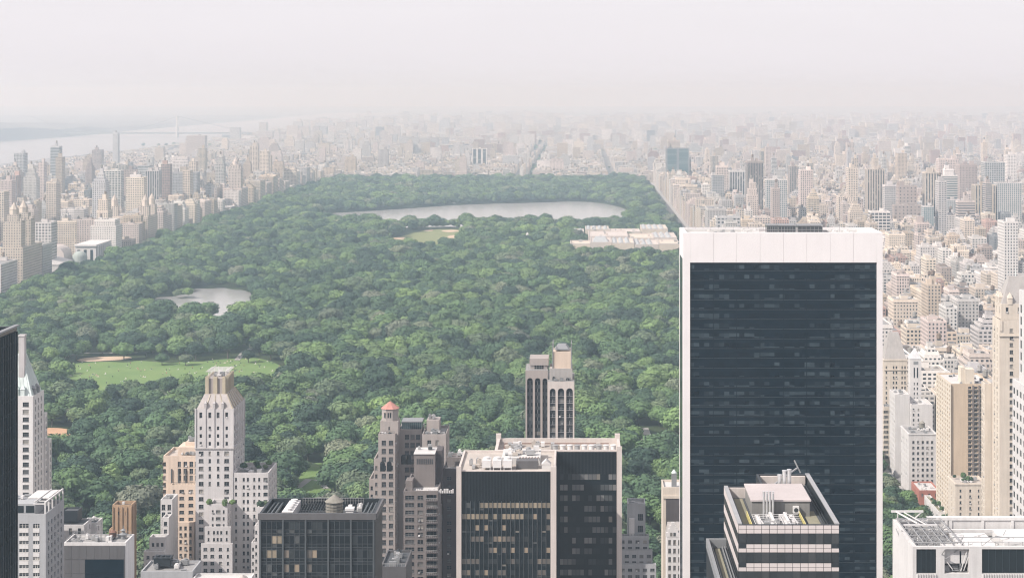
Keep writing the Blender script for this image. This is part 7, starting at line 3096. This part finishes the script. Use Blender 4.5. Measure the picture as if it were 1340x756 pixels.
def plant():
    r = random.Random(40)
    y = YS
    while y < YN:
        sp = 14.2 if y < 1700 else (14.4 if y < 2800 else 15.2)
        x = XW + r.uniform(0, sp)
        while x < XE:
            xx, yy = x + r.uniform(-.36, .36) * sp, y + r.uniform(-.36, .36) * sp
            x += sp
            p = PX(xx, yy)
            if p < -40 or p > 1390 or blocked(xx, yy) or r.random() < .035:
                continue
            s = r.choice((.62, .82, 1.05, 1.2, 1.3, 1.5, 1.85)) * r.uniform(.93, 1.07) * (sp / 13.2) ** .9
            k = r.randrange(N_KIND - 1) if r.random() < .96 else N_KIND - 1
            if yy < YS + 14:
                s *= .85
            TREES.append((xx, yy, k, s, (.45 + .55 * s) * r.uniform(.78, 1.08), r.uniform(0, 6.28)))
        y += sp
    for p in ((212, 478), (243, 478.5), (325, 475), (232, 391), (240, 389.5), (246, 391)):
        x, yy = ground_pt(*p)
        TREES.append((x, yy, r.randrange(N_KIND - 1), r.uniform(.7, 1.0), r.uniform(.6, .8), r.uniform(0, 6)))
    for _ in range(150):       # trees arching over the avenue at the park's near right corner
        x, yy = r.uniform(163, 188), r.uniform(780, 1260)
        if not blocked(x, yy):
            s = r.uniform(.7, 1.05)
            TREES.append((x, yy, r.randrange(N_KIND - 1), s, s * r.uniform(.8, 1.0), r.uniform(0, 6)))


plant()


def grow():
    cov = Cover()
    ents = [(o[2], 0, o) for o in OCC if o[2] < 2000] + [(t[1], 1, i) for i, t in enumerate(TREES) if t[1] < 1900]
    ents.sort(key=lambda e: e[0])
    vis = {}
    for y, k, e in ents:
        if k == 0:
            cov.building(*e)
        else:
            x, yy, kd, s, sz, _ = TREES[e]
            p, rr = PX(x, yy), 6.4 * s * F / yy
            vis[e] = cov.rect(p - rr * .85, p + rr * .85, PY(16.5 * sz, yy), PY(3, yy))
    pick = sorted(vis, key=lambda e: -vis[e])[:300]
    picked = set(pick)
    protos, items = {}, []
    for e in sorted(pick):
        x, y, k, s, sz, rot = TREES[e]
        root = empty('broadleaf_tree' if k < N_KIND - 1 else 'slender_tree', x, y, .25)
        root.rotation_euler = (0, 0, rot)
        root.scale = (s, s, sz)
        if k not in protos:
            c = bpy.data.objects.new('crown', CROWNS[k])
            t = bpy.data.objects.new('trunk', TRUNKS[k % 3])
            protos[k] = (c, t)
        else:
            c, t = protos[k][0].copy(), protos[k][1].copy()
        for o in (c, t):
            COL.objects.link(o)
            o.parent = root
        tag(root, None, 'tree', 'park trees one can tell apart')
        px, py = PX(x, y), PY(9 * sz, y)
        size = 'small' if s < .95 else ('large' if s > 1.3 else 'middling')
        shape = 'slim' if k == N_KIND - 1 else ('flat-topped' if sz < .8 * s else ('tall-domed' if sz > 1.0 * s else 'rounded'))
        items.append(dict(obj=root, base=f"{size} {shape} leafy tree {relation(px, py)}", px=px))
    unique_labels(items)
    for k in range(N_KIND):       # every kind has at least one tree of its own to take the woodland's leaves from
        if k not in protos:
            root = empty('broadleaf_tree', -300 + 20 * k, 800, .25)
            c = bpy.data.objects.new('crown', CROWNS[k])
            COL.objects.link(c)
            c.parent = root
            tag(root, 'leafy tree at the park’s near edge', 'tree')
            protos[k] = (c, None)
    rest = [t for i, t in enumerate(TREES) if i not in picked]
    scatter('woodland', rest, protos, .25, 'dense mass of rounded green tree crowns covering the park', 'woodland')
    # street and yard trees of the city
    r = random.Random(5)
    st = []
    for _ in range(2600):
        y = r.uniform(900, 6500)
        if r.random() < .5:
            x = r.choice((303, 417, 440, 570, 716, 920, 1135, 1345, -708, -917, -1184, -1415, -1652)) + r.uniform(-6, 6)
        else:
            x = r.uniform(-1800, 1500)
            y = 842 + 80 * int((y - 842) / 80) - 9 + r.uniform(-4, 4)
        if XW - 40 < x < XE + 35 and y < YN + 20:
            continue
        if x < -640 and y < 2080:
            continue
        p = PX(x, y)
        if -30 < p < 1370 and not blocked(x, y):
            st.append((x, y, r.randrange(N_KIND - 1), r.uniform(.5, .85), r.uniform(.5, .85), r.uniform(0, 6)))
    for _ in range(18):          # small parks far off
        cx, cy = r.uniform(-1700, 2000), r.uniform(4800, 9500)
        for k in range(45):
            x, y = cx + r.gauss(0, 70), cy + r.gauss(0, 55)
            st.append((x, y, r.randrange(N_KIND - 1), r.uniform(.9, 1.3), r.uniform(.9, 1.3), r.uniform(0, 6)))
    for k in range(70):         # the tree-lined avenue running straight away beyond the park
        st.append((-135 + r.uniform(-5, 5), r.uniform(4720, 7600), r.randrange(N_KIND - 1), r.uniform(.6, .9), r.uniform(.6, .8), r.uniform(0, 6)))
    scatter('street_trees', st, protos, 0, 'small dark trees along streets and in yards of the hazy city', 'street trees')
    return protos


def scatter(name, trees, protos, z, label, cat):
    me = bpy.data.meshes.new(name)
    n = len(trees)
    me.vertices.add(n)
    A = np.array(trees, dtype=np.float64)
    me.vertices.foreach_set('co', np.column_stack([A[:, 0], A[:, 1], np.full(n, z)]).astype(np.float32).ravel())
    for nm, tp, dat in (('kind_index', 'INT', A[:, 2].astype(np.int32)), ('turn', 'FLOAT', A[:, 5].astype(np.float32))):
        a = me.attributes.new(nm, tp, 'POINT')
        a.data.foreach_set('value', dat)
    a = me.attributes.new('grow', 'FLOAT_VECTOR', 'POINT')
    a.data.foreach_set('vector', np.column_stack([A[:, 3], A[:, 3], A[:, 4]]).astype(np.float32).ravel())
    o = bpy.data.objects.new(name, me)
    COL.objects.link(o)
    tag(o, label, cat, kind='stuff')
    ng = bpy.data.node_groups.new('scatter_' + name, 'GeometryNodeTree')
    ng.interface.new_socket('Geometry', in_out='INPUT', socket_type='NodeSocketGeometry')
    ng.interface.new_socket('Geometry', in_out='OUTPUT', socket_type='NodeSocketGeometry')
    N, Lk = ng.nodes, ng.links
    gi, go = N.new('NodeGroupInput'), N.new('NodeGroupOutput')
    join = N.new('GeometryNodeJoinGeometry')
    for k in range(N_KIND):
        oi = N.new('GeometryNodeObjectInfo')
        oi.transform_space = 'ORIGINAL'
        oi.inputs['Object'].default_value = protos[k][0]
        oi.inputs['As Instance'].default_value = True
        Lk.new(oi.outputs['Geometry'], join.inputs[0])
    ip = N.new('GeometryNodeInstanceOnPoints')
    ip.inputs['Pick Instance'].default_value = True

    def attr(nm, tp):
        q = N.new('GeometryNodeInputNamedAttribute')
        q.data_type = tp
        q.inputs['Name'].default_value = nm
        return q.outputs['Attribute']
    cx = N.new('ShaderNodeCombineXYZ')
    Lk.new(attr('turn', 'FLOAT'), cx.inputs[2])
    e2r = N.new('FunctionNodeEulerToRotation')
    Lk.new(cx.outputs[0], e2r.inputs[0])
    Lk.new(gi.outputs[0], ip.inputs['Points'])
    Lk.new(join.outputs[0], ip.inputs['Instance'])
    Lk.new(attr('kind_index', 'INT'), ip.inputs['Instance Index'])
    Lk.new(e2r.outputs[0], ip.inputs['Rotation'])
    Lk.new(attr('grow', 'FLOAT_VECTOR'), ip.inputs['Scale'])
    Lk.new(ip.outputs[0], go.inputs[0])
    md = o.modifiers.new('scatter', 'NODES')
    md.node_group = ng


PROTOS = grow()


def terrace_shrubs():
    """shrubs growing on roof terraces: loose things of their own"""
    r = random.Random(12)
    spots = []
    for (x0, x1, y0, y1, z, n, lab) in (
            (-136.5, -127, 724, 733, 85.9, 7, 'dark green shrub in the roof garden on the gold-crowned tower’s right wing'),
            (-147, -137.5, 706.6, 709, 75, 6, 'small dark shrub on the front bay terrace of the gold-crowned tower'),
            (-126.5, -121, 705, 712, 74, 5, 'pointed dark shrub on the low wing next to the black office block'),
            (198.5, 208, 936, 947, 34.5, 7, 'green shrub on the cream house’s planted roof terrace'),
            (198, 205, 962, 972, 8.3, 8, 'green shrub in the roof garden of the low club house'),
            (198, 200, 976, 1010, 9.6, 6, 'green shrub along the club house’s long low roof')):
        for k in range(n):
            root = empty('terrace_shrub', r.uniform(x0, x1), r.uniform(y0, y1), z)
            s = r.uniform(.12, .24)
            root.scale = (s, s, s * r.uniform(.8, 1.3))
            root.rotation_euler = (0, 0, r.uniform(0, 6))
            c = PROTOS[r.randrange(N_KIND - 1)][0].copy()
            c.name = 'foliage'
            COL.objects.link(c)
            c.parent = root
            tag(root, f'{ordinal(k)} planted: {lab}' if False else lab, 'shrub', 'shrubs in one roof garden: ' + lab[-40:])


terrace_shrubs()

# ------------------------------------------------------------------ air, light, camera
q = MB()
q.box(-15800, 15800, -9000, 29500, -1.0, 290.0)
hz, nt, _b = new_mat('haze_air')
nt.nodes.remove(_b)
pv = nt.nodes.new('ShaderNodeVolumePrincipled')
pv.inputs['Color'].default_value = (*HAZE_COL, 1)
pv.inputs['Absorption Color'].default_value = (1, 1, 1, 1)      # scatters blue more than red, absorbs nothing
pv.inputs['Density'].default_value = HAZE
pv.inputs['Anisotropy'].default_value = HAZE_G
nt.links.new(pv.outputs[0], nt.nodes['Material Output'].inputs['Volume'])
tag(q.build('haze', hz), 'pale summer haze thickening towards the horizon', 'haze', kind='stuff')

w = bpy.data.worlds.new('World')
SC.world = w
w.use_nodes = True
nt = w.node_tree
bg = nt.nodes['Background']
sky = nt.nodes.new('ShaderNodeTexSky')
sky.sky_type = 'NISHITA'
sky.sun_disc = False
sky.sun_elevation = math.radians(SUN_EL)
sky.sun_rotation = math.radians(SUN_AZ)
sky.air_density = AIR
sky.dust_density = DUST
sky.ozone_density = 1.0
hsv = nt.nodes.new('ShaderNodeMix')
hsv.data_type = 'RGBA'
hsv.inputs[0].default_value = VEIL
nt.links.new(sky.outputs[0], hsv.inputs[6])
tc = nt.nodes.new('ShaderNodeTexCoord')
vn = noise(nt, scaled(nt, tc.outputs['Generated'], (3, 3, 22)), 1.6, 4)
vc = nt.nodes.new('ShaderNodeVectorMath')      # thin uneven overcast veil
vc.operation = 'SCALE'
vc.inputs[0].default_value = VEIL_COL[:3]
nt.links.new(mth(nt, 'MULTIPLY_ADD', mth(nt, 'SUBTRACT', vn, .5), .07, 1.0), vc.inputs['Scale'])
nt.links.new(vc.outputs[0], hsv.inputs[7])
nt.links.new(hsv.outputs[2], bg.inputs['Color'])
bg.inputs['Strength'].default_value = SKY_STR

sun = bpy.data.lights.new('sun', 'SUN')
sun.energy = SUN_STR
sun.angle = math.radians(0.6)
sun.color = (1.0, 0.955, 0.905)
so = bpy.data.objects.new('sun', sun)
az, el = math.radians(SUN_AZ), math.radians(SUN_EL)
to = Vector((math.sin(az) * math.cos(el), math.cos(az) * math.cos(el), math.sin(el)))
so.rotation_euler = to.to_track_quat('Z', 'Y').to_euler()
so.location = (-200, -200, 900)
COL.objects.link(so)

cam = bpy.data.cameras.new('camera')
cam.sensor_width = 36.0
cam.lens = F / 1340 * 36.0
cam.shift_x = (670 - VX) / 1340
cam.shift_y = -(378 - VY) / 1340
cam.clip_start = 1.0
cam.clip_end = 60000
co = bpy.data.objects.new('camera', cam)
co.location = (0, 0, HC)
co.rotation_euler = (math.pi / 2, 0, 0)
COL.objects.link(co)
SC.camera = co

SC.view_settings.view_transform = 'Standard'
SC.view_settings.look = 'None'
SC.view_settings.gamma = 1
SC.view_settings.exposure = EXPO
SC.cycles.use_denoising = True
SC.cycles.filter_width = 1.15
SC.cycles.max_bounces = 6
SC.cycles.diffuse_bounces = 2
SC.cycles.glossy_bounces = 2
SC.cycles.volume_bounces = 1
SC.cycles.transparent_max_bounces = 8
SC.cycles.caustics_reflective = False
SC.cycles.caustics_refractive = False
SC.cycles.sample_clamp_indirect = 4
